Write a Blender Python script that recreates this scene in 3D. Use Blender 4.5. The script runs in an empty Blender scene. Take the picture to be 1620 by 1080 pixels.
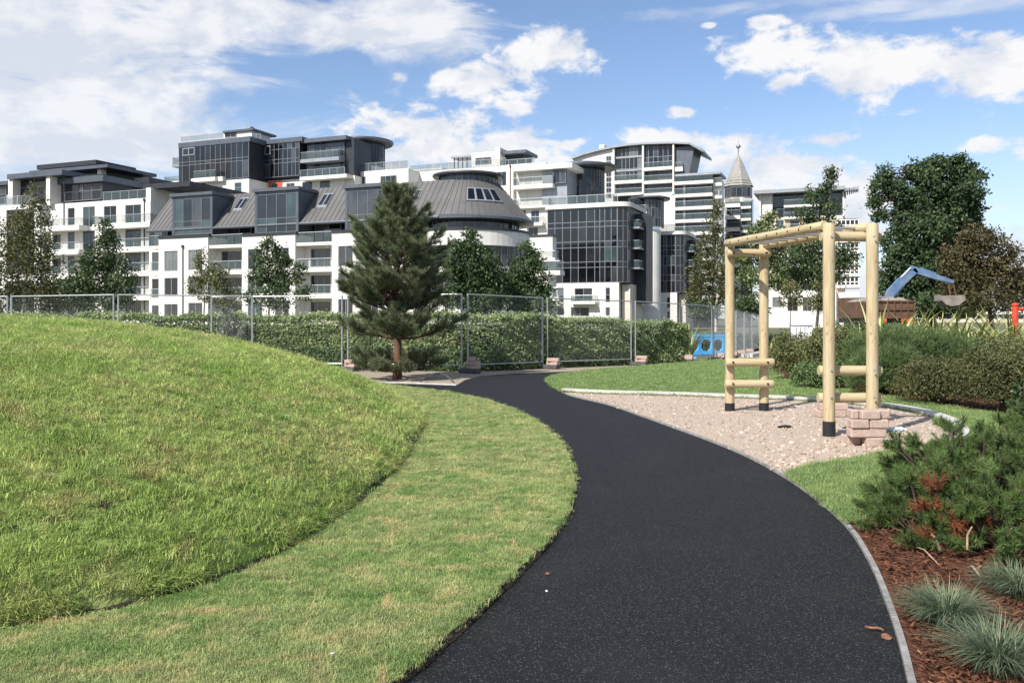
import bpy, bmesh, math, random
import numpy as np
from mathutils import Vector, Matrix, noise as mnoise

random.seed(7)
RNG = np.random.default_rng(11)
SC = bpy.context.scene
COL = SC.collection
F, HY, CX, CH = 1350.0, 503.0, 810.0, 1.45     # focal length (photo pixels), horizon row, centre column, eye height

# ------------------------------------------------------------------ camera
cam_d = bpy.data.cameras.new('camera')
cam_d.sensor_width = 36.0
cam_d.lens = 36.0 * F / 1620.0
cam_d.shift_y = -(540.0 - HY) / 1620.0
cam_d.clip_start = 0.05
cam_d.clip_end = 6000
cam = bpy.data.objects.new('camera', cam_d)
COL.objects.link(cam)
cam.location = (0, 0, CH)
cam.rotation_euler = (math.radians(90), 0, 0)
SC.camera = cam

# ------------------------------------------------------------------ light
SUN_EL = math.radians(43)
SUN_DIR = Vector((-0.66, -0.75, 0)).normalized()        # horizontal direction towards the sun
sun_vec = Vector((SUN_DIR.x * math.cos(SUN_EL), SUN_DIR.y * math.cos(SUN_EL), math.sin(SUN_EL)))
sd = bpy.data.lights.new('sun', 'SUN')
sd.energy = 4.3
sd.angle = math.radians(0.53)
sd.color = (1.0, 0.95, 0.87)
so = bpy.data.objects.new('sun', sd)
COL.objects.link(so)
so.rotation_euler = sun_vec.to_track_quat('Z', 'Y').to_euler()
so.location = (-20, -20, 40)

vs = SC.view_settings
vs.view_transform = 'Standard'
vs.look = 'None'
vs.exposure = 0.6
vs.gamma = 1.0
vs.use_curve_mapping = False
SC.cycles.max_bounces = 6
SC.cycles.transparent_max_bounces = 12
SC.cycles.caustics_reflective = False
SC.cycles.caustics_refractive = False
SC.cycles.use_denoising = True

# ------------------------------------------------------------------ world: sky with clouds, all in direction space
def build_world():
    w = bpy.data.worlds.new('World')
    SC.world = w
    w.use_nodes = True
    nt = w.node_tree
    N, L = nt.nodes, nt.links
    N.clear()
    out = N.new('ShaderNodeOutputWorld')
    bg = N.new('ShaderNodeBackground')
    bg.inputs['Strength'].default_value = 0.1
    L.new(bg.outputs[0], out.inputs[0])
    sky = N.new('ShaderNodeTexSky')
    sky.sky_type = 'NISHITA'
    sky.sun_disc = False
    sky.sun_elevation = SUN_EL
    sky.sun_rotation = math.atan2(SUN_DIR.x, SUN_DIR.y)
    sky.air_density = 1.0
    sky.dust_density = 0.6
    sky.ozone_density = 1.6
    tc = N.new('ShaderNodeTexCoord')
    sep = N.new('ShaderNodeSeparateXYZ')
    L.new(tc.outputs['Generated'], sep.inputs[0])

    def math_n(op, a, b=None, c=None, clamp=False):
        m = N.new('ShaderNodeMath'); m.operation = op; m.use_clamp = clamp
        for i, v in enumerate((a, b, c)):
            if v is None: continue
            if isinstance(v, (int, float)): m.inputs[i].default_value = v
            else: L.new(v, m.inputs[i])
        return m.outputs[0]
    az = math_n('ARCTAN2', sep.outputs[0], sep.outputs[1])
    el = math_n('ARCSINE', sep.outputs[2])
    comb = N.new('ShaderNodeCombineXYZ')
    L.new(az, comb.inputs[0]); L.new(el, comb.inputs[1])
    p = comb.outputs[0]

    def noise(scale, detail, rough, stretch=(1, 1.7, 1), off=(0, 0, 0), dist=0.0):
        mp = N.new('ShaderNodeMapping'); mp.inputs['Scale'].default_value = stretch; mp.inputs['Location'].default_value = off
        L.new(p, mp.inputs[0])
        n = N.new('ShaderNodeTexNoise'); n.inputs['Scale'].default_value = scale; n.inputs['Detail'].default_value = detail
        n.inputs['Roughness'].default_value = rough; n.inputs['Distortion'].default_value = dist
        L.new(mp.outputs[0], n.inputs['Vector'])
        return n.outputs['Fac']
    big = noise(9, 9, 0.60, dist=0.25)
    big2 = noise(9, 9, 0.60, off=(0.022, -0.050, 0), dist=0.25)   # the same field, shifted away from the sun
    fine = noise(34, 6, 0.6, off=(1, 4, 0), dist=0.4)
    wisp = noise(6, 8, 0.62, stretch=(1, 3.4, 1), off=(3, 1, 0), dist=0.6)
    cover = noise(2.6, 3, 0.5, stretch=(1, 1.6, 1), off=(7, 2, 0))

    def ae(px, py):
        a = math.atan((px - CX) / F)
        return a, math.atan((HY - py) / F * math.cos(a))

    def field(blobs):
        acc = None
        for (px, py, rx, ry) in blobs:
            a, e = ae(px, py)
            sub = N.new('ShaderNodeVectorMath'); sub.operation = 'SUBTRACT'
            L.new(p, sub.inputs[0]); sub.inputs[1].default_value = (a, e, 0)
            mul = N.new('ShaderNodeVectorMath'); mul.operation = 'MULTIPLY'
            L.new(sub.outputs[0], mul.inputs[0]); mul.inputs[1].default_value = (F / (rx * 1.12), F / (ry * 1.12), 0)
            ln = N.new('ShaderNodeVectorMath'); ln.operation = 'LENGTH'
            L.new(mul.outputs[0], ln.inputs[0])
            v = math_n('SUBTRACT', 1.0, ln.outputs['Value'])
            acc = v if acc is None else math_n('SMOOTH_MAX', acc, v, 0.25)
        return acc
    cumulus = field([(775, 122, 105, 36), (885, 80, 66, 42), (840, 100, 70, 34), (632, 122, 24, 13),
                     (1215, 95, 80, 42), (1400, 110, 175, 44), (1560, 108, 150, 48), (1470, 100, 120, 40), (1240, 132, 50, 22), (1213, 37, 28, 10), (1122, 40, 14, 5),
                     (1080, 178, 27, 10), (1150, 172, 14, 6), (690, 205, 115, 36), (810, 225, 70, 28), (740, 240, 190, 34), (905, 228, 36, 14), (815, 172, 36, 14),
                     (1050, 224, 70, 17), (1175, 222, 60, 26), (1210, 265, 120, 42), (1310, 222, 42, 16), (1330, 330, 90, 60), (1160, 310, 150, 60),
                     (1545, 232, 34, 11), (1600, 385, 120, 50), (775, 17, 26, 11), (1690, 240, 60, 20), (1790, 120, 90, 30), (1600, 470, 300, 60), (700, 330, 500, 70)])
    sheet = field([(45, 190, 265, 120), (150, 228, 200, 62), (60, 50, 330, 78), (400, 26, 300, 44), (560, 50, 185, 34), (-200, 160, 400, 180), (620, 15, 150, 38), (-500, 60, 400, 200)])
    high = field([(1180, 12, 230, 16), (1330, 20, 150, 14), (1560, 8, 120, 14)])
    # beyond the frame the same kind of broken cloud goes on
    outside = math_n('MULTIPLY', math_n('SUBTRACT', math_n('ABSOLUTE', az), 0.62), 5.0, clamp=True)
    above = math_n('MULTIPLY', math_n('SUBTRACT', el, 0.40), 6.0, clamp=True)
    outm = math_n('MAXIMUM', outside, above)
    gen = math_n('SUBTRACT', math_n('MULTIPLY', math_n('SUBTRACT', cover, 0.50), 5.0), math_n('MULTIPLY', math_n('SUBTRACT', 1.0, outm), 3.0))
    nb = math_n('MULTIPLY', math_n('SUBTRACT', big, 0.51), 3.7)
    cm = math_n('MAXIMUM', cumulus, gen)
    dens_c = math_n('ADD', math_n('ADD', cm, nb), math_n('MULTIPLY', math_n('SUBTRACT', fine, 0.5), 1.5))
    def smooth(v, lo, hi):
        m = N.new('ShaderNodeMapRange'); m.interpolation_type = 'SMOOTHSTEP'
        L.new(v, m.inputs[0]); m.inputs[1].default_value = lo; m.inputs[2].default_value = hi
        return m.outputs[0]
    a_c = smooth(dens_c, 0.0, 0.62)
    ws = math_n('MULTIPLY', math_n('SUBTRACT', wisp, 0.48), 3.6)
    dens_s = math_n('ADD', math_n('MULTIPLY', sheet, 1.15), math_n('ADD', ws, math_n('MULTIPLY', nb, 0.35)))
    a_s = math_n('MULTIPLY', smooth(dens_s, -0.20, 0.75), 0.90)
    a_h = math_n('MULTIPLY', smooth(math_n('ADD', high, ws), 0.0, 1.0), 0.55)
    alpha = math_n('MAXIMUM', math_n('MAXIMUM', a_c, a_s), a_h)
    # light on the clouds: brighter towards the sun, greyer in the thick middle and base
    relief = math_n('MULTIPLY', math_n('SUBTRACT', big, big2), 2.6)
    thick = smooth(math_n('MAXIMUM', dens_c, math_n('MULTIPLY', dens_s, 0.85)), 0.5, 1.7)
    lum = math_n('SUBTRACT', math_n('ADD', 0.86, relief), math_n('MULTIPLY', thick, 0.25))
    lum = math_n('SUBTRACT', lum, math_n('MULTIPLY', math_n('MULTIPLY', a_s, math_n('SUBTRACT', 1.0, a_c)), 0.12))
    lum = math_n('MINIMUM', math_n('MAXIMUM', lum, 0.60), 1.0)
    ramp = N.new('ShaderNodeMix'); ramp.data_type = 'RGBA'
    mr = N.new('ShaderNodeMapRange'); L.new(lum, mr.inputs[0]); mr.inputs[1].default_value = 0.60; mr.inputs[2].default_value = 1.0
    L.new(mr.outputs[0], ramp.inputs[0])
    ramp.inputs[6].default_value = (4.9, 5.15, 5.7, 1)
    ramp.inputs[7].default_value = (6.35, 6.35, 6.45, 1)
    tint = N.new('ShaderNodeMix'); tint.data_type = 'RGBA'; tint.blend_type = 'MULTIPLY'; tint.inputs[0].default_value = 1
    L.new(sky.outputs[0], tint.inputs[6]); tint.inputs[7].default_value = SKY_TINT
    mix = N.new('ShaderNodeMix'); mix.data_type = 'RGBA'
    L.new(alpha, mix.inputs[0]); L.new(tint.outputs[2], mix.inputs[6]); L.new(ramp.outputs[2], mix.inputs[7])
    # thin milky layer near the horizon
    hz = math_n('MULTIPLY', math_n('SUBTRACT', 1.0, math_n('MULTIPLY', math_n('MAXIMUM', el, 0.0), 4.2, clamp=True)), 0.45)
    mix2 = N.new('ShaderNodeMix'); mix2.data_type = 'RGBA'
    L.new(hz, mix2.inputs[0]); L.new(mix.outputs[2], mix2.inputs[6]); mix2.inputs[7].default_value = (4.9, 5.4, 6.1, 1)
    L.new(mix2.outputs[2], bg.inputs['Color'])
    w.cycles.sampling_method = 'MANUAL'
    w.cycles.sample_map_resolution = 512
SKY_TINT = (1.0, 1.02, 1.10, 1)
build_world()

# ------------------------------------------------------------------ geometry helpers
def terrain(x, y):
    """the ground falls away gently beyond the fence"""
    return -0.0175 * min(max(y - 23.0, 0.0), 40.0)

def P(px, py, D):
    return Vector(((px - CX) / F * D, D, CH + (HY - py) / F * D))

def G(px, py):
    """ground point under a pixel"""
    D = F * CH / (py - HY)
    for _ in range(12):
        D = F * (CH - terrain(0, D)) / (py - HY)
    return Vector(((px - CX) / F * D, D, 0))

def GX(px, D):
    return Vector(((px - CX) / F * D, D, terrain(0, D)))

def catmull(pts, n=6, closed=False):
    out = []
    m = len(pts)
    rng = range(m if closed else m - 1)
    for i in rng:
        g = lambda k: pts[k % m] if closed else pts[min(max(k, 0), m - 1)]
        p0, p1, p2, p3 = g(i - 1), g(i), g(i + 1), g(i + 2)
        for k in range(n):
            t = k / n
            out.append(0.5 * ((2 * p1) + (p2 - p0) * t + (2 * p0 - 5 * p1 + 4 * p2 - p3) * t * t + (3 * p1 - p0 - 3 * p2 + p3) * t ** 3))
    if not closed: out.append(pts[-1].copy())
    return out

def root_loc(o):
    v = Vector((0, 0, 0))
    while o is not None:
        v += o.location
        o = o.parent
    return v

def tag(o, label=None, cat=None, group=None, kind=None):
    if label: o['label'] = label
    if cat: o['category'] = cat
    if group: o['group'] = group
    if kind: o['kind'] = kind
    return o

def thing(name, loc, label, cat, group=None):
    o = bpy.data.objects.new(name, None)
    o.empty_display_size = 0.2
    COL.objects.link(o)
    o.location = loc
    return tag(o, label, cat, group)

def add_obj(name, me, mat, parent=None):
    o = bpy.data.objects.new(name, me)
    COL.objects.link(o)
    if mat is not None:
        for m in (mat if isinstance(mat, (list, tuple)) else [mat]):
            me.materials.append(m)
    if parent is not None: o.parent = parent
    return o

def copy_tree(o, parent=None):
    c = o.copy()
    COL.objects.link(c)
    c.parent = parent
    for ch in list(o.children):
        copy_tree(ch, c)
    return c

class MB:
    def __init__(self):
        self.v, self.f, self.m = [], [], []
        self.mi = 0
    def _face(self, f):
        self.f.append(f); self.m.append(self.mi)
    def quad(self, a, b, c, d):
        i = len(self.v); self.v += [Vector(a), Vector(b), Vector(c), Vector(d)]
        self._face((i, i + 1, i + 2, i + 3)); return self
    def hexa(self, c):
        """c: eight corners, bottom four counter-clockwise then top four"""
        i = len(self.v); self.v += [Vector(q) for q in c]
        for f in ((3, 2, 1, 0), (4, 5, 6, 7), (0, 1, 5, 4), (1, 2, 6, 5), (2, 3, 7, 6), (3, 0, 4, 7)):
            self._face(tuple(i + k for k in f))
        return self
    def box(self, x0, x1, y0, y1, z0, z1):
        return self.hexa([(x0, y0, z0), (x1, y0, z0), (x1, y1, z0), (x0, y1, z0), (x0, y0, z1), (x1, y0, z1), (x1, y1, z1), (x0, y1, z1)])
    def bevel_box(self, x0, x1, y0, y1, z0, z1, b, jitter=0):
        bm = bmesh.new()
        bmesh.ops.create_cube(bm, size=1)
        for v in bm.verts:
            v.co = Vector(((x0 + x1) / 2 + v.co.x * (x1 - x0), (y0 + y1) / 2 + v.co.y * (y1 - y0), (z0 + z1) / 2 + v.co.z * (z1 - z0)))
        bmesh.ops.bevel(bm, geom=bm.edges[:], offset=b, segments=1, affect='EDGES')
        for v in bm.verts:
            v.co += Vector((random.uniform(-1, 1), random.uniform(-1, 1), random.uniform(-1, 1))) * jitter
        return self.from_bm(bm)
    def from_bm(self, bm, M=None):
        i = len(self.v)
        bm.verts.ensure_lookup_table(); bm.verts.index_update()
        for v in bm.verts: self.v.append((M @ v.co) if M else v.co.copy())
        for f in bm.faces: self._face(tuple(i + v.index for v in f.verts))
        bm.free(); return self
    def tube(self, pts, r, sides=8, cap=True):
        """round bar through pts; r is one radius or one per point"""
        pts = [Vector(p) for p in pts]
        n = len(pts)
        rr = r if isinstance(r, (list, tuple)) else [r] * n
        ring = []
        up = None
        for k, p in enumerate(pts):
            t = (pts[min(k + 1, n - 1)] - pts[max(k - 1, 0)]).normalized()
            if up is None:
                up = t.orthogonal().normalized()
            up = (up - t * up.dot(t))
            up = up.normalized() if up.length > 1e-6 else t.orthogonal().normalized()
            w = t.cross(up)
            i = len(self.v)
            for s in range(sides):
                a = 2 * math.pi * s / sides
                self.v.append(p + (up * math.cos(a) + w * math.sin(a)) * rr[k])
            ring.append(i)
        for k in range(n - 1):
            for s in range(sides):
                s2 = (s + 1) % sides
                self._face((ring[k] + s, ring[k] + s2, ring[k + 1] + s2, ring[k + 1] + s))
        if cap:
            self._face(tuple(ring[0] + s for s in reversed(range(sides))))
            self._face(tuple(ring[-1] + s for s in range(sides)))
        return self
    def lathe(self, c, prof, n=48, a0=0.0, a1=2 * math.pi):
        """prof: list of (radius, z) turned about the vertical through c"""
        full = abs(a1 - a0) > 6.28
        m = n if full else n + 1
        base = len(self.v)
        for (r, z) in prof:
            for k in range(m):
                a = a0 + (a1 - a0) * k / n
                self.v.append(Vector((c[0] + r * math.cos(a), c[1] + r * math.sin(a), z)))
        for j in range(len(prof) - 1):
            for k in range(n):
                k2 = (k + 1) % m
                self._face((base + j * m + k, base + j * m + k2, base + (j + 1) * m + k2, base + (j + 1) * m + k))
        return self
    def prism(self, poly, z0, z1):
        """vertical prism over a plan polygon (counter-clockwise)"""
        i = len(self.v); n = len(poly)
        self.v += [Vector((p[0], p[1], z0)) for p in poly] + [Vector((p[0], p[1], z1)) for p in poly]
        self._face(tuple(range(i + n, i + 2 * n)))
        self._face(tuple(reversed(range(i, i + n))))
        for k in range(n):
            k2 = (k + 1) % n
            self._face((i + k, i + k2, i + n + k2, i + n + k))
        return self
    def mesh(self, name, off=Vector((0, 0, 0)), smooth=False):
        me = bpy.data.meshes.new(name)
        me.from_pydata([tuple(v - off) for v in self.v], [], self.f)
        if any(self.m): me.polygons.foreach_set('material_index', self.m)
        if smooth: me.polygons.foreach_set('use_smooth', [True] * len(self.f))
        me.update()
        return me
    def build(self, name, mat, parent=None, smooth=False, label=None):
        o = add_obj(name, self.mesh(name, root_loc(parent), smooth), mat, parent)
        if label: o['label'] = label
        return o

def np_mesh(name, verts, faces, off=(0, 0, 0), attr=None, smooth=False):
    """verts (n,3), faces (m,k) numpy arrays; attr: dict name -> per-face floats"""
    me = bpy.data.meshes.new(name)
    verts = np.asarray(verts, dtype=np.float32) - np.asarray(off, dtype=np.float32)
    faces = np.asarray(faces, dtype=np.int32)
    m, k = faces.shape
    me.vertices.add(len(verts)); me.vertices.foreach_set('co', verts.ravel())
    me.loops.add(m * k); me.loops.foreach_set('vertex_index', faces.ravel())
    me.polygons.add(m)
    me.polygons.foreach_set('loop_start', np.arange(0, m * k, k, dtype=np.int32))
    me.polygons.foreach_set('loop_total', np.full(m, k, dtype=np.int32))
    if smooth: me.polygons.foreach_set('use_smooth', np.ones(m, dtype=bool))
    me.update(calc_edges=True)
    for nm, val in (attr or {}).items():
        a = me.attributes.new(nm, 'FLOAT', 'FACE')
        a.data.foreach_set('value', np.asarray(val, dtype=np.float32))
    return me

# ------------------------------------------------------------------ materials
MATS = {}
def rgb(c): return (c[0], c[1], c[2], 1)
def new_mat(name):
    m = bpy.data.materials.new(name); m.use_nodes = True
    nt = m.node_tree
    return m, nt, nt.nodes['Principled BSDF'], nt.nodes['Material Output']

def surf(name, c1, c2=None, scale=4.0, rough=0.7, bump=0.0, bscale=None, metal=0.0, spec=0.4, detail=5, coords='Object', stretch=(1, 1, 1), contrast=(0.35, 0.65), coat=0.0, streak=None):
    """noise-varied colour with optional fine relief"""
    m, nt, b, out = new_mat(name)
    N, L = nt.nodes, nt.links
    b.inputs['Roughness'].default_value = rough
    b.inputs['Metallic'].default_value = metal
    b.inputs['Specular IOR Level'].default_value = spec
    b.inputs['Coat Weight'].default_value = coat
    c2 = c2 or tuple(x * 0.86 for x in c1)
    if coords == 'World':
        tc = N.new('ShaderNodeNewGeometry'); src = tc.outputs['Position']
    else:
        tc = N.new('ShaderNodeTexCoord'); src = tc.outputs[coords]
    mp = N.new('ShaderNodeMapping'); mp.inputs['Scale'].default_value = stretch
    L.new(src, mp.inputs[0])
    n = N.new('ShaderNodeTexNoise'); n.inputs['Scale'].default_value = scale; n.inputs['Detail'].default_value = detail
    n.inputs['Roughness'].default_value = 0.6
    L.new(mp.outputs[0], n.inputs['Vector'])
    r = N.new('ShaderNodeMapRange'); L.new(n.outputs['Fac'], r.inputs[0])
    r.inputs[1].default_value, r.inputs[2].default_value = contrast
    mx = N.new('ShaderNodeMix'); mx.data_type = 'RGBA'
    L.new(r.outputs[0], mx.inputs[0]); mx.inputs[6].default_value = rgb(c1); mx.inputs[7].default_value = rgb(c2)
    col = mx.outputs[2]
    if streak:      # rain streaks: noise drawn out along z
        mp2 = N.new('ShaderNodeMapping'); mp2.inputs['Scale'].default_value = (2.2, 2.2, 0.12); L.new(src, mp2.inputs[0])
        n2 = N.new('ShaderNodeTexNoise'); n2.inputs['Scale'].default_value = 1.6; n2.inputs['Detail'].default_value = 4; L.new(mp2.outputs[0], n2.inputs['Vector'])
        r2 = N.new('ShaderNodeMapRange'); L.new(n2.outputs['Fac'], r2.inputs[0]); r2.inputs[1].default_value = 0.52; r2.inputs[2].default_value = 0.75; r2.inputs[4].default_value = streak
        m2 = N.new('ShaderNodeMix'); m2.data_type = 'RGBA'; L.new(r2.outputs[0], m2.inputs[0]); L.new(col, m2.inputs[6]); m2.inputs[7].default_value = rgb(tuple(x * 0.6 for x in c1))
        col = m2.outputs[2]
    L.new(col, b.inputs['Base Color'])
    if bump:
        nb = N.new('ShaderNodeTexNoise'); nb.inputs['Scale'].default_value = bscale or scale * 6; nb.inputs['Detail'].default_value = 4
        L.new(src, nb.inputs['Vector'])
        bp = N.new('ShaderNodeBump'); bp.inputs['Strength'].default_value = bump; bp.inputs['Distance'].default_value = 0.02
        L.new(nb.outputs['Fac'], bp.inputs['Height']); L.new(bp.outputs[0], b.inputs['Normal'])
    MATS[name] = m
    return m

def leaf_mat(name, dark, light, extra=None, rough=0.55, trans=0.25, spec=0.3, attr='tint', inst=False, pos_mix=None):
    """leaf colour from the per-leaf tint, some light let through"""
    m, nt, b, out = new_mat(name)
    N, L = nt.nodes, nt.links
    at = N.new('ShaderNodeAttribute'); at.attribute_name = attr
    at.attribute_type = 'INSTANCER' if inst else 'GEOMETRY'
    rp = N.new('ShaderNodeValToRGB')
    e = rp.color_ramp.elements
    e[0].position = 0.0; e[0].color = rgb(dark)
    e[1].position = 0.85 if extra else 1.0; e[1].color = rgb(light)
    if extra:
        k = rp.color_ramp.elements.new(1.0); k.color = rgb(extra)
    L.new(at.outputs['Fac'], rp.inputs[0])
    col = rp.outputs[0]
    if pos_mix:                  # slow change of colour from place to place
        g = N.new('ShaderNodeNewGeometry')
        n = N.new('ShaderNodeTexNoise'); n.inputs['Scale'].default_value = pos_mix[1]; n.inputs['Detail'].default_value = 3
        L.new(g.outputs['Position'], n.inputs['Vector'])
        r = N.new('ShaderNodeMapRange'); L.new(n.outputs['Fac'], r.inputs[0]); r.inputs[1].default_value = 0.42; r.inputs[2].default_value = 0.68; r.inputs[4].default_value = pos_mix[2]
        mx = N.new('ShaderNodeMix'); mx.data_type = 'RGBA'; L.new(r.outputs[0], mx.inputs[0]); L.new(col, mx.inputs[6]); mx.inputs[7].default_value = rgb(pos_mix[0])
        col = mx.outputs[2]
    L.new(col, b.inputs['Base Color'])
    b.inputs['Roughness'].default_value = rough
    b.inputs['Specular IOR Level'].default_value = spec
    if trans:
        t = N.new('ShaderNodeBsdfTranslucent'); L.new(col, t.inputs[0])
        ms = N.new('ShaderNodeMixShader'); ms.inputs[0].default_value = trans
        L.new(b.outputs[0], ms.inputs[1]); L.new(t.outputs[0], ms.inputs[2]); L.new(ms.outputs[0], out.inputs[0])
    MATS[name] = m
    return m
# ================================================================== GROUND
def turf_colour(nt, kind):
    """colour of turf at a place in the world: green, straw patches, seams between laid turves"""
    N, L = nt.nodes, nt.links
    g = N.new('ShaderNodeNewGeometry'); pos = g.outputs['Position']
    def nz(scale, detail=4, off=0.0):
        mp = N.new('ShaderNodeMapping'); mp.inputs['Location'].default_value = (off, off * 0.7, 0); mp.inputs['Scale'].default_value = (1, 1, 0.2)
        L.new(pos, mp.inputs[0])
        n = N.new('ShaderNodeTexNoise'); n.inputs['Scale'].default_value = scale; n.inputs['Detail'].default_value = detail; n.inputs['Roughness'].default_value = 0.62
        L.new(mp.outputs[0], n.inputs['Vector']); return n.outputs['Fac']
    def rng(v, lo, hi, to=1.0):
        r = N.new('ShaderNodeMapRange'); L.new(v, r.inputs[0]); r.inputs[1].default_value = lo; r.inputs[2].default_value = hi; r.inputs[4].default_value = to; return r.outputs[0]
    def mix(f, a, b):
        m = N.new('ShaderNodeMix'); m.data_type = 'RGBA'; L.new(f, m.inputs[0])
        for k, v in ((6, a), (7, b)):
            if isinstance(v, tuple): m.inputs[k].default_value = rgb(v)
            else: L.new(v, m.inputs[k])
        return m.outputs[2]
    if kind == 'sod':
        c = mix(rng(nz(2.1, 5), 0.38, 0.64), (0.170, 0.300, 0.068), (0.324, 0.421, 0.126))
        c = mix(rng(nz(4.2, 6, 9), 0.50, 0.66, 0.85), c, (0.470, 0.470, 0.175))
        mp = N.new('ShaderNodeMapping'); mp.inputs['Rotation'].default_value = (0, 0, math.radians(-7)); L.new(pos, mp.inputs[0])
        wob = N.new('ShaderNodeTexNoise'); wob.inputs['Scale'].default_value = 2.6; L.new(pos, wob.inputs['Vector'])
        ad = N.new('ShaderNodeVectorMath'); ad.operation = 'MULTIPLY_ADD'; L.new(wob.outputs['Color'], ad.inputs[0]); ad.inputs[1].default_value = (0.22, 0.22, 0); L.new(mp.outputs[0], ad.inputs[2])
        br = N.new('ShaderNodeTexBrick'); br.inputs['Scale'].default_value = 1.0; br.inputs['Brick Width'].default_value = 1.55; br.inputs['Row Height'].default_value = 0.62
        br.inputs['Mortar Size'].default_value = 0.035; br.inputs['Mortar Smooth'].default_value = 1.0
        br.inputs['Color1'].default_value = (0, 0, 0, 1); br.inputs['Color2'].default_value = (1, 1, 1, 1); br.inputs['Mortar'].default_value = (0.4, 0.4, 0.4, 1)
        L.new(ad.outputs[0], br.inputs['Vector'])
        sp = N.new('ShaderNodeSeparateColor'); L.new(br.outputs['Color'], sp.inputs[0])
        c = mix(rng(sp.outputs[0], 0.35, 1.0, 0.42), c, (0.352, 0.393, 0.145))
        seam = N.new('ShaderNodeMath'); seam.operation = 'MULTIPLY'; L.new(br.outputs['Fac'], seam.inputs[0]); L.new(rng(nz(2.3, 3, 31), 0.42, 0.58, 0.95), seam.inputs[1])
        c = mix(seam.outputs[0], c, (0.500, 0.460, 0.180))
    elif kind == 'mound':
        c = mix(rng(nz(1.1, 5), 0.36, 0.64), (0.219, 0.356, 0.065), (0.348, 0.454, 0.117))
        c = mix(rng(nz(3.4, 5, 17), 0.52, 0.72, 0.70), c, (0.414, 0.324, 0.138))
        c = mix(rng(nz(0.7, 4, 41), 0.50, 0.68, 0.40), c, (0.414, 0.400, 0.152))
        c = mix(rng(nz(7.5, 4, 23), 0.56, 0.74, 0.45), c, (0.130, 0.259, 0.049))
    else:
        c = mix(rng(nz(3.0, 4), 0.38, 0.64), (0.138, 0.283, 0.065), (0.203, 0.365, 0.089))
        c = mix(rng(nz(9.0, 4, 5), 0.55, 0.80, 0.45), c, (0.331, 0.345, 0.138))
    tn = N.new('ShaderNodeMix'); tn.data_type = 'RGBA'; tn.blend_type = 'MULTIPLY'; tn.inputs[0].default_value = 1.0
    L.new(c, tn.inputs[6]); tn.inputs[7].default_value = rgb({'sod': (1.12, 1.00, 1.32), 'mound': (1.13, 1.02, 1.30), 'lawn': (1.38, 1.00, 1.55)}[kind])
    return tn.outputs[2]

def turf_mat(kind, blade):
    m, nt, b, out = new_mat(('blade_' if blade else 'turf_') + kind)
    N, L = nt.nodes, nt.links
    c = turf_colour(nt, kind)
    b.inputs['Specular IOR Level'].default_value = 0.25
    b.inputs['Roughness'].default_value = 0.6
    if blade:
        at = N.new('ShaderNodeAttribute'); at.attribute_name = 'tint'; at.attribute_type = 'INSTANCER'
        hsv = N.new('ShaderNodeHueSaturation'); L.new(c, hsv.inputs['Color'])
        r = N.new('ShaderNodeMapRange'); L.new(at.outputs['Fac'], r.inputs[0]); r.inputs[3].default_value = 0.66; r.inputs[4].default_value = 1.50
        L.new(r.outputs[0], hsv.inputs['Value'])
        r2 = N.new('ShaderNodeMapRange'); L.new(at.outputs['Fac'], r2.inputs[0]); r2.inputs[3].default_value = 0.515; r2.inputs[4].default_value = 0.485
        L.new(r2.outputs[0], hsv.inputs['Hue'])
        col = hsv.outputs[0]
        L.new(col, b.inputs['Base Color'])
        t = N.new('ShaderNodeBsdfTranslucent'); L.new(col, t.inputs[0])
        ms = N.new('ShaderNodeMixShader'); ms.inputs[0].default_value = 0.30
        L.new(b.outputs[0], ms.inputs[1]); L.new(t.outputs[0], ms.inputs[2]); L.new(ms.outputs[0], out.inputs[0])
    else:
        m2 = N.new('ShaderNodeMix'); m2.data_type = 'RGBA'; m2.inputs[0].default_value = 0.35; L.new(c, m2.inputs[6]); m2.inputs[7].default_value = (0.075, 0.070, 0.032, 1)
        L.new(m2.outputs[2], b.inputs['Base Color'])
        g = N.new('ShaderNodeNewGeometry')
        n = N.new('ShaderNodeTexNoise'); n.inputs['Scale'].default_value = 60; n.inputs['Detail'].default_value = 4; L.new(g.outputs['Position'], n.inputs['Vector'])
        bp = N.new('ShaderNodeBump'); bp.inputs['Strength'].default_value = 0.6; bp.inputs['Distance'].default_value = 0.02
        L.new(n.outputs['Fac'], bp.inputs['Height']); L.new(bp.outputs[0], b.inputs['Normal'])
        b.inputs['Roughness'].default_value = 0.9
    MATS[m.name] = m
    return m

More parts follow.
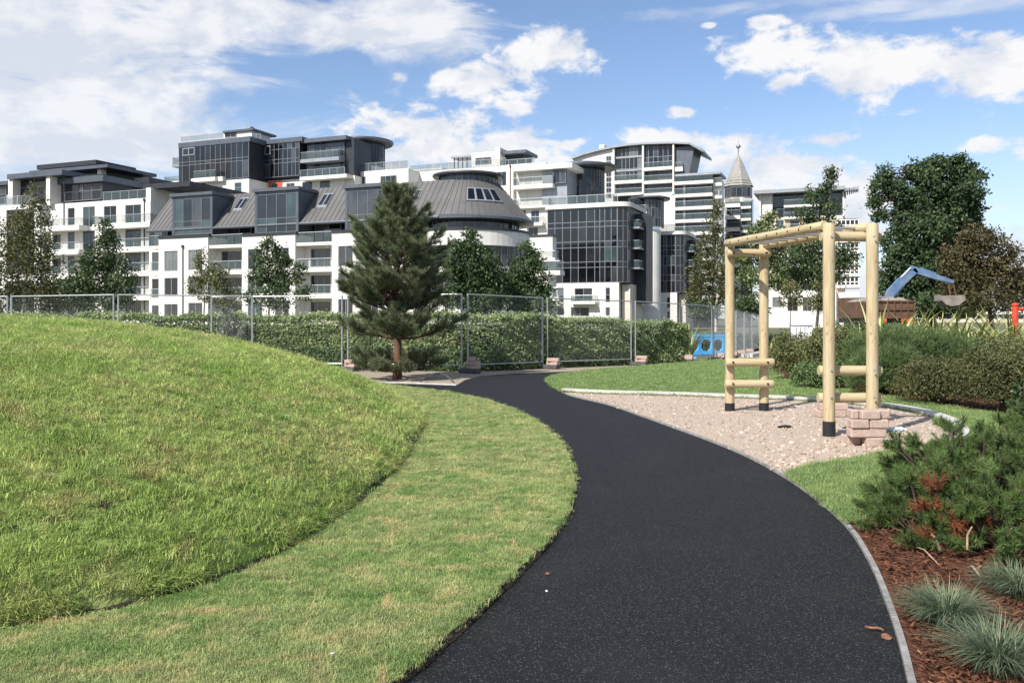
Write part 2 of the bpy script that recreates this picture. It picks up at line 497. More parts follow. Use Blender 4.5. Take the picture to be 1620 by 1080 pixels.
def asphalt_mat():
    m, nt, b, out = new_mat('asphalt')
    N, L = nt.nodes, nt.links
    g = N.new('ShaderNodeNewGeometry')
    def vor(scale):
        v = N.new('ShaderNodeTexVoronoi'); v.inputs['Scale'].default_value = scale; L.new(g.outputs['Position'], v.inputs['Vector']); return v
    v1, v2 = vor(165), vor(240)
    n = N.new('ShaderNodeTexNoise'); n.inputs['Scale'].default_value = 1.6; n.inputs['Detail'].default_value = 6; L.new(g.outputs['Position'], n.inputs['Vector'])
    s = N.new('ShaderNodeSeparateColor'); L.new(v1.outputs['Color'], s.inputs[0])
    r = N.new('ShaderNodeValToRGB'); e = r.color_ramp.elements
    e[0].position = 0.0; e[0].color = (0.0066, 0.0065, 0.0070, 1); e[1].position = 0.90; e[1].color = (0.0215, 0.0212, 0.0232, 1)
    k = e.new(0.99); k.color = (0.11, 0.108, 0.105, 1)
    L.new(s.outputs[0], r.inputs[0])
    mx = N.new('ShaderNodeMix'); mx.data_type = 'RGBA'; rr = N.new('ShaderNodeMapRange'); L.new(n.outputs['Fac'], rr.inputs[0]); rr.inputs[1].default_value = 0.50; rr.inputs[2].default_value = 0.80; rr.inputs[4].default_value = 0.35
    L.new(rr.outputs[0], mx.inputs[0]); L.new(r.outputs[0], mx.inputs[6]); mx.inputs[7].default_value = (0.044, 0.042, 0.040, 1)
    # scuffs of dust, each with a shape of its own
    n3 = N.new('ShaderNodeTexNoise'); n3.inputs['Scale'].default_value = 2.4; n3.inputs['Detail'].default_value = 8; n3.inputs['Roughness'].default_value = 0.75; L.new(g.outputs['Position'], n3.inputs['Vector'])
    r3 = N.new('ShaderNodeMapRange'); L.new(n3.outputs['Fac'], r3.inputs[0]); r3.inputs[1].default_value = 0.61; r3.inputs[2].default_value = 0.73; r3.inputs[4].default_value = 0.34
    mx3 = N.new('ShaderNodeMix'); mx3.data_type = 'RGBA'; L.new(r3.outputs[0], mx3.inputs[0]); L.new(mx.outputs[2], mx3.inputs[6]); mx3.inputs[7].default_value = (0.11, 0.10, 0.09, 1)
    L.new(mx3.outputs[2], b.inputs['Base Color'])
    b.inputs['Roughness'].default_value = 0.62
    b.inputs['Specular IOR Level'].default_value = 0.22
    ad = N.new('ShaderNodeMath'); ad.operation = 'ADD'; L.new(v1.outputs['Distance'], ad.inputs[0]); L.new(v2.outputs['Distance'], ad.inputs[1])
    bp = N.new('ShaderNodeBump'); bp.invert = True; bp.inputs['Strength'].default_value = 1.0; bp.inputs['Distance'].default_value = 0.006
    L.new(ad.outputs[0], bp.inputs['Height']); L.new(bp.outputs[0], b.inputs['Normal'])
    MATS['asphalt'] = m
    return m

def grit_mat(name, cols, scale, bump=0.8, dist=0.01, patch=None):
    """loose ground: cells of several colours"""
    m, nt, b, out = new_mat(name)
    N, L = nt.nodes, nt.links
    g = N.new('ShaderNodeNewGeometry')
    v = N.new('ShaderNodeTexVoronoi'); v.inputs['Scale'].default_value = scale; L.new(g.outputs['Position'], v.inputs['Vector'])
    s = N.new('ShaderNodeSeparateColor'); L.new(v.outputs['Color'], s.inputs[0])
    r = N.new('ShaderNodeValToRGB'); e = r.color_ramp.elements
    for i, c in enumerate(cols):
        k = e[i] if i < 2 else e.new(1.0)
        k.position = i / (len(cols) - 1); k.color = rgb(c)
    L.new(s.outputs[0], r.inputs[0])
    col = r.outputs[0]
    if patch:
        n = N.new('ShaderNodeTexNoise'); n.inputs['Scale'].default_value = patch[1]; n.inputs['Detail'].default_value = 6; L.new(g.outputs['Position'], n.inputs['Vector'])
        rr = N.new('ShaderNodeMapRange'); L.new(n.outputs['Fac'], rr.inputs[0]); rr.inputs[1].default_value = 0.42; rr.inputs[2].default_value = 0.62; rr.inputs[4].default_value = patch[2]
        mx = N.new('ShaderNodeMix'); mx.data_type = 'RGBA'; L.new(rr.outputs[0], mx.inputs[0]); L.new(col, mx.inputs[6]); mx.inputs[7].default_value = rgb(patch[0])
        col = mx.outputs[2]
    L.new(col, b.inputs['Base Color']); b.inputs['Roughness'].default_value = 0.9; b.inputs['Specular IOR Level'].default_value = 0.2
    bp = N.new('ShaderNodeBump'); bp.invert = True; bp.inputs['Strength'].default_value = bump; bp.inputs['Distance'].default_value = dist
    L.new(v.outputs['Distance'], bp.inputs['Height']); L.new(bp.outputs[0], b.inputs['Normal'])
    MATS[name] = m
    return m

for k in ('sod', 'mound', 'lawn'):
    turf_mat(k, False); turf_mat(k, True)
asphalt_mat()
grit_mat('gravel', [(0.33, 0.260, 0.200), (0.45, 0.365, 0.295), (0.39, 0.315, 0.25), (0.53, 0.45, 0.375)], 40, bump=0.5, patch=((0.40, 0.335, 0.265), 1.7, 0.75))
grit_mat('hoggin', [(0.27, 0.22, 0.165), (0.38, 0.32, 0.25), (0.32, 0.265, 0.20)], 60, bump=0.5, patch=((0.30, 0.25, 0.19), 1.2, 0.6))
grit_mat('mulch_bed', [(0.030, 0.012, 0.007), (0.085, 0.034, 0.018), (0.15, 0.065, 0.036), (0.055, 0.022, 0.012)], 45, dist=0.02)
surf('soil', (0.050, 0.032, 0.020), (0.022, 0.014, 0.010), scale=14, rough=0.95, bump=0.8, coords='World')
surf('concrete', (0.56, 0.54, 0.50), (0.44, 0.425, 0.395), scale=7, rough=0.85, bump=0.25, coords='World')
surf('concrete_edging', (0.33, 0.32, 0.30), (0.20, 0.19, 0.18), scale=11, rough=0.85, bump=0.3, coords='World')
surf('far_ground', (0.085, 0.105, 0.045), (0.15, 0.13, 0.085), scale=0.12, rough=0.95, coords='World')

def sheet(name, poly, z, mat, drop=0.0, kind='structure', dens=None):
    """a flat sheet over plan polygon poly, laid on the terrain; drop > 0 gives it an edge face"""
    bm = bmesh.new()
    vs = [bm.verts.new((p[0], p[1], 0)) for p in poly]
    f = bm.faces.new(vs)
    if f.normal.z < 0 or True:
        bm.normal_update()
        if f.normal.z < 0: f.normal_flip()
    bmesh.ops.triangulate(bm, faces=bm.faces[:])
    for yy in (23.0, 63.0):
        bmesh.ops.bisect_plane(bm, geom=bm.verts[:] + bm.edges[:] + bm.faces[:], plane_co=(0, yy, 0), plane_no=(0, 1, 0))
    if drop:
        edges = [e for e in bm.edges if e.is_boundary]
        r = bmesh.ops.extrude_edge_only(bm, edges=edges)
        low = [g for g in r['geom'] if isinstance(g, bmesh.types.BMVert)]
        ls = set(low)
        for v in bm.verts:
            v.co.z = terrain(v.co.x, v.co.y) + z - (drop if v in ls else 0)
    else:
        for v in bm.verts: v.co.z = terrain(v.co.x, v.co.y) + z
    bmesh.ops.recalc_face_normals(bm, faces=bm.faces[:])
    me = bpy.data.meshes.new(name); bm.to_mesh(me); bm.free()
    o = add_obj(name, me, mat)
    o['kind'] = kind
    return o

V2 = lambda x, y: Vector((x, y, 0))
def pix(*pp): return [G(*p) for p in pp]

# big base sheet to the horizon
sheet('ground', [V2(-2500, -300), V2(2500, -300), V2(2500, 4500), V2(-2500, 4500)], -0.085, MATS['far_ground'])

PATH_L = catmull([V2(-3.0, -0.4), V2(-1.7, 1.4), V2(-0.95, 2.5)] + pix((640, 1080), (700, 1030), (760, 975), (820, 915), (870, 863), (900, 820), (912, 780), (909, 740),
                 (893, 705), (862, 676), (820, 652), (770, 634), (700, 620.5), (640, 613.5)), 6)
PATH_R = catmull([V2(-0.6, -0.8), V2(0.55, 1.2), V2(1.2, 2.4)] + pix((1437, 1080), (1420, 1010), (1400, 950), (1375, 890), (1340, 835), (1290, 790), (1240, 755), (1180, 722),
                 (1120, 697), (1060, 675), (1010, 657), (960, 640), (905, 627), (886, 619), (868, 608), (866, 601), (885, 593.5), (945, 586)), 6)
BR_NEAR = catmull([PATH_L[-1], V2(-3.1, 18.9), V2(-5.2, 19.8), V2(-10, 21.3)], 5)[1:]
BR_FAR = catmull([V2(-10, 22.3), V2(-5.4, 20.75)] + pix((550, 604), (640, 606.5), (722, 609.5)), 5)
TOPEDGE = pix((735, 601), (760, 594.5), (812, 590.5), (880, 588))
sheet('path', PATH_L + BR_NEAR + BR_FAR + TOPEDGE + list(reversed(PATH_R)), 0.0, MATS['asphalt'])

FENCE_PX = [(-190, 25.6), (15, 24.5), (183, 23.5), (402, 24.4), (332, 24.75), (545, 24.2), (736, 23.1), (862, 25.7), (1003, 28.4), (1077, 31.0), (1128, 33.6), (1150, 36.6), (1164, 39.8), (1178, 43.0), (1190, 46.2), (1201, 49.4)]
# buff gravel strip along the fence
strip = [V2(-16, 19), V2(-16, 27.0), V2(-8, 26.2), V2(-4.7, 25.9), V2(-0.8, 25.2), V2(1.6, 27.2), V2(5, 30), V2(8.4, 34.6), V2(13.4, 47), V2(16.5, 54), V2(18.5, 53), V2(15.2, 46.5), V2(11.0, 36), V2(7.5, 28), V2(3, 23.0), V2(1.6, 19.5), V2(0, 17), V2(-4, 17.5)]
sheet('gravel_strip', strip, -0.03, MATS['hoggin'])

# playground: circle of gravel with a concrete edging on its far side
KERB = catmull(pix((888, 620.5), (960, 624), (1060, 626.5), (1150, 630), (1250, 633.5), (1340, 640), (1410, 647), (1455, 656), (1490, 668), (1508, 682), (1509, 692), (1492, 703)), 5)
NEARG = catmull(pix((1492, 703), (1450, 710), (1400, 719), (1330, 732), (1280, 741), (1247, 753)), 5)[1:]
i0 = min(range(len(PATH_R)), key=lambda i: (PATH_R[i] - G(1247, 757)).length)
i1 = min(range(len(PATH_R)), key=lambda i: (PATH_R[i] - G(900, 625)).length)
grav = KERB + NEARG + PATH_R[i0:i1 + 1]
sheet('play_gravel', [p + Vector((0.0, 0, 0)) for p in grav], 0.006, MATS['gravel'])

# lawns
i2 = min(range(len(PATH_R)), key=lambda i: (PATH_R[i] - G(1338, 833)).length)
BED = catmull(pix((1212, 566), (1228, 590), (1262, 605), (1300, 612), (1400, 628), (1500, 645), (1620, 665), (1800, 700)), 5)
MULCHTOP = catmull(pix((1800, 722), (1700, 735), (1600, 752), (1500, 784), (1420, 812), (1338, 833)), 5)
ie = len(PATH_R) - 1
lawn_far = KERB + NEARG + list(reversed(PATH_R[i2:i0])) + list(reversed(MULCHTOP))[1:] + list(reversed(BED)) + pix((1130, 571), (1040, 578), (985, 582.5)) + list(reversed(PATH_R[i1 + 2:ie + 1]))
def clean(poly, eps=0.02):
    out = []
    for p in poly:
        if not out or (p - out[-1]).length > eps: out.append(p)
    if (out[0] - out[-1]).length < eps: out.pop()
    return out
lawn_far = clean(lawn_far)
sheet('lawn', lawn_far, 0.030, MATS['turf_lawn'], drop=0.05)
LAWN_FAR = lawn_far

def offset(pl, d):
    out = []
    for i, p in enumerate(pl):
        t = (pl[min(i + 1, len(pl) - 1)] - pl[max(i - 1, 0)]).normalized()
        out.append(p + Vector((-t.y, t.x, 0)) * d)
    return out
SOD_EDGE = offset(PATH_L, 0.025) + offset(BR_NEAR, 0.025)
sod_poly = clean(SOD_EDGE + [V2(-30, 21.3), V2(-30, -0.4)])
sheet('sod_lawn', sod_poly, 0.032, MATS['turf_sod'], drop=0.08)
LAWN_SOD = sod_poly
# cut soil edge of the turf beside the path
mb = MB()
pl = PATH_L; q = offset(PATH_L, 0.03)
for i in range(len(pl) - 1):
    a, b, c, d = pl[i], pl[i + 1], q[i + 1], q[i]
    j = lambda v, z: Vector((v.x + random.uniform(-.008, .008), v.y + random.uniform(-.008, .008), z))
    mb.quad(j(a, 0.004), j(b, 0.004), j(c, 0.034), j(d, 0.034))
tag(mb.build('soil_edge', MATS['soil']), kind='structure')

mulch = [PATH_R[k] for k in range(i2, -1, -1)] + [V2(9, -1), V2(12, 4)] + MULCHTOP[:-1]
sheet('mulch_bed', clean(mulch), 0.012, MATS['mulch_bed'])
bed = BED + [V2(20, 9.5), V2(60, 14), V2(60, 62), V2(21, 62), V2(18.5, 52), V2(15, 45.5)]
sheet('shrub_bed', clean(bed), 0.010, MATS['mulch_bed'])

# edging strips
def strip_solid(name, pl, w, z0, z1, mat, side=1):
    mb = MB()
    q = offset(pl, w * side)
    for i in range(len(pl) - 1):
        a, b, c, d = pl[i], pl[i + 1], q[i + 1], q[i]
        if side > 0: lo = [a, b, c, d]
        else: lo = [d, c, b, a]
        cs = [(p.x, p.y, z0 + terrain(p.x, p.y)) for p in lo] + [(p.x, p.y, z1 + terrain(p.x, p.y)) for p in lo]
        mb.hexa(cs)
    o = mb.build(name, mat)
    o['kind'] = 'structure'
    return o
edge_pts = [PATH_R[k] for k in range(0, i1 + 2)]
strip_solid('path_edging', offset(edge_pts, 0.004), 0.030, -0.05, 0.022, MATS['concrete_edging'], side=-1)
strip_solid('kerb', KERB, 0.16, -0.05, 0.075, MATS['concrete'], side=1)
strip_solid('path_kerb', offset(BR_FAR, -0.01), 0.06, -0.05, 0.03, MATS['concrete'], side=1)
strip_solid('far_kerb', [V2(10.2, 38.0), V2(11.9, 42.0), V2(13.6, 46.0)], 0.5, -0.1, 0.12, MATS['concrete'], side=-1)

# ------------------------------------------------------------------ mound
MOUND = catmull([V2(-30, 1.2), V2(-9, 1.7), V2(-5, 2.35), V2(-3.4, 3.05)] + pix((0, 1003), (150, 977), (300, 938), (430, 886), (500, 842), (580, 785), (640, 725), (660, 688), (663, 670))
                + [V2(-1.5, 13.0), V2(-2.3, 14.6), V2(-3.8, 16.2), V2(-6.5, 17.8), V2(-12, 19), V2(-30, 19.5)], 5)
MB_NP = np.array([(p.x, p.y) for p in MOUND])
def poly_dist(xy, poly, closed=True):
    d = np.full(len(xy), 1e9)
    n = len(poly)
    for i in range(n if closed else n - 1):
        a = poly[i]; b = poly[(i + 1) % n]
        ab = b - a; l2 = (ab ** 2).sum() + 1e-12
        t = np.clip(((xy - a) @ ab) / l2, 0, 1)
        d = np.minimum(d, np.hypot(*(xy - (a + t[:, None] * ab)).T))
    return d
def inside(xy, poly):
    poly = np.array([(p[0], p[1]) for p in poly])
    x, y = xy[:, 0], xy[:, 1]
    r = np.zeros(len(xy), bool)
    n = len(poly); j = n - 1
    for i in range(n):
        c = ((poly[i, 1] > y) != (poly[j, 1] > y)) & (x < (poly[j, 0] - poly[i, 0]) * (y - poly[i, 1]) / (poly[j, 1] - poly[i, 1] + 1e-12) + poly[i, 0])
        r ^= c; j = i
    return r
def bumps(xy):
    out = np.zeros(len(xy))
    for k, (sx, sy, ph, a) in enumerate([(1.3, 0.7, 0.3, 0.02), (0.6, 1.7, 1.1, 0.02), (2.9, 2.2, 2.0, 0.010), (4.1, -3.2, 0.7, 0.007)]):
        out += a * np.sin(xy[:, 0] * sx + ph + 1.3 * np.sin(xy[:, 1] * 0.8 + k)) * np.cos(xy[:, 1] * sy + ph * 2)
    return out
RIDGE = np.array([(p.x, p.y) for p in catmull(pix((-60, 850), (0, 842), (60, 836), (130, 822), (200, 798), (240, 782)), 4)])   # a low step in the bank
def mound_h(xy):
    ins = inside(xy, MOUND)
    d = poly_dist(xy, MB_NP, closed=False)
    h = 1.475 * (1 - np.exp(-d / 2.32)) + 0.075 * (1 - np.exp(-d / 0.045))
    h = h + bumps(xy) * np.clip(d / 0.8, 0, 1)
    return np.where(ins, h + 0.03, -0.12 - np.minimum(d, 0.6) * 0.2), d, ins
gx = np.concatenate([np.arange(-30, -9, 0.35), np.arange(-9, -0.7, 0.07)])
gy = np.arange(1.0, 20.0, 0.07)
XX, YY = np.meshgrid(gx, gy)
xy = np.stack([XX.ravel(), YY.ravel()], 1)
hz, dd, ins = mound_h(xy)
nx, ny = len(gx), len(gy)
idx = np.arange(nx * ny).reshape(ny, nx)
fq = np.stack([idx[:-1, :-1], idx[:-1, 1:], idx[1:, 1:], idx[1:, :-1]], -1).reshape(-1, 4)
keep = ins[fq].any(1)
fq = fq[keep]
used = np.unique(fq); remap = np.full(nx * ny, -1); remap[used] = np.arange(len(used))
mo = add_obj('grass_mound', np_mesh('grass_mound', np.column_stack([xy[used], hz[used]]), remap[fq], smooth=True), MATS['turf_mound'])
mo['kind'] = 'structure'

def ray_mound(px, py):
    D = np.arange(2.5, 16, 0.01)
    q = np.column_stack([(px - CX) / F * D, D]); z = CH - (py - HY) / F * D
    h, d, ii = mound_h(q)
    k = np.argmax(np.where(ii, h, 0.03) >= z)
    return Vector((q[k, 0], q[k, 1], max(h[k], 0.03)))
CRACKS = [catmull([ray_mound(*p) for p in ((-40, 862), (0, 846), (45, 838), (90, 828), (130, 822), (165, 803), (200, 796), (222, 788))], 5),
          catmull([ray_mound(*p) for p in ((395, 740), (430, 726), (470, 715))], 4)[:1]]
def crack_strip(name, pl, w, lift, zf):
    V_, F_ = [], []
    for i, p in enumerate(pl):
        t = (pl[min(i + 1, len(pl) - 1)] - pl[max(i - 1, 0)]); t.z = 0; t.normalize(); n_ = Vector((-t.y, t.x, 0))
        ww = w * max(0.12, 0.55 + 0.75 * math.sin(i * 1.37) * math.sin(i * 0.61 + 1) + random.uniform(-.25, .25))
        for sg in (-1, 1):
            q = p + n_ * ww * sg; V_.append((q.x, q.y, zf(q) + lift))
    for i in range(len(pl) - 1): F_.append((2 * i, 2 * i + 2, 2 * i + 3, 2 * i + 1))
    me = bpy.data.meshes.new(name); me.from_pydata(V_, [], F_); me.update()
    o = add_obj(name, me, MATS['soil']); o['kind'] = 'structure'; return o
mz = lambda q: float(mound_h(np.array([[q.x, q.y]]))[0][0])
crack_strip('soil_crack', CRACKS[0][:9], 0.014, 0.022, mz); crack_strip('soil_crack', CRACKS[0][13:20], 0.014, 0.022, mz); crack_strip('soil_crack', CRACKS[0][24:32], 0.016, 0.022, mz)
foot = [p for p in catmull(MOUND, 5) if 2.6 < p.y < 11.5 and p.x > -4]
crack_strip('soil_cut', offset(foot, -0.012), 0.046, 0.0, lambda q: 0.042)

# ------------------------------------------------------------------ scattering of small countless pieces
def scatter(name, pts, rot, scl, tint, src_me, mat, label=None, cat=None):
    src = bpy.data.objects.new(name + '_piece', src_me)      # never linked: only its mesh is used
    if not src_me.materials: src_me.materials.append(mat)
    me = bpy.data.meshes.new(name)
    n = len(pts)
    me.vertices.add(n); me.vertices.foreach_set('co', np.asarray(pts, np.float32).ravel())
    a = me.attributes.new('rot', 'FLOAT_VECTOR', 'POINT'); a.data.foreach_set('vector', np.asarray(rot, np.float32).ravel())
    scl = np.asarray(scl, np.float32)
    if scl.ndim == 1: scl = np.repeat(scl[:, None], 3, 1)
    a = me.attributes.new('scl', 'FLOAT_VECTOR', 'POINT'); a.data.foreach_set('vector', scl.ravel())
    a = me.attributes.new('tint', 'FLOAT', 'POINT'); a.data.foreach_set('value', np.asarray(tint, np.float32))
    o = add_obj(name, me, mat)
    ng = bpy.data.node_groups.new(name, 'GeometryNodeTree')
    ng.interface.new_socket('Geometry', in_out='INPUT', socket_type='NodeSocketGeometry')
    ng.interface.new_socket('Geometry', in_out='OUTPUT', socket_type='NodeSocketGeometry')
    N, L = ng.nodes, ng.links
    gi = N.new('NodeGroupInput'); go = N.new('NodeGroupOutput')
    oi = N.new('GeometryNodeObjectInfo'); oi.inputs['Object'].default_value = src; oi.inputs['As Instance'].default_value = False
    ip = N.new('GeometryNodeInstanceOnPoints')
    L.new(gi.outputs[0], ip.inputs['Points']); L.new(oi.outputs['Geometry'], ip.inputs['Instance'])
    for nm, sock in (('rot', 'Rotation'), ('scl', 'Scale')):
        na = N.new('GeometryNodeInputNamedAttribute'); na.data_type = 'FLOAT_VECTOR'; na.inputs['Name'].default_value = nm
        L.new(na.outputs['Attribute'], ip.inputs[sock])
    L.new(ip.outputs[0], go.inputs[0])
    md = o.modifiers.new('scatter', 'NODES'); md.node_group = ng
    o['kind'] = 'stuff'
    if label: o['label'] = label
    if cat: o['category'] = cat
    return o

def blade_clump(name, n, radius, length, width, lean, seed):
    r = np.random.default_rng(seed)
    V, Fc = [], []
    for i in range(n):
        a = r.uniform(0, 6.283); d = radius * math.sqrt(r.uniform())
        b = np.array([d * math.cos(a), d * math.sin(a), 0])
        l = length * r.uniform(0.45, 1.25); ln = lean * r.uniform(0.1, 1.2); aa = r.uniform(0, 6.283)
        dr = np.array([math.cos(aa), math.sin(aa), 0]); sd_ = np.array([-dr[1], dr[0], 0]) * width * r.uniform(0.6, 1.2) / 2
        p1 = b + dr * l * ln * 0.35 + np.array([0, 0, l * 0.62]); p2 = b + dr * l * ln * 1.05 + np.array([0, 0, l * (1.0 - 0.35 * ln)])
        k = len(V)
        V += [b - sd_, b + sd_, p1 + sd_ * 0.8, p1 - sd_ * 0.8, p2]
        Fc += [(k, k + 1, k + 2, k + 3), (k + 3, k + 2, k + 4)]
    me = bpy.data.meshes.new(name); me.from_pydata([tuple(v) for v in V], [], Fc); me.update()
    return me

def sample(poly_np_bounds, n): 
    x0, x1, y0, y1 = poly_np_bounds
    return np.column_stack([RNG.uniform(x0, x1, n), RNG.uniform(y0, y1, n)])
def in_view(xy, margin=0.10):
    return (np.abs(xy[:, 0]) < (0.60 + margin) * xy[:, 1] + 0.6) & (xy[:, 1] > 1.9)
def thin(xy, D0, power=2.0, floor=0.0):
    D = np.hypot(xy[:, 0], xy[:, 1])
    p = np.maximum(np.minimum(1, (D0 / D) ** power), floor)
    k = RNG.uniform(size=len(xy)) < p
    return xy[k]
def size_up(xy, D0, p=0.55):
    D = np.hypot(xy[:, 0], xy[:, 1])
    return np.maximum(1, D / D0) ** p

def grass_cover(name, xy, zf, me, mat, base_scale, D0, hmix=0.2, tilt=0.25, label=None):
    n = len(xy)
    s = base_scale * RNG.uniform(0.7, 1.25, n) * size_up(xy, D0)
    rot = np.column_stack([RNG.normal(0, tilt * 0.5, n), RNG.normal(0, tilt * 0.5, n), RNG.uniform(0, 6.283, n)])
    scl = np.column_stack([s, s, base_scale * RNG.uniform(0.65, 1.3, n)])
    return scatter(name, np.column_stack([xy, zf]), rot, scl, np.clip(RNG.normal(0.5, 0.22, n), 0, 1), me, mat, label=label)

# laid turf beside the path
c = sample((-9, 1.2, 1.9, 19.5), 420000)
c = c[in_view(c) & inside(c, LAWN_SOD) & ~inside(c, MOUND)]
c = c[poly_dist(c, MB_NP, closed=False) > 0.050]
c = thin(c, 3.6, 1.5)
print('sod', len(c))
grass_cover('sod_grass', c, np.full(len(c), 0.030), blade_clump('sod_blades', 28, 0.045, 0.024, 0.0030, 0.9, 1), MATS['blade_sod'], 1.0, 4.5, label='short pale green laid turf between the mound and the path')
# rough grass of the mound
c = sample((-22, -0.9, 2.0, 17.5), 420000)
c = c[in_view(c)]
h, d, ii = mound_h(c)
k = ii & (d > 0.01)
ck = np.array([(p.x, p.y) for p in CRACKS[0]])
k &= (poly_dist(c, ck, closed=False) > 0.022)
c, h = c[k], h[k]
kk = RNG.uniform(size=len(c)) < np.minimum(1, (4.2 / np.hypot(c[:, 0], c[:, 1])) ** 1.45)
c, h = c[kk], h[kk]
print('mound', len(c))
grass_cover('mound_grass', c, h - 0.004, blade_clump('mound_blades', 34, 0.06, 0.042, 0.0036, 1.2, 2), MATS['blade_mound'], 1.0, 5.0, tilt=0.5, label='rough mixed grass covering the mound')
k = RNG.uniform(size=len(c)) < 0.05
c2, h2 = c[k], h[k]
grass_cover('tall_mound_grass', c2, h2 - 0.004, blade_clump('tall_blades', 12, 0.045, 0.075, 0.0050, 1.1, 3), MATS['blade_mound'], 1.0, 5.5, tilt=0.6, label='longer grass tufts standing out of the mound')
# overhanging fringe along the foot of the mound
fr = np.array([(p.x, p.y) for p in catmull([Vector((q[0], q[1], 0)) for q in MB_NP], 14)])
fr = fr[in_view(fr) & (fr[:, 1] < 13)]
gate = np.sin(np.arange(len(fr)) * 0.045) + np.sin(np.arange(len(fr)) * 0.021 + 1)
fr = fr[gate > -0.35]
fr = np.repeat(fr, 5, 0) + RNG.normal(0, 0.018, (len(fr) * 5, 2))
h, d, ii = mound_h(fr)
fr, h = fr[ii], h[ii]
grass_cover('mound_fringe', fr, h - 0.01, blade_clump('fringe_blades', 12, 0.04, 0.075, 0.0048, 1.3, 4), MATS['blade_mound'], 1.0, 5.5, tilt=0.9, label='grass fringe hanging over the foot of the mound')
# mown lawn beyond the path
c = sample((0.5, 13, 6.0, 34), 520000)
c = c[in_view(c, 0.05) & inside(c, LAWN_FAR)]
c = thin(c, 6.5, 1.55)
print('lawn', len(c))
zt = np.array([terrain(x, y) for x, y in c]) + 0.028
grass_cover('lawn_grass', c, zt, blade_clump('lawn_blades', 22, 0.05, 0.034, 0.0042, 0.8, 5), MATS['blade_lawn'], 1.0, 6.5, label='mown green lawn around the play gravel')
# ================================================================== BUILDINGS
surf('render_white', (0.74, 0.72, 0.68), (0.65, 0.63, 0.585), scale=0.5, rough=0.85, coords='World', streak=0.32)
surf('render_cream', (0.66, 0.60, 0.50), (0.58, 0.52, 0.43), scale=0.5, rough=0.85, coords='World', streak=0.2)
surf('tan_panel', (0.62, 0.47, 0.29), (0.55, 0.42, 0.26), scale=0.7, rough=0.8, coords='World')
surf('red_panel', (0.56, 0.105, 0.045), (0.48, 0.09, 0.04), scale=0.9, rough=0.7, coords='World')
surf('grey_metal', (0.115, 0.130, 0.155), (0.090, 0.102, 0.122), scale=0.9, rough=0.45, metal=0.35, coords='World')
surf('pale_metal', (0.32, 0.34, 0.37), (0.26, 0.28, 0.30), scale=0.9, rough=0.45, metal=0.3, coords='World')
surf('dark_metal', (0.040, 0.044, 0.052), (0.028, 0.031, 0.038), scale=0.9, rough=0.45, metal=0.2, coords='World')
surf('roof_zinc', (0.140, 0.136, 0.132), (0.116, 0.113, 0.110), scale=0.6, rough=0.55, metal=0.15, coords='World')
surf('window_frame', (0.30, 0.31, 0.33), (0.25, 0.26, 0.28), scale=1.2, rough=0.5, coords='World')
surf('mullion', (0.20, 0.215, 0.24), (0.16, 0.17, 0.19), scale=1.2, rough=0.4, metal=0.3, coords='World')
surf('handrail_steel', (0.55, 0.56, 0.58), (0.48, 0.49, 0.51), scale=2, rough=0.35, metal=0.6, coords='World')
surf('shingle', (0.34, 0.325, 0.30), (0.25, 0.235, 0.215), scale=1.4, rough=0.8, coords='World')
surf('pipe_dark', (0.03, 0.03, 0.035), scale=2, rough=0.5)
surf('rust_pipe', (0.16, 0.06, 0.045), scale=2, rough=0.6)

def glass_mat(name, col, rough=0.04, spec=0.6, scale=0.35, c2=None):
    m = surf(name, col, c2 or tuple(x * 0.55 for x in col), scale=scale, rough=rough, spec=spec, coords='World', contrast=(0.40, 0.60))
    return m
glass_mat('glass_dark', (0.020, 0.023, 0.028))
glass_mat('glass_black', (0.007, 0.008, 0.010))
glass_mat('glass_grey', (0.065, 0.070, 0.078))
glass_mat('glass_blind', (0.20, 0.21, 0.21), c2=(0.12, 0.13, 0.135))
glass_mat('glass_teal', (0.055, 0.085, 0.085), c2=(0.035, 0.055, 0.058))
def balustrade_mat():
    m, nt, b, out = new_mat('balustrade_glass')
    N, L = nt.nodes, nt.links
    b.inputs['Base Color'].default_value = (0.11, 0.15, 0.155, 1); b.inputs['Roughness'].default_value = 0.08
    n = N.new('ShaderNodeTexNoise'); n.inputs['Scale'].default_value = 0.3; n.inputs['Detail'].default_value = 0
    g = N.new('ShaderNodeNewGeometry'); L.new(g.outputs['Position'], n.inputs['Vector'])
    r = N.new('ShaderNodeMapRange'); L.new(n.outputs['Fac'], r.inputs[0]); r.inputs[3].default_value = 0.20; r.inputs[4].default_value = 0.34
    L.new(r.outputs[0], b.inputs['Alpha'])
    MATS['balustrade_glass'] = m
balustrade_mat()

GLASSES = ['glass_dark'] * 5 + ['glass_grey'] * 3 + ['glass_black'] * 2 + ['glass_blind', 'glass_teal']
BR = random.Random(5)

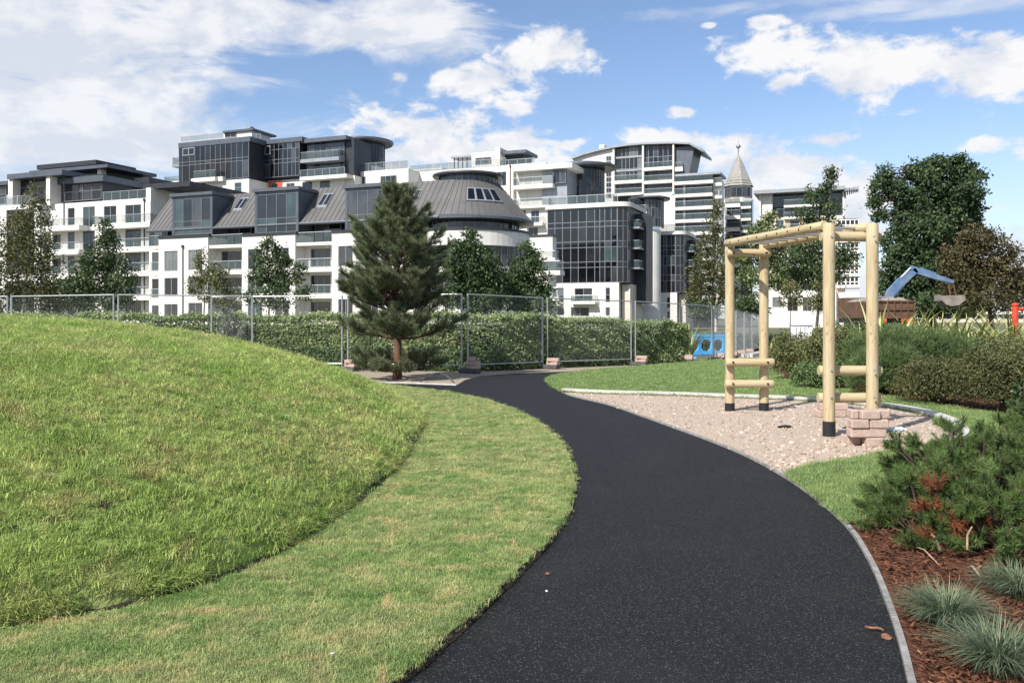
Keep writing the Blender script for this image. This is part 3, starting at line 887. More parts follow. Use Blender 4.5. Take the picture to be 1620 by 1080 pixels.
class Bld:
    def __init__(s, name, label, px, D, th=22.0, cat='building', loc_d=-5.0):
        a = math.radians(th)
        s.u = Vector((math.cos(a), -math.sin(a), 0)); s.n = Vector((-math.sin(a), -math.cos(a), 0))
        s.O = Vector(((px - CX) / F * D, D, 0))
        base = s.O + s.n * loc_d
        s.root = thing(name, (base.x, base.y, terrain(0, D)), label, cat)
        s.W = MB()
    def U(s, px, d=0.0):
        t = (px - CX) / F
        return (t * (s.O.y + s.n.y * d) - s.O.x - s.n.x * d) / (s.u.x - t * s.u.y)
    def Y(s, px, d=0.0): return s.O.y + s.u.y * s.U(px, d) + s.n.y * d
    def Z(s, px, py, d=0.0): return CH + (HY - py) / F * s.Y(px, d)
    def R(s, x0, y0, x1, y1, d=0.0):
        xc = (x0 + x1) / 2
        return s.U(x0, d), s.U(x1, d), s.Z(xc, y1, d), s.Z(xc, y0, d)
    def pt(s, u, d, z): 
        p = s.O + s.u * u + s.n * d
        return Vector((p.x, p.y, z))
    def lbox(s, mb, u0, u1, d0, d1, z0, z1):
        q = lambda u, d, z: s.pt(u, d, z)
        mb.hexa([q(u0, d1, z0), q(u1, d1, z0), q(u1, d0, z0), q(u0, d0, z0), q(u0, d1, z1), q(u1, d1, z1), q(u1, d0, z1), q(u0, d0, z1)])
    def box(s, mb, x0, y0, x1, y1, back, front):
        """box whose front face (at depth offset front) covers the pixel rectangle"""
        u0, u1, z0, z1 = s.R(x0, y0, x1, y1, front)
        s.lbox(mb, u0, u1, back, front, z0, z1)
        return u0, u1, z0, z1
    def part(s, name, mat, boxes, parent=None, label=None):
        mb = MB()
        for b in boxes: s.box(mb, *b)
        return mb.build(name, MATS[mat], parent or s.root, label=label)
    def core(s, x0, ytop, x1, d, depth, z0=-1.5, mb=None):
        u0, u1 = s.U(x0, d), s.U(x1, d)
        s.lbox(mb or s.W, u0, u1, d - depth, d - 0.22, z0, s.Z((x0 + x1) / 2, ytop, d) - 0.01)
    def wall(s, x0, y0, x1, y1, d=0.0, wins=(), z0=None, frame='window_frame', mb=None, rev=0.20):
        mb = mb or s.W
        u0, u1, za, zb = s.R(x0, y0, x1, y1, d)
        if z0 is not None: za = z0
        ops = []
        for w in wins:
            wu0, wu1, wz0, wz1 = s.R(*w[:4], d)
            wz1 = min(wz1, zb - 0.03); wu0 = max(wu0, u0 + 0.02); wu1 = min(wu1, u1 - 0.02)
            ops.append((wu0, wu1, wz0, wz1))
            s.window(wu0, wu1, wz0, wz1, d - 0.12, w[4], w[5], frame, w[6] if len(w) > 6 else None)
        us = sorted({u0, u1} | {round(o[k], 4) for o in ops for k in (0, 1)})
        zs = sorted({za, zb} | {round(o[k], 4) for o in ops for k in (2, 3)})
        for i in range(len(us) - 1):
            for j in range(len(zs) - 1):
                uc, zc = (us[i] + us[i + 1]) / 2, (zs[j] + zs[j + 1]) / 2
                if any(o[0] < uc < o[1] and o[2] < zc < o[3] for o in ops): continue
                mb.quad(s.pt(us[i], d, zs[j]), s.pt(us[i + 1], d, zs[j]), s.pt(us[i + 1], d, zs[j + 1]), s.pt(us[i], d, zs[j + 1]))
        for (a, b, e, f) in ops:
            q = s.pt
            mb.quad(q(a, d, e), q(a, d, f), q(a, d - rev, f), q(a, d - rev, e))
            mb.quad(q(b, d, f), q(b, d, e), q(b, d - rev, e), q(b, d - rev, f))
            mb.quad(q(a, d, f), q(b, d, f), q(b, d - rev, f), q(a, d - rev, f))
            mb.quad(q(b, d, e), q(a, d, e), q(a, d - rev, e), q(b, d - rev, e))
        # thickness: top and ends
        q = s.pt
        mb.quad(q(u0, d, zb), q(u1, d, zb), q(u1, d - 0.22, zb), q(u0, d - 0.22, zb))
        mb.quad(q(u1, d, za), q(u1, d - 0.22, za), q(u1, d - 0.22, zb), q(u1, d, zb))
        mb.quad(q(u0, d - 0.22, za), q(u0, d, za), q(u0, d, zb), q(u0, d - 0.22, zb))
    def window(s, u0, u1, z0, z1, d, cols, rows, frame='window_frame', glass=None, name='window', fw=0.07):
        mb = MB()
        us = [u0 + (u1 - u0) * i / cols for i in range(cols + 1)] if isinstance(cols, int) else cols
        zs = [z0 + (z1 - z0) * i / rows for i in range(rows + 1)] if isinstance(rows, int) else rows
        for i, u in enumerate(us):
            a, b = (u, u + fw) if i == 0 else ((u - fw, u) if i == len(us) - 1 else (u - fw / 2, u + fw / 2))
            s.lbox(mb, a, b, d - 0.03, d + 0.05, z0, z1)
        for i, z in enumerate(zs):
            a, b = (z, z + fw) if i == 0 else ((z - fw, z) if i == len(zs) - 1 else (z - fw / 2, z + fw / 2))
            s.lbox(mb, u0 + fw, u1 - fw, d - 0.028, d + 0.048, a, b)
        o = mb.build(name, MATS[frame], s.root)
        ppm = F / s.O.y
        cells = []
        w_, h_ = (u1 - u0) / (len(us) - 1) * ppm, (z1 - z0) / (len(zs) - 1) * ppm
        if w_ * h_ >= 70 or glass is None and w_ * h_ > 45:
            cells = [(us[i], us[i + 1], zs[j], zs[j + 1]) for i in range(len(us) - 1) for j in range(len(zs) - 1)]
        else:
            cells = [(u0, u1, z0, z1)]
        g0 = BR.choice(GLASSES)
        for (a, b, e, f) in cells:
            pm = MB(); s.lbox(pm, a + 0.02, b - 0.02, d - 0.02, d + 0.01, e + 0.02, f - 0.02)
            g = glass if isinstance(glass, str) else (BR.choice(glass) if glass else (g0 if BR.random() < 0.7 else BR.choice(GLASSES)))
            pm.build('pane', MATS[g], o)
        return o
    def grid(s, xs, ys, d, glass=None, frame='mullion', name='curtain_wall', fw=0.09):
        """glazing with mullions at pixel columns xs and rows ys"""
        xc = (xs[0] + xs[-1]) / 2
        us = [s.U(x, d) for x in xs]; zs = sorted(s.Z(xc, y, d) for y in ys)
        return s.window(us[0], us[-1], zs[0], zs[-1], d, us, zs, frame, glass, name, fw)
    def balcony(s, x0, x1, ytop, ybot, yrail, back, front, mat='render_white', step=1.5, sides=(1, 1)):
        mb = MB()
        u0, u1, zb, zt = s.box(mb, x0, ytop, x1, ybot, back, front)
        o = mb.build('balcony', MATS[mat], s.root)
        zr = s.Z((x0 + x1) / 2, yrail, front)
        hr = MB()
        pl = [s.pt(u0 + 0.05, front - 0.05, zr), s.pt(u1 - 0.05, front - 0.05, zr)]
        if sides[0]: pl = [s.pt(u0 + 0.05, back, zr)] + pl
        if sides[1]: pl = pl + [s.pt(u1 - 0.05, back, zr)]
        for i in range(len(pl) - 1): hr.tube([pl[i], pl[i + 1]], 0.035, 5)
        hr.build('handrail', MATS['handrail_steel'], o)
        n = max(1, round((u1 - u0) / step))
        for i in range(n):
            a = u0 + 0.06 + (u1 - u0 - 0.12) * i / n; b = u0 + 0.06 + (u1 - u0 - 0.12) * (i + 1) / n
            g = MB(); s.lbox(g, a + 0.03, b - 0.03, front - 0.07, front - 0.05, zt + 0.04, zr - 0.04)
            g.build('glass_panel', MATS['balustrade_glass'], o)
        for k, u in ((0, u0 + 0.06), (1, u1 - 0.06)):
            if sides[k] and front - back > 0.3:
                g = MB(); s.lbox(g, u - 0.01, u + 0.01, back + 0.05, front - 0.1, zt + 0.04, zr - 0.04)
                g.build('glass_panel', MATS['balustrade_glass'], o)
        return o
    def rail(s, x0, y0, x1, y1, d, step=1.5, name='balustrade'):
        """glass balustrade on a roof edge: pixel rectangle at offset d"""
        u0, u1, za, zb = s.R(x0, y0, x1, y1, d)
        hr = MB(); hr.tube([s.pt(u0, d, zb), s.pt(u1, d, zb)], 0.03, 5)
        n = max(1, round((u1 - u0) / step))
        for i in range(n + 1):
            u = u0 + (u1 - u0) * i / n
            s.lbox(hr, u - 0.025, u + 0.025, d - 0.06, d - 0.02, za, zb)
        o = hr.build(name, MATS['handrail_steel'], s.root)
        for i in range(n):
            g = MB(); s.lbox(g, u0 + (u1 - u0) * i / n + 0.04, u0 + (u1 - u0) * (i + 1) / n - 0.04, d - 0.015, d + 0.005, za, zb - 0.04)
            g.build('glass_panel', MATS['balustrade_glass'], o)
    def finish(s, mat='render_white'):
        s.W.build('wall', MATS[mat], s.root)
    def pipe(s, px, y0, y1, d=0.08, mat='pipe_dark'):
        mb = MB(); u = s.U(px, d)
        mb.tube([s.pt(u, d, s.Z(px, y0, d)), s.pt(u, d, s.Z(px, y1, d))], 0.06, 6)
        s.lbox(mb, u - 0.13, u + 0.13, d - 0.08, d + 0.1, s.Z(px, y0, d), s.Z(px, y0, d) + 0.3)
        mb.build('downpipe', MATS[mat], s.root)

def drum(b, c, r, z0, z1, n, rows, glass, a0=0.0, a1=2 * math.pi, frame='mullion', name='glass_drum', only_front=True):
    """round glazed storey; each flat pane its own part"""
    mb = MB()
    zs = [z0 + (z1 - z0) * i / rows for i in range(rows + 1)] if isinstance(rows, int) else rows
    mb.lathe(c, [(r - 0.02, z0), (r + 0.03, z0), (r + 0.03, z0 + 0.1), (r - 0.02, z0 + 0.1)], n, a0, a1)
    for z in zs[1:]:
        mb.lathe(c, [(r - 0.02, z - 0.08), (r + 0.03, z - 0.08), (r + 0.03, z), (r - 0.02, z)], n, a0, a1)
    for k in range(n + 1):
        a = a0 + (a1 - a0) * k / n
        p = Vector((c[0] + r * math.cos(a), c[1] + r * math.sin(a), 0)); t = Vector((-math.sin(a), math.cos(a), 0)) * 0.05; o_ = Vector((math.cos(a), math.sin(a), 0)) * 0.04
        q = lambda v, z: (v.x, v.y, z)
        mb.hexa([q(p - t - o_, z0), q(p + t - o_, z0), q(p + t + o_, z0), q(p - t + o_, z0), q(p - t - o_, z1), q(p + t - o_, z1), q(p + t + o_, z1), q(p - t + o_, z1)])
    o = mb.build(name, MATS[frame], b.root)
    for k in range(n):
        am = a0 + (a1 - a0) * (k + 0.5) / n
        if only_front and math.sin(am) > 0.45: continue
        for j in range(len(zs) - 1):
            aa, ab = a0 + (a1 - a0) * k / n, a0 + (a1 - a0) * (k + 1) / n
            pm = MB()
            q = lambda a, rr, z: (c[0] + rr * math.cos(a), c[1] + rr * math.sin(a), z)
            pm.hexa([q(aa, r - .03, zs[j]), q(ab, r - .03, zs[j]), q(ab, r, zs[j]), q(aa, r, zs[j]), q(aa, r - .03, zs[j + 1]), q(ab, r - .03, zs[j + 1]), q(ab, r, zs[j + 1]), q(aa, r, zs[j + 1])])
            pm.build('pane', MATS[glass if isinstance(glass, str) else BR.choice(glass)], o)
    return o

def disc_roof(b, c, r, z, t, mat='grey_metal', rise=0.25, name='roof', n=56):
    mb = MB()
    mb.lathe(c, [(0.01, z + t + rise), (r * 0.7, z + t + rise * 0.7), (r, z + t), (r + 0.02, z + t * 0.5), (r * 0.97, z), (0.01, z - 0.02)], n)
    return mb.build(name, MATS[mat], b.root, smooth=False)

# ------------------------------------------------------------------ A: white apartment block at the far left
def building_a():
    b = Bld('apartment_block', 'white balconied apartment block with dark flat-roofed penthouses behind the left birch', 150, 108)
    ST = [0, 38, 76, 114, 150]
    wins = []
    for k in ST:
        wins += [(107, 329 + k, 118, 357 + k, 1, 1), (131, 327 + k, 150, 359 + k, 2, 1), (164, 326 + k, 184, 353 + k, 2, 1), (198, 324 + k, 223, 353 + k, 2, 1)]
        if k: wins.append((83, 333 + k, 96, 357 + k, 1, 1))
    b.wall(80, 318, 238, 520, 0, wins, z0=-1.5)
    b.core(80, 318, 238, 0, 14)
    # corner pier and end wall rise above the terrace
    b.box(b.W, 231, 297, 238.5, 318.5, -13.5, 0.004)
    b.finish()
    for k in ST[:4]:
        b.balcony(146, 237 if k < 76 else 250, 353 + k, 361 + k, 340 + k, 0.0, 1.5)
        b.balcony(66, 125, 357 + k, 365 + k, 346 + k, 0.0, 1.5)
    # left section, a little forward
    W2 = MB()
    b.wall(-40, 325, 63, 520, 1.2, [(-28, 334, -6, 362, 2, 1), (10, 331, 54, 434, 3, 3, ['glass_dark', 'glass_black', 'glass_grey']), (10, 444, 54, 505, 3, 2), (-28, 372, -6, 400, 2, 1), (-28, 410, -6, 438, 2, 1)], z0=-1.5, mb=W2)
    b.core(-40, 325, 63, 1.2, 12, mb=W2)
    W2.build('wall', MATS['render_white'], b.root)
    # penthouse left: fins, glazing, flat roof
    b.part('fin', 'render_white', [(13, 279, 20, 325, -3, 0.6)]); b.part('fin', 'render_white', [(73, 279, 79, 325, -3, 0.6)])
    b.grid([20, 33, 47, 60, 73], [280, 297, 325], -0.6, ['glass_grey', 'glass_dark'])
    b.part('roof', 'grey_metal', [(11, 272, 98, 280, -8, 0.9)])
    b.part('penthouse_wall', 'dark_metal', [(20, 281, 160, 319, -12, -1.6)])
    b.rail(-6, 311, 47, 325, 0.9)
    b.part('roof', 'grey_metal', [(-60, 289, 12, 295, -8, 0.3)])
    b.grid([-55, -38, -20, -4, 10], [295, 310, 325], -0.2, ['glass_grey', 'glass_dark'])
    # penthouse middle
    b.part('roof', 'grey_metal', [(80, 280, 163, 289.5, -7.0, -0.5)])
    b.grid([84, 96, 103, 117, 131, 146, 161], [290, 303, 318], -1.1, ['glass_dark', 'glass_dark', 'glass_grey'])
    b.part('penthouse_wall', 'dark_metal', [(161.5, 282, 163, 318, -7, -1.0)])
    b.rail(163, 302, 231, 318, -0.3)
    b.part('penthouse_wall', 'dark_metal', [(165, 283, 236, 318, -13, -7.5)])
    # floating roof slabs
    b.part('roof', 'grey_metal', [(46, 265, 170, 270, -12, -3.5)])
    b.part('roof', 'dark_metal', [(58, 257, 152, 264, -11, -4.2)])
    b.part('upper_storey', 'dark_metal', [(70, 264, 168, 286, -12, -5.5)])
    b.part('vent', 'render_white', [(154, 268, 160, 281, -5, -4.2)])
    b.part('roof', 'dark_metal', [(226, 289, 300, 297, -13.5, -0.5)])
    b.pipe(101, 282, 360); b.pipe(228, 318, 500)
    return b
building_a()

# ------------------------------------------------------------------ B: terrace with zinc roof, dormers and round corner
def building_b():
    b = Bld('terraced_apartments', 'white terrace with grey standing-seam roof, glazed dormers and round corner behind the pine', 300, 96)
    bays = [(251, 329, 376, 371.5, 272, 336, 305, 372, 0), (383, 467, 372, 368, 403, 472, 297, 369, 0), (525, 612, 366.5, 362.5, 546, 618, 291, 363, 0)]
    wv = [[(260, 397, 281, 429), (298, 395, 320, 427)], [(392, 394, 415, 426), (435, 392, 457, 424)], [(535, 389, 558, 421), (576, 387, 598, 419)]]
    for (x0, x1, yw, yc, dx0, dx1, dy0, dy1, _), ws in zip(bays, wv):
        wins = []
        for k in (0, 42.5, 84):
            for w in ws: wins.append((w[0], w[1] + k, w[2], w[3] + k - (3 if k else 0), 2, 1))
        b.wall(x0, yw, x1, 520, 0, wins, z0=-1.5)
        b.core(x0, yw, x1, 0, 6)
        b.part('parapet_cap', 'dark_metal', [(x0 - 1, yc, x1 + 1.5, yw, -1.5, 0.12)])
        # dormer: metal box with a glazed front
        u0, u1, z0, z1 = b.R(dx0, dy0, dx1, dy1, -0.8)
        mb = MB()
        b.lbox(mb, u0, u0 + 0.28, -4.0, -0.8, z0, z1 - 0.35); b.lbox(mb, u1 - 0.28, u1, -4.0, -0.8, z0, z1 - 0.35)
        b.lbox(mb, u0 + 0.28, u1 - 0.28, -4.0, -1.2, z0, z1 - 0.36)
        mb.build('dormer', MATS['grey_metal'], b.root)
        mb = MB(); b.lbox(mb, u0 - 0.2, u1 + 0.2, -4.15, -0.55, z1 - 0.35, z1)
        mb.build('dormer_roof', MATS['grey_metal'], b.root)
        n = 4
        us = [u0 + 0.28 + (u1 - u0 - 0.56) * i / n for i in range(n + 1)]
        hh = z1 - 0.35 - z0
        zs = [z0 + 0.1, z0 + hh * 0.21, z0 + hh * 0.36, z0 + hh * 0.93, z0 + hh]
        b.window(us[0], us[-1], zs[0], zs[-1], -0.9, us, zs, 'mullion', ['glass_grey', 'glass_grey', 'glass_dark', 'glass_teal'], 'dormer_window')
    rec = [(236, 251.5, 399, 240, 251), (329, 384, 397, 350, 382), (467, 526, 393, 491, 523), (612, 640, 388, 617, 636)]
    for x0, x1, yw, wx0, wx1 in rec:
        wins = []
        cols = 3 if wx1 - wx0 > 20 else 1
        for k in (0, 42, 84): wins.append((wx0, yw + k, wx1, yw + 29 + k, cols, 1))
        xo = 12 if x1 - x0 > 40 else 0
        b.wall(x0 + xo, yw - 6, x1 + 14, 520, -1.6, wins, z0=-1.5)
        b.core(x0 + xo, yw - 6, x1 + 14, -1.6, 4.5)
        for k in (-42, 0, 42):
            b.balcony(x0 + (2 if xo else 0), x1, yw + 32 + k, yw + 37 + k, yw + 16 + k, -1.6, -0.15, step=1.2, sides=(0, 0))
        # set-back glazing under the eaves
        xs = [x0 + xo + (x1 + 14 - x0 - xo) * i / 3 for i in range(4)]
        b.grid(xs, [yw - 43, yw - 8], -3.2, ['glass_black', 'glass_dark', 'glass_grey'])
    b.finish()
    b.pipe(289, 392, 505); 
    # roof: sloping sheet with standing seams, split between the dormers
    DC = 91.85; uc_ = (Vector(((741 - CX) / F * DC, DC, 0)) - b.O).dot(b.u)     # the round corner is tangent to the straight roof
    ue0, ue1 = b.U(232, -1.0), uc_
    ze = b.Z(440, 354, -1.0)
    dr, zr = -4.7, b.Z(440, 302.5, -4.7)
    mb = MB()
    q = b.pt
    mb.hexa([q(ue0, -1.0, ze - 0.25), q(ue1, -1.0, ze - 0.25), q(ue1, dr, zr - 0.25), q(ue0, dr, zr - 0.25), q(ue0, -1.0, ze), q(ue1, -1.0, ze), q(ue1, dr, zr), q(ue0, dr, zr)])
    mb.hexa([q(ue0, dr, zr - 0.25), q(ue1, dr, zr - 0.25), q(ue1, -9.5, ze - 0.25), q(ue0, -9.5, ze - 0.25), q(ue0, dr, zr), q(ue1, dr, zr), q(ue1, -9.5, ze), q(ue0, -9.5, ze)])
    roof = mb.build('roof', MATS['roof_zinc'], b.root)
    n = int((ue1 - ue0) / 0.62)
    sm = None
    for i in range(n):
        u = ue0 + 0.3 + i * 0.62
        s = MB()
        a, c = q(u - 0.025, -1.0, ze), q(u + 0.025, -1.0, ze)
        e, f = q(u + 0.025, dr, zr), q(u - 0.025, dr, zr)
        up = Vector((0, 0, 0.07))
        s.hexa([a, c, e, f, a + up, c + up, e + up, f + up])
        s.build('seam', MATS['roof_zinc'], roof)
    g = MB(); g.tube([q(ue0, -0.95, ze - 0.12), q(ue1, -0.95, ze - 0.12)], 0.16, 8)
    g.build('gutter', MATS['grey_metal'], b.root)
    b.part('top_floor_wall', 'dark_metal', [(240, 357, 655, 392, -6.0, -3.5)])
    # skylights lying on the slope
    for (x0, y0, x1, y1) in ((369, 315, 394, 333), (502, 308, 527, 328), (641, 302, 668, 320)):
        sl = (zr - ze) / (dr + 1.0)
        def on(px, py):
            best = min((abs(b.Z(px, py, -1 - 3.7 * t / 90) - (ze + sl * (-3.7 * t / 90))), -1 - 3.7 * t / 90) for t in range(91))
            return best[1]
        d1 = on((x0 + x1) / 2, y1); d0 = on((x0 + x1) / 2, y0)
        uc = b.U((x0 + x1) / 2, (d0 + d1) / 2); w = 0.62
        z1_, z0_ = ze + sl * (d1 + 1), ze + sl * (d0 + 1)
        nv = Vector((0, 0, 0.14))
        fr = MB()
        c = [q(uc - w, d1, z1_), q(uc + w, d1, z1_), q(uc + w, d0, z0_), q(uc - w, d0, z0_)]
        fr.hexa([v - nv * 0.2 for v in c] + [v + nv for v in c])
        o = fr.build('skylight', MATS['pale_metal'], b.root)
        for k in (0, 1):
            a_, b_ = uc - w + 0.09 + k * w, uc - w + 0.09 + k * w + w - 0.15
            dd_ = (d0 - d1) * 0.1
            cc = [q(a_, d1 + dd_, z1_ + sl * dd_), q(b_, d1 + dd_, z1_ + sl * dd_), q(b_, d0 - dd_, z0_ - sl * dd_), q(a_, d0 - dd_, z0_ - sl * dd_)]
            pm = MB(); pm.hexa([v + nv * 0.9 for v in cc] + [v + nv * 1.2 for v in cc]); pm.build('pane', MATS['glass_dark'], o)
    # round corner
    D = DC
    c = ((741 - CX) / F * D, D)
    Zc = lambda py, dd=0: CH + (HY - py) / F * (D + dd)
    R = 6.70
    zb1, zb0 = Zc(363, -R), Zc(387, -R)
    mb = MB(); mb.lathe(c, [(R - 0.4, zb1), (R, zb1), (R, zb0), (R - 0.5, zb0)], 64); mb.build('round_wall', MATS['render_white'], b.root, smooth=False)
    mb = MB(); mb.lathe(c, [(R - 0.5, zb1 + 0.25), (R + 0.1, zb1 + 0.25), (R + 0.1, zb1), (R - 0.5, zb1)], 64); mb.build('parapet_cap', MATS['dark_metal'], b.root)
    drum(b, c, R - 0.35, Zc(421, -R), zb0, 26, [Zc(421, -R), zb0 - 0.9, zb0], ['glass_dark', 'glass_black', 'glass_grey'], math.pi, 2 * math.pi)
    zz = Zc(421, -R)
    mb = MB(); mb.lathe(c, [(R - 0.5, zz), (R + 0.1, zz), (R + 0.1, zz - 0.55), (R - 0.4, zz - 0.55), (R - 0.4, zz - 0.8)], 64)
    mb.build('round_slab', MATS['render_white'], b.root)
    drum(b, c, R - 0.6, zz - 3.2, zz - 0.6, 26, 1, ['glass_dark', 'glass_black'], math.pi, 2 * math.pi)
    mb = MB(); mb.lathe(c, [(R - 0.3, zz - 3.2), (R - 0.3, -1.5)], 64); mb.build('round_wall', MATS['render_white'], b.root)
    # white bay with two windows left of the drum foot
    rt = 3.3; z_e = ze - 0.12; z_t = ze + (zr - ze) * (R + 0.2 - rt) / 3.7
    drum(b, c, R - 1.3, zb1 + 0.1, z_e - 0.1, 30, 1, ['glass_black', 'glass_dark', 'glass_grey'], math.pi, 2 * math.pi + 0.6)
    mb = MB(); mb.lathe(c, [(R - 1.2, z_e - 0.25), (R + 0.35, z_e - 0.12), (R + 0.35, z_e + 0.12), (R - 0.2, z_e + 0.42)], 72); mb.build('gutter', MATS['grey_metal'], b.root, smooth=False)
    cone = MB(); cone.lathe(c, [(R + 0.2, z_e + 0.12), (rt, z_t)], 72)
    cone = cone.build('cone_roof', MATS['roof_zinc'], b.root, smooth=True)
    for k in range(36):
        a = math.pi * 0.95 + (math.pi * 1.2) * k / 35
        f = lambda r, z, da: Vector((c[0] + r * math.cos(a) - math.sin(a) * da, c[1] + r * math.sin(a) + math.cos(a) * da, z))
        lo, hi = (R + 0.2, z_e + 0.12), (rt, z_t)
        m = MB(); m.hexa([f(*lo, -.02), f(*lo, .02), f(*hi, .015), f(*hi, -.015), f(lo[0], lo[1] + .07, -.02), f(lo[0], lo[1] + .07, .02), f(hi[0], hi[1] + .07, .015), f(hi[0], hi[1] + .07, -.015)])
        m.build('seam', MATS['roof_zinc'], cone)
    # four-light window in the cone
    a0 = -math.pi / 2 + 0.02
    fr = MB()
    lerp = lambda t: (R + 0.2 + (rt - R - 0.2) * t, z_e + 0.12 + (z_t - z_e - 0.12) * t)
    def cp(a, t, h): r, z = lerp(t); return Vector((c[0] + (r + h * 0.6) * math.cos(a), c[1] + (r + h * 0.6) * math.sin(a), z + h * 0.8))
    cell = [(a0 + 0.175 * k, a0 + 0.175 * (k + 1)) for k in range(4)]
    fr.hexa([cp(a0, .38, 0), cp(cell[-1][1], .38, 0), cp(cell[-1][1], .72, 0), cp(a0, .72, 0), cp(a0, .38, .22), cp(cell[-1][1], .38, .22), cp(cell[-1][1], .72, .22), cp(a0, .72, .22)])
    fr = MB()
    for (p, q_) in cell:
        fr.hexa([cp(p, .38, 0), cp(q_, .38, 0), cp(q_, .74, 0), cp(p, .74, 0), cp(p, .38, .16), cp(q_, .38, .16), cp(q_, .74, .16), cp(p, .74, .16)])
    o = fr.build('skylight', MATS['pale_metal'], b.root)
    for (p, q_) in cell:
        p += 0.022; q_ -= 0.022
        m = MB(); m.hexa([cp(p, .41, .14), cp(q_, .41, .14), cp(q_, .71, .14), cp(p, .71, .14), cp(p, .41, .19), cp(q_, .41, .19), cp(q_, .71, .19), cp(p, .71, .19)])
        m.build('pane', MATS['glass_black'], o)
    drum(b, c, 3.15, z_t - 0.1, Zc(275, -3), 20, 1, ['glass_dark', 'glass_grey', 'glass_dark'], math.pi * 0.9, 2 * math.pi + 0.4)
    disc_roof(b, c, 3.85, Zc(275.5, -3), 0.30, rise=0.3)
    # link block right of the round corner
    wb = MB()
    b2 = b
    W3 = MB()
    dl = -3.0
    u0, u1 = b.U(838, dl), b.U(874, dl)
    b.lbox(W3, u0, u1, dl - 1.2, dl, -1.5, b.Z(856, 374, dl)); W3.build('wall', MATS['render_white'], b.root)
    b.part('parapet_cap', 'dark_metal', [(837, 371, 875, 374, dl - 1.4, dl + 0.1)])
    b.balcony(845, 878, 408, 413, 397, dl, dl + 1.2, step=1.2)
    b.balcony(858, 886, 428, 435, 413, dl, dl + 1.4, step=1.0)
    b.balcony(855, 884, 470, 476, 455, dl, dl + 1.4, step=1.0)
    return b
building_b()

# ------------------------------------------------------------------ C: glass-fronted block
def glass_block(name, label, x0, x1, D, ytop, ybase, xs, ys, base_wins, xside, rail_y, slab, glass, px_anchor, xb0=None):
    b = Bld(name, label, px_anchor, D)
    zt = b.Z(px_anchor, ytop)
    b.grid(xs, ys, 0, glass, fw=0.11)
    b.core(x0, ytop, x1 + 1, -0.05, 9)
    # turned corner: three narrow facets of glass then the shaded side
    u1 = b.U(x1)
    z0, z1 = b.Z(px_anchor, ys[-1]), b.Z(px_anchor, ys[0])
    rr = 1.5
    cen = b.pt(u1, -rr, 0)
    ang_n = math.atan2(b.n.y, b.n.x)
    zs = sorted(b.Z(px_anchor, y) for y in ys)
    drum(b, (cen.x, cen.y), rr, z0, z1, 3, zs, ['glass_black', 'glass_dark'], ang_n, ang_n + math.pi / 2, name='curtain_wall', only_front=False)
    # shaded side wall with balconies
    b.part('side_wall', 'dark_metal', [])if False else None
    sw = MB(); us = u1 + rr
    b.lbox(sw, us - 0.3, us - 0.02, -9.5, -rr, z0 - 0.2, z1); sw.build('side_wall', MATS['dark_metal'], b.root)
    for k, z in enumerate(zs[1:-1:2]):
        m = MB(); b.lbox(m, us - 0.02, us + 1.2, -5.0, -2.2, z - 0.25, z)
        o = m.build('balcony', MATS['pale_metal'], b.root)
        g = MB(); b.lbox(g, us + 1.12, us + 1.15, -5.0, -2.2, z + 0.05, z + 1.0); g.build('glass_panel', MATS['balustrade_glass'], o)
        g = MB(); b.lbox(g, us, us + 1.1, -2.26, -2.22, z + 0.05, z + 1.0); g.build('glass_panel', MATS['balustrade_glass'], o)
        h = MB(); h.tube([b.pt(us, -2.24, z + 1.02), b.pt(us + 1.13, -2.24, z + 1.02), b.pt(us + 1.13, -5, z + 1.02)], 0.03, 5); h.build('handrail', MATS['handrail_steel'], o)
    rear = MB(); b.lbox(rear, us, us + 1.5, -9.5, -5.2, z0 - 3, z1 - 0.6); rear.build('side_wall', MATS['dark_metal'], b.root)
    # base storeys in white
    b.wall(xb0 or x0, ybase, x1 + 2, 530, 0.05, base_wins, z0=-2)
    b.finish()
    # roof slab with a rounded corner
    poly = []
    u0 = b.U(x0)
    pts = [b.pt(u0 - 0.2, 0.35, 0), b.pt(u1, 0.35, 0)]
    for k in range(1, 9):
        a = ang_n + math.pi / 2 * k / 8
        pts.append(Vector((cen.x + (rr + 0.35) * math.cos(a), cen.y + (rr + 0.35) * math.sin(a), 0)))
    pts += [b.pt(u1 + rr + 0.35, -10, 0), b.pt(u0 - 0.2, -10, 0)]
    zs0, zs1 = b.Z(px_anchor, slab[1], 0.35), b.Z(px_anchor, slab[0], 0.35)
    m = MB(); m.prism([(p.x, p.y) for p in pts], zs0, zs1); m.build('roof_slab', MATS['render_white'], b.root)
    b.rail(x0, rail_y, x1, slab[0], 0.1)
    g = MB(); b.lbox(g, u1 + rr + 0.1, u1 + rr + 0.13, -9, -rr, zs1, zs1 + 1.1); g.build('glass_panel', MATS['balustrade_glass'], b.root)
    # lower side of the white base, recessed; the cream colour carries its shade
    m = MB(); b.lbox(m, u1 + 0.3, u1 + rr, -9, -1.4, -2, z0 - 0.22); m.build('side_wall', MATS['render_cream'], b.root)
    return b
XC = [866, 878, 890, 903, 915, 928, 941, 949, 957, 967, 977]
YC = [329, 351.5, 359.6, 382.4, 391.8, 414.6, 423.2, 447.6]
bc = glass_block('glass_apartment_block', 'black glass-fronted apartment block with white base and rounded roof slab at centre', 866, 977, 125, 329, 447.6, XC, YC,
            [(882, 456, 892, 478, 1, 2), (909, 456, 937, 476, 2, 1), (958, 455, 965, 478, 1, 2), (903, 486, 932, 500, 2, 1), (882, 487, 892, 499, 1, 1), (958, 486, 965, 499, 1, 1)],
            0, 309.5, (322, 329), ['glass_black'] * 8 + ['glass_dark'] * 4 + ['glass_grey', 'glass_teal'], 920, xb0=864)
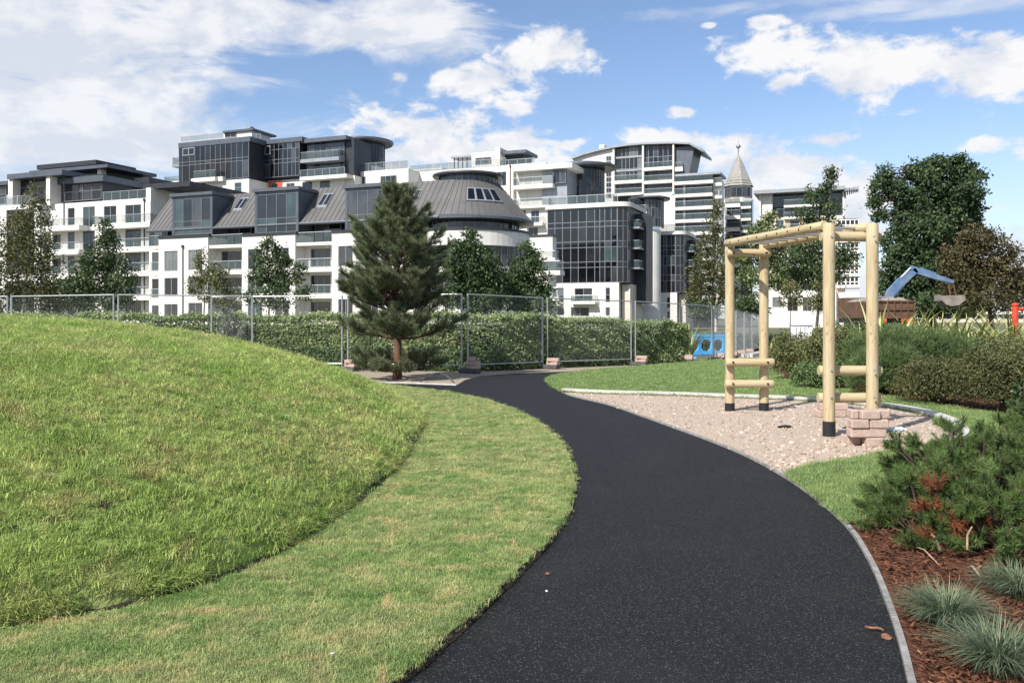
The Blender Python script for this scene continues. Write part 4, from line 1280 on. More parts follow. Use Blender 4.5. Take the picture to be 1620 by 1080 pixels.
bc.balcony(902, 941, 477, 481, 467, 0.05, 1.3, step=1.5)
bc.balcony(862, 884, 478, 484, 468, 0.05, 1.3, step=1.5)
XD = [1024, 1032, 1041, 1050, 1055, 1062, 1069]
YD = [371.5, 389, 396, 405, 420, 435, 444, 463]
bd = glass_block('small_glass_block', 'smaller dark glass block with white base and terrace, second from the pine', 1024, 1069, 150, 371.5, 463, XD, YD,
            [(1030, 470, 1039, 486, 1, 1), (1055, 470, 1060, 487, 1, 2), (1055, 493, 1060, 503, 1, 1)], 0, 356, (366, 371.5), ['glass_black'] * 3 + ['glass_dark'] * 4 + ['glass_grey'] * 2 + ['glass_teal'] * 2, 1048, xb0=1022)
bd.balcony(1023, 1042, 487, 491, 479, 0.05, 1.4, step=1.5)

# ------------------------------------------------------------------ round pavilion between the glass blocks
def pavilion():
    b = Bld('round_penthouse', 'low round glazed penthouse with flat disc roof above the smaller glass block', 1026, 148, cat='penthouse', loc_d=0)
    D = 148; c = ((1027 - CX) / F * D, D)
    Zc = lambda py: CH + (HY - py) / F * (D - 3)
    m = MB(); m.lathe(c, [(2.0, Zc(362)), (2.0, -1.5)], 24); m.build('wall', MATS['render_white'], b.root)
    drum(b, c, 2.5, Zc(358), Zc(313), 16, 3, ['glass_dark', 'glass_grey', 'glass_black'], math.pi * 0.9, 2.1 * math.pi)
    disc_roof(b, c, 3.6, Zc(313.5), 0.35, rise=0.25)
    b.part('terrace_slab', 'render_white', [(993, 335, 1023, 342, -4, 3.0)])
    b.part('terrace_wall', 'render_cream', [(995, 317, 1010, 335, -4, 1.2)])
    b.rail(994, 325, 1022, 335, 2.9)
    return b
pavilion()

# ------------------------------------------------------------------ D: white block with balconies behind the round corner
def building_d():
    b = Bld('white_balcony_block', 'white apartment block with stacked balconies and dark round tower left of centre top', 800, 137)
    wins = [(762, 273, 777, 295, 2, 1), (787, 272, 801, 294, 2, 1), (787, 303, 801, 321, 2, 1), (762, 303, 777, 321, 2, 1), (648, 278, 661, 291, 2, 1), (680, 278, 694, 291, 2, 1), (818, 333, 832, 346, 2, 1), (840, 333, 853, 352, 2, 1), (836, 360, 851, 372, 2, 1)]
    b.wall(660, 267, 812, 330, -0.3, [w for w in wins if w[0] > 700 and w[0] < 805])
    b.core(560, 267, 862, -0.5, 12)
    b.wall(812, 326, 866, 420, 0.1, [w for w in wins if w[0] > 812], z0=-1.5)
    b.box(b.W, 803, 262, 812, 328, -6, 0.05)
    b.finish()
    b.pipe(807, 264, 330, 0.15, 'rust_pipe')
    b.part('roof_slab', 'render_white', [(812, 260, 905, 268, -8, 0.8)])
    b.grid([812, 823, 835, 846, 858], [268, 296], -1.2, ['glass_grey', 'glass_dark', 'glass_blind'])
    b.grid([875, 886, 895], [268, 290], 0.2, ['glass_grey', 'glass_dark'])
    b.part('panel', 'pale_metal', [(858, 268, 897, 326, -6, -0.2)])
    b.grid([812, 823, 835, 846, 860], [298, 326], -1.2, ['glass_dark', 'glass_dark', 'glass_grey'])
    b.part('inner_wall', 'dark_metal', [(810, 268, 862, 327, -7, -1.5)])
    b.balcony(812, 874, 292, 298, 280, -1.2, 1.0)
    b.balcony(812, 868, 325.5, 329, 314, -1.2, 0.9)
    b.balcony(828, 858, 352.5, 357, 343, 0.1, 1.2)
    # long rear wing
    b.part('rear_wing', 'render_white', [(540, 270, 646, 310, -9, 3.5)])
    for (x0, x1, y0, y1) in ((554, 578, 280, 293), (602, 627, 278, 290.5)):
        u0, u1, z0, z1 = b.R(x0, y0, x1, y1, 3.56)
        b.window(u0, u1, z0, z1, 3.56, 3, 1)
    b.part('rear_wing', 'render_white', [(645, 267, 700, 310, -9, -1.5)])
    b.rail(546, 257.5, 645, 270, 3.3); b.rail(648, 256, 800, 267, -0.6)
    # roof terrace pavilion
    b.part('terrace_house', 'render_white', [(746, 241, 784, 266, -7, -3.0)])
    u0, u1, z0, z1 = b.R(752, 249, 777, 260, -2.94); b.window(u0, u1, z0, z1, -2.94, 2, 1)
    b.part('chimney_wall', 'render_white', [(784, 233.5, 791, 265, -8, -2.9)])
    b.part('roof', 'grey_metal', [(790, 238, 832, 243, -9, -3.5)])
    b.part('terrace_house', 'dark_metal', [(793, 243, 828, 262, -9, -5)])
    b.part('canopy', 'pale_metal', [(713, 246, 747, 249, -7, -3.5)])
    for x in (718, 724, 731, 738): b.part('post', 'dark_metal', [(x, 249, x + 1, 266, -4, -3.8)])
    b.rail(791, 252, 846, 262, -0.8)
    # dark round tower
    D = 141; c = ((924 - CX) / F * D, D)
    Zc = lambda py: CH + (HY - py) / F * (D - 3.5)
    drum(b, c, 3.35, Zc(325), Zc(263), 22, 4, ['glass_black', 'glass_dark', 'glass_dark', 'glass_grey'], math.pi * 0.9, 2.1 * math.pi, frame='dark_metal')
    disc_roof(b, c, 5.3, Zc(263), 0.5, rise=0.5)
    m = MB(); m.lathe(c, [(3.2, Zc(325)), (3.2, -1.5)], 24); m.build('tower_wall', MATS['dark_metal'], b.root)
    return b
building_d()

# ------------------------------------------------------------------ H: dark glazed block at top left
def building_h():
    b = Bld('dark_glass_block', 'dark glazed upper block with balconies and drum-shaped end, rising behind the zinc roof', 340, 145)
    xs = [283, 289, 300, 309, 317, 325, 333, 341, 349, 357, 366, 375, 384, 394]
    b.grid(xs, [229, 253, 258, 285], 0, ['glass_black'] * 4 + ['glass_dark'] * 5 + ['glass_grey'], fw=0.09)
    b.part('body', 'dark_metal', [(283.5, 226, 394, 286, -9, -0.1)])
    b.part('parapet_cap', 'grey_metal', [(282, 221, 395.5, 229, -9.2, 0.15)])
    u0, u1, z0, z1 = b.R(289, 234, 308, 246, 0.1); b.window(u0, u1, z0, z1, 0.1, 2, 1, 'pale_metal', 'glass_dark', fw=0.14)
    b.balcony(305, 340, 281, 287, 270, 0, 1.5, step=1.6)
    b.part('soffit', 'render_white', [(302, 281, 352, 288, -2, 0.9)])
    b.balcony(272, 283, 260, 264, 249, -3, 0, 'pale_metal'); b.balcony(259, 283, 287, 291, 279, -4, 0, 'render_white')
    # white storey below
    b.wall(262, 287.5, 394, 330, 0.2, [(371, 289, 382, 304, 1, 2), (306, 290, 326, 305, 2, 1)], z0=-1.5)
    b.core(262, 287.5, 394, 0.2, 9)
    b.wall(394, 283, 545, 330, -5.0, [(453, 290, 466, 299, 2, 1), (478, 288, 494, 299, 2, 1), (506, 286, 522, 297, 2, 1)], z0=-1.5)
    b.core(394, 283, 560, -5.0, 8)
    b.finish()
    b.part('red_panel', 'red_panel', [(412, 287, 446, 302, -5.3, -4.9)])
    u0, u1, z0, z1 = b.R(429, 290, 439, 300, -4.8); b.window(u0, u1, z0, z1, -4.8, 2, 1)
    # second and third dark bays
    b.grid([416, 427, 434, 441, 448, 455, 462, 468, 474], [226, 236, 252, 258, 280], -4.2, ['glass_black'] * 2 + ['glass_dark'] * 5 + ['glass_grey'] * 2)
    b.part('parapet_cap', 'grey_metal', [(414, 219, 478, 226, -11, -4.0)])
    b.part('body', 'dark_metal', [(416.5, 224, 474, 282, -11, -4.35)])
    u0, u1, z0, z1 = b.R(419, 231, 428, 245, -4.05); b.window(u0, u1, z0, z1, -4.05, 1, 1, 'pale_metal', 'glass_dark', fw=0.14)
    b.grid([476, 487, 497, 507, 517, 527, 538, 545], [225, 240, 250, 275], -5.4, ['glass_dark', 'glass_grey', 'glass_grey', 'glass_black'])
    b.part('parapet_cap', 'grey_metal', [(476, 217, 547, 223.5, -11, -4.4)])
    b.part('body', 'dark_metal', [(476, 223, 560, 282, -11, -5.6)])
    b.balcony(475, 536, 250, 255.5, 239, -5.4, -3.6, 'pale_metal')
    b.rail(475, 267, 545, 278, -3.4)
    b.part('terrace_slab', 'render_white', [(474, 277.5, 548, 283, -9, -3.3)])
    # roof house and rails
    b.part('roof_house', 'render_white', [(354, 208, 398, 222, -8, -3.0)])
    u0, u1, z0, z1 = b.R(356, 210, 374, 217, -2.95); b.window(u0, u1, z0, z1, -2.95, 2, 1)
    b.part('roof', 'grey_metal', [(352, 205, 400, 208, -9, -2.6)])
    b.part('vent', 'pale_metal', [(389, 200, 396, 205, -5, -4)])
    b.rail(286, 213.5, 353, 221, -0.3, 1.1)
    b.rail(398, 212, 412, 220, -2, 1.1)
    # drum end
    D = 150; c = ((577 - CX) / F * D, D)
    Zc = lambda py: CH + (HY - py) / F * (D - 3)
    drum(b, c, 3.5, Zc(262), Zc(224), 22, 2, ['glass_black', 'glass_dark', 'glass_dark'], math.pi * 0.85, 2.15 * math.pi, frame='dark_metal')
    m = MB(); m.lathe(c, [(3.4, Zc(262)), (3.4, -1.5)], 24); m.build('tower_wall', MATS['render_white'], b.root)
    disc_roof(b, c, 5.0, Zc(224), 0.55, rise=0.45)
    return b
building_h()

# ------------------------------------------------------------------ E: tower block with the curved roof
def building_e():
    b = Bld('curved_roof_block', 'tall white block with swept curved roof and rows of balconies behind the glass blocks', 1015, 205)
    # curved roof and the wall that follows it
    prof = [(905, 249), (925, 242), (945, 236.5), (969, 231.5), (992, 228), (1015, 226), (1040, 225), (1066, 224.5), (1090, 225.5)]
    zt = [(b.U(x, 0.6), b.Z(x, y, 0.6)) for x, y in prof]
    rf = MB()
    for (ua, za), (ub, zb) in zip(zt[:-1], zt[1:]):
        q = b.pt
        rf.hexa([q(ua, 0.9, za - 0.45), q(ub, 0.9, zb - 0.45), q(ub, -14, zb - 0.45), q(ua, -14, za - 0.45), q(ua, 0.9, za), q(ub, 0.9, zb), q(ub, -14, zb), q(ua, -14, za)])
    ua, za = zt[-1]
    rf.hexa([b.pt(ua, 0.9, za - 0.45), b.pt(b.U(1113, 0), 0.2, b.Z(1113, 241)), b.pt(b.U(1113, 0), -12, b.Z(1113, 241)), b.pt(ua, -14, za - 0.45), b.pt(ua, 0.9, za), b.pt(b.U(1113, 0), 0.2, b.Z(1113, 237)), b.pt(b.U(1113, 0), -12, b.Z(1113, 237)), b.pt(ua, -14, za)])
    rf.build('roof', MATS['pale_metal'], b.root)
    w = MB()
    lo = -1.5
    for (ua, za), (ub, zb) in zip(zt[:3], zt[1:4]):
        q = b.pt
        w.hexa([q(ua, 0, lo), q(ub, 0, lo), q(ub, -12, lo), q(ua, -12, lo), q(ua, 0, za - 0.46), q(ub, 0, zb - 0.46), q(ub, -12, zb - 0.46), q(ua, -12, za - 0.46)])
    b.box(w, 969, 232, 972, 306, -4, 0.5)
    b.box(w, 1044, 304, 1068, 470, -8, 0.3)
    w.build('wall', MATS['render_white'], b.root)
    for k in range(8):
        u0, u1, z0, z1 = b.R(959, 247 + k * 8.4, 967, 254 + k * 8.4, 0.08)
        b.window(u0, u1, z0, z1, 0.08, 2, 1)
    b.part('body', 'dark_metal', [(971, 229, 1068, 315, -12, -1.4)])
    b.grid([972, 984, 990, 996, 1003, 1009, 1016], [232, 248, 267, 284], -0.4, ['glass_dark', 'glass_dark', 'glass_grey', 'glass_blind'], frame='pale_metal')
    b.grid([1018, 1026, 1034, 1041, 1049, 1057, 1065], [229, 248, 267], -0.4, ['glass_dark', 'glass_dark', 'glass_grey', 'glass_black'], frame='pale_metal')
    b.part('spandrel', 'pale_metal', [(972, 247, 1016, 250, -1, -0.2)]); b.part('spandrel', 'pale_metal', [(972, 268, 1016, 271, -1, -0.2)])
    for x in (1017, 1065): b.part('fin', 'render_white', [(x - 1.2, 227, x + 1.3, 307, -1, 0.6)])
    b.grid([972, 983, 994, 1005, 1016], [288, 304], -1.2, ['glass_dark', 'glass_black', 'glass_grey'])
    b.grid([1018, 1030, 1042, 1054, 1065], [270, 284], -1.2, ['glass_dark', 'glass_black', 'glass_grey'])
    b.grid([1018, 1030, 1042, 1054, 1065], [289, 304], -1.2, ['glass_dark', 'glass_black', 'glass_grey'])
    b.balcony(1018, 1066, 264, 269, 256, -1.2, 0.4, step=2); b.balcony(1068, 1080, 264, 271, 257, -2, 0.4, step=2)
    for x0, x1 in ((971, 1016), (1018, 1066)):
        b.balcony(x0, x1, 285, 290, 277, -1.2, 0.4, step=2); b.balcony(x0, x1, 305, 309, 298, -1.2, 0.4, step=2)
    # raked end wall under the roof
    m = MB()
    z0, z1 = b.Z(1085, 275, -0.5), b.Z(1085, 232, -0.5)
    ua, ub, uc, ud = b.U(1068, -.5), b.U(1090, -.5), b.U(1099, -.5), b.U(1068, -.5)
    q = b.pt
    m.hexa([q(ua, -0.5, z0), q(ub, -0.5, z0), q(ub, -10, z0), q(ua, -10, z0), q(ua, -0.5, z1), q(uc, -0.5, z1), q(uc, -10, z1), q(ua, -10, z1)])
    m.build('end_wall', MATS['grey_metal'], b.root)
    # lower wing of stacked balconies
    b.part('wing_body', 'dark_metal', [(1068, 276, 1128, 520, -9, -1.2)])
    b.part('wing_roof', 'pale_metal', [(1066, 273.5, 1140, 277, -9, 0.2)])
    for k in range(10):
        y = 286 + k * 20.2
        b.balcony(1067, 1128 - (k % 2), y, y + 5, y - 9, -1.2, 0.9, step=2.5)
        b.grid([1069, 1080, 1092, 1104, 1116, 1127], [y + 5.5, y + 19.5], -1.0, ['glass_dark', 'glass_black', 'glass_black', 'glass_grey'])
        b.part('pier', 'pale_metal', [(1081, y + 5, 1084, y + 20, -1.0, 0.2)])
    b.part('wing_side', 'render_white', [(1128, 281, 1138, 470, -9, -1.5)])
    for k in range(8):
        y = 286 + k * 20.2
        b.balcony(1128, 1142, y + 3, y + 8, y - 5, -3, -0.5, step=2.5)
    b.part('chimney', 'render_white', [(948, 229, 956, 238, -8, -6)])
    return b
building_e()

# ------------------------------------------------------------------ F: turret with spire
def building_f():
    b = Bld('spired_turret', 'pointed shingle-roofed turret with ball finial between the curved-roof block and the right block', 1166, 226, cat='turret', loc_d=0)
    D = 226; c = ((1168 - CX) / F * D, D)
    Zc = lambda py: CH + (HY - py) / F * D
    s = D / F
    cone = MB(); cone.lathe(c, [(24.5 * s, Zc(296)), (21 * s, Zc(291)), (14.5 * s, Zc(275)), (7.5 * s, Zc(258)), (1.0 * s, Zc(245))], 8)
    o = cone.build('spire', MATS['shingle'], b.root)
    for k in range(9):
        y = 292 - k * 4.6
        t = (296 - y) / 51
        r = (24.5 - 23.5 * t ** 0.82) * s
        m = MB(); m.lathe(c, [(r + 0.10, Zc(y)), (r + 0.22, Zc(y)), (r + 0.02, Zc(y - 1.5))], 8); m.build('shingle_course', MATS['shingle'], o)
    m = MB(); m.lathe(c, [(0.12, Zc(245)), (0.22, Zc(239)), (0.10, Zc(236)), (0.55, Zc(233.5)), (0.68, Zc(231.5)), (0.5, Zc(229.5)), (0.08, Zc(228)), (0.02, Zc(219))], 12)
    m.build('finial', MATS['pale_metal'], b.root, smooth=True)
    m = MB(); m.lathe(c, [(21 * s, Zc(296)), (21 * s, Zc(316)), (24 * s, Zc(317)), (24 * s, Zc(322)), (20 * s, Zc(322)), (20 * s, -1.5)], 8)
    m.build('wall', MATS['render_white'], b.root)
    drum(b, c, 21.3 * s, Zc(314), Zc(299), 16, 1, ['glass_dark', 'glass_grey', 'glass_blind'])
    for k in range(6):
        y = 322 + k * 19
        b.balcony(1147, 1171, y, y + 6, y - 9, 0, 3.8, step=2.5)
        b.grid([1150, 1157, 1164, 1171], [y + 6, y + 17], 3.4, ['glass_black', 'glass_dark'])
    b.part('blue_wall', 'glass_teal', [(1172, 318, 1190, 470, 0, 3.2)])
    for k in range(7):
        b.balcony(1172, 1188, 326 + k * 19, 330 + k * 19, 319 + k * 19, 3.2, 4.2, step=2.5)
    return b
building_f()

# ------------------------------------------------------------------ G: block at right behind the climbing frame
def building_g():
    b = Bld('flat_roof_block', 'white and tan apartment block with wide flat roof behind the climbing frame', 1270, 200)
    b.part('roof', 'pale_metal', [(1192, 297.5, 1337, 303, -14, 2.2)])
    can = MB()
    for k in range(7):
        x = 1337 + k * 3.4
        u = b.U(x, 2); b.lbox(can, u - 0.12, u + 0.12, -6, 2.0, b.Z(x, 301 - k * 1.0, 2) - 0.2, b.Z(x, 301 - k * 1.0, 2) + 0.2)
    b.lbox(can, b.U(1336, 2), b.U(1358, 2), 1.7, 2.0, b.Z(1347, 299, 2) - 0.15, b.Z(1347, 299, 2) + 0.3)
    b.lbox(can, b.U(1336, 2), b.U(1358, 2), -2.0, -1.7, b.Z(1347, 299, 2) - 0.15, b.Z(1347, 299, 2) + 0.3)
    can.build('roof_grille', MATS['pale_metal'], b.root)
    wins = []
    for k in range(7):
        y = 348 + k * 19.5
        wins += [(1250, y, 1264, y + 13, 2, 1), (1276, y, 1290, y + 13, 2, 1), (1205, y, 1218, y + 13, 2, 1), (1228, y, 1240, y + 13, 2, 1), (1302, y, 1316, y + 13, 2, 1)]
    b.wall(1200, 343, 1323, 530, 0, wins, z0=-1.5)
    b.core(1200, 343, 1336, 0, 12)
    b.finish('render_cream')
    b.part('upper_wall', 'render_white', [(1202, 304, 1222, 343, -10, -0.2)])
    b.part('upper_body', 'dark_metal', [(1222, 304, 1334, 343.5, -10, -1.4)])
    b.grid([1223, 1231, 1240, 1256, 1272, 1288, 1304, 1318, 1332], [304, 315, 325], -1.0, ['glass_dark', 'glass_dark', 'glass_grey', 'glass_black'])
    b.grid([1229, 1240, 1253, 1266, 1279, 1294, 1312, 1332], [328, 343], -1.0, ['glass_dark', 'glass_grey', 'glass_black'])
    b.balcony(1240, 1296, 323.5, 327, 315, -1.0, 1.0, step=2.5); b.balcony(1240, 1296, 342, 345.5, 335, -1.0, 1.0, step=2.5)
    b.part('post', 'render_white', [(1333, 303, 1335.5, 342, -1, 0.6)]); b.part('post', 'render_white', [(1201, 303, 1203.5, 342, -1, 0.6)])
    b.part('tan_panel', 'tan_panel', [(1241, 346, 1249, 362, -0.1, 0.08)]); b.part('tan_panel', 'tan_panel', [(1265, 346, 1275, 362, -0.1, 0.08)])
    for k in range(7):
        y = 362 + k * 19.5
        b.balcony(1238, 1296, y, y + 4.5, y - 8, 0, 1.4, step=2.5)
    # glazed corner bay in white framing
    b.part('bay_body', 'glass_black', [(1325, 346, 1358, 452, -6, 0.4)])
    for k in range(6):
        y = 347 + k * 18
        b.grid([1324, 1331, 1338, 1345, 1352, 1359], [y, y + 9, y + 15], 0.8, ['glass_dark', 'glass_black', 'glass_grey'], frame='render_white', name='bay_window', fw=0.22)
        b.part('bay_band', 'render_white', [(1323, y + 14.5, 1360, y + 18.3, -6, 1.2)])
    b.wall(1323, 462, 1360, 530, 1.2, [(1331, 472, 1341, 489, 1, 1), (1349, 472, 1355, 489, 1, 1), (1331, 495, 1341, 505, 1, 1)], z0=-1.5, mb=(W := MB()))
    b.core(1323, 462, 1360, 1.2, 7, mb=W); W.build('wall', MATS['render_white'], b.root)
    # podium
    W = MB(); b.wall(1215, 460, 1323, 530, 3.0, [(1222, 470, 1235, 486, 1, 1), (1246, 470, 1262, 492, 2, 1), (1270, 470, 1284, 492, 2, 1), (1294, 470, 1306, 492, 1, 1)], z0=-1.5, mb=W)
    b.core(1215, 460, 1323, 3.0, 3.2, mb=W); W.build('podium_wall', MATS['render_white'], b.root)
    b.rail(1216, 450, 1322, 460, 2.8, 2.5)
    return b
building_g()

# ------------------------------------------------------------------ low white building far at the right
b = Bld('low_white_building', 'long low white roofed building on the far right horizon', 1560, 420, th=4)
b.part('wall', 'render_cream', [(1478, 497, 1760, 512, -20, 0)])
b.part('roof', 'render_white', [(1476, 490.5, 1762, 497, -22, 1.5)])
for k in range(9):
    u0, u1, z0, z1 = b.R(1490 + k * 24, 499, 1505 + k * 24, 504, 0.1); b.window(u0, u1, z0, z1, 0.1, 2, 1)
# ================================================================== PLANTS
surf('bark_brown', (0.105, 0.070, 0.048), (0.055, 0.038, 0.028), scale=9, rough=0.9, bump=0.6, stretch=(1, 1, 0.25))
surf('bark_pine', (0.20, 0.095, 0.060), (0.085, 0.050, 0.038), scale=8, rough=0.9, bump=0.8, stretch=(1, 1, 0.5))
surf('bark_birch', (0.62, 0.58, 0.52), (0.20, 0.165, 0.14), scale=5, rough=0.8, bump=0.3, stretch=(1, 1, 2.0), contrast=(0.45, 0.70))
surf('bark_grey', (0.17, 0.145, 0.115), (0.10, 0.085, 0.068), scale=9, rough=0.9, bump=0.5)
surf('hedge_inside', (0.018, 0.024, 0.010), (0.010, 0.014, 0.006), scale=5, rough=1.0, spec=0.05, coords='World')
leaf_mat('leaf_hedge', (0.165, 0.235, 0.092), (0.370, 0.430, 0.195), (0.50, 0.52, 0.26), rough=0.45, spec=0.35)
leaf_mat('leaf_dark', (0.036, 0.066, 0.026), (0.100, 0.150, 0.056), rough=0.5)
leaf_mat('leaf_mid', (0.040, 0.072, 0.026), (0.120, 0.165, 0.064), rough=0.45, spec=0.4)
leaf_mat('leaf_pale', (0.075, 0.125, 0.035), (0.20, 0.25, 0.095), (0.36, 0.37, 0.22), rough=0.45, spec=0.4)
leaf_mat('leaf_birch', (0.060, 0.070, 0.022), (0.135, 0.140, 0.048), (0.21, 0.15, 0.065))
leaf_mat('leaf_poplar', (0.030, 0.058, 0.026), (0.100, 0.148, 0.062), (0.16, 0.19, 0.10))
leaf_mat('leaf_brown', (0.060, 0.055, 0.024), (0.135, 0.115, 0.052), (0.17, 0.115, 0.060))
leaf_mat('leaf_bronze', (0.060, 0.068, 0.026), (0.165, 0.165, 0.065), (0.26, 0.20, 0.095))
leaf_mat('leaf_olive', (0.080, 0.100, 0.036), (0.215, 0.225, 0.090), (0.32, 0.26, 0.13))
leaf_mat('leaf_heath', (0.070, 0.125, 0.044), (0.195, 0.260, 0.100))
leaf_mat('leaf_silver', (0.20, 0.24, 0.19), (0.42, 0.45, 0.38), trans=0.1)
leaf_mat('leaf_phormium', (0.14, 0.19, 0.06), (0.46, 0.45, 0.17), (0.64, 0.61, 0.32), trans=0.15)
leaf_mat('needle_pine', (0.075, 0.100, 0.052), (0.210, 0.245, 0.128), (0.30, 0.30, 0.16), trans=0.1)
leaf_mat('needle_mugo', (0.036, 0.070, 0.020), (0.118, 0.192, 0.046), (0.22, 0.30, 0.09), trans=0.12)
leaf_mat('needle_dead', (0.16, 0.045, 0.018), (0.34, 0.11, 0.045), trans=0.1)
leaf_mat('blade_fescue', (0.070, 0.105, 0.058), (0.185, 0.235, 0.135), (0.33, 0.30, 0.18), trans=0.15)

def rand_dirs(n, r=RNG):
    v = r.normal(size=(n, 3)); return v / np.linalg.norm(v, axis=1, keepdims=True)
def leaf_quads(pos, size, asp=0.5, bias=None, bw=0.0, fold=0.12):
    """one folded four-cornered leaf at each position"""
    n = len(pos)
    if bias is None or bw <= 0: c = rand_dirs(n)
    else:
        c = rand_dirs(n) + np.asarray(bias) * bw; c /= np.linalg.norm(c, axis=1, keepdims=True) + 1e-9
    t = rand_dirs(n); a = np.cross(c, t); a /= np.linalg.norm(a, axis=1, keepdims=True) + 1e-9
    b = np.cross(c, a)
    L = (size * RNG.uniform(0.6, 1.25, n))[:, None]
    v = np.stack([pos, pos + a * L * 0.5 + b * L * asp * 0.5 + c * L * fold, pos + a * L, pos + a * L * 0.5 - b * L * asp * 0.5 + c * L * fold], 1).reshape(-1, 3)
    f = np.arange(4 * n).reshape(n, 4)
    return v, f
def needles(base, dirs, n, length, spread, width, along=0.0, r=RNG):
    """n thin needles round each (base, dir) shoot"""
    m = len(base)
    B = np.repeat(base, n, 0); Dd = np.repeat(dirs, n, 0)
    B = B + Dd * (r.uniform(0, 1, (m * n, 1)) * along)
    v = Dd * 1.0 + rand_dirs(m * n, r) * spread; v /= np.linalg.norm(v, axis=1, keepdims=True)
    L = (length * r.uniform(0.7, 1.2, m * n))[:, None]
    s = np.cross(v, rand_dirs(m * n, r)); s /= np.linalg.norm(s, axis=1, keepdims=True) + 1e-9
    V = np.stack([B - s * width / 2, B + s * width / 2, B + v * L], 1).reshape(-1, 3)
    return V, np.arange(3 * m * n).reshape(-1, 3)

def bark_limb(mb, a, b, r0, r1, bend=0.12, sides=6, seg=5):
    a, b = Vector(a), Vector(b)
    L = (b - a).length
    off = Vector((random.uniform(-1, 1), random.uniform(-1, 1), random.uniform(-.3, 1))) * L * bend
    pts = [a.lerp(b, t / seg) + off * math.sin(math.pi * t / seg) for t in range(seg + 1)]
    mb.tube(pts, [r0 + (r1 - r0) * t / seg for t in range(seg + 1)], sides)
    return pts

def lobed_tree(name, label, px, D, lobes, leaf, leaf_size, dens, bark, trunk_r, trunk_top=None, group=None, stems=None, clump=0.20, asp=0.55, cat='tree', droop=0.0, depth=1.0, fill=1.0, per=26):
    """lobes: (px, py, rx, ry) in photo pixels, each a mass of foliage at its own depth"""
    base = GX(px, D)
    root = thing(name, base, label, cat, group)
    s = D / F
    tb = MB()
    cs = []
    for (lx, ly, rx, ry) in lobes:
        if 30 < D < 60: rx, ry = rx * 1.14, ry * 1.10
        elif D < 115: rx, ry = rx * 1.10, ry * 1.10
        off = random.uniform(-0.55, 0.55) * rx * s * depth
        c = Vector(((lx - CX) * s, D + off, CH + (HY - ly) * s))
        cs.append((c, rx * s, ry * s))
    top = max(c.z + 0.5 * h for c, w, h in cs)
    tops = max(cs, key=lambda q: q[0].z)[0]
    for (sx, lean) in (stems or [(px, 0)]):
        b0 = GX(sx, D)
        tp = Vector((tops.x + lean * s, tops.y, top)) if not stems else Vector((b0.x + lean * s, b0.y, top * 0.97))
        trunk = [b0.lerp(tp, t / 8) + Vector((math.sin(t * 1.7 + sx) * 0.02, math.cos(t * 1.3) * 0.02, 0)) * (tp.z - b0.z) * 0.35 for t in range(9)]
        trunk[0] = b0 - Vector((0, 0, 0.1))
        tb.tube(trunk, [trunk_r * (1.15 - 0.125 * t) * (1.25 if t == 0 else 1) for t in range(9)], 8)
    P_, T_, O_ = [], [], []
    for (c, w, h) in cs:
        lobe_tone = random.uniform(-0.13, 0.13)
        zt = max(min(c.z - h * 0.6, top * 0.92), base.z + 0.25 * (top - base.z))
        k = min(range(9), key=lambda i: abs(trunk[i].z - zt))
        lp = bark_limb(tb, trunk[k], c, trunk_r * 0.45 * (1.1 - 0.08 * k), trunk_r * 0.15, sides=5)
        nc = max(14, int(dens * fill * (112 if D < 60 else 66) * (w * h) / (leaf_size * leaf_size * 30)))
        nc = min(nc, 700)
        d = rand_dirs(nc)
        rad = RNG.uniform(0.25, 1.0, nc) ** 0.55 * RNG.uniform(0.85, 1.18, nc)
        cc = np.array(c) + d * rad[:, None] * np.array([w, (w * 0.8 + h * 0.2) * depth, h])
        for i in range(0, nc, max(1, nc // 9)):
            bark_limb(tb, lp[random.randint(2, 5)], Vector(cc[i]), trunk_r * 0.13, trunk_r * 0.04, sides=4, seg=3)
        sg = clump * (w + h) / 2
        sg = max(min(sg, leaf_size * 2.2), leaf_size * 0.8)
        n = RNG.integers(int(per * 0.5), int(per * 1.4), nc)
        pp = np.repeat(cc, n, 0) + RNG.normal(size=(n.sum(), 3)) * sg * np.array([1, 1, 0.8])
        if droop: pp[:, 2] -= np.abs(RNG.normal(0, droop, len(pp)))
        O_.append(np.repeat(d, n, 0)); P_.append(pp); T_.append(np.clip(lobe_tone + np.repeat(RNG.uniform(0.1, 0.75, nc), n) + RNG.normal(0, 0.16, n.sum()), 0, 1))
    pos = np.concatenate(P_); tint = np.concatenate(T_); OUT = np.concatenate(O_)
    ok = pos[:, 2] > base.z + 0.15
    pos, tint, OUT = pos[ok], tint[ok], OUT[ok]
    tb.build('trunk', MATS[bark], root, smooth=True)
    v, f = leaf_quads(pos, leaf_size, asp, bias=OUT + np.array([0, 0, 0.35]), bw=0.75)
    o = add_obj('crown', np_mesh('crown', v, f, base, {'tint': tint}), MATS[leaf], root)
    return root, len(f)

tot = 0
def T(*a, **k):
    global tot
    r, n = lobed_tree(*a, **k); tot += n; return r

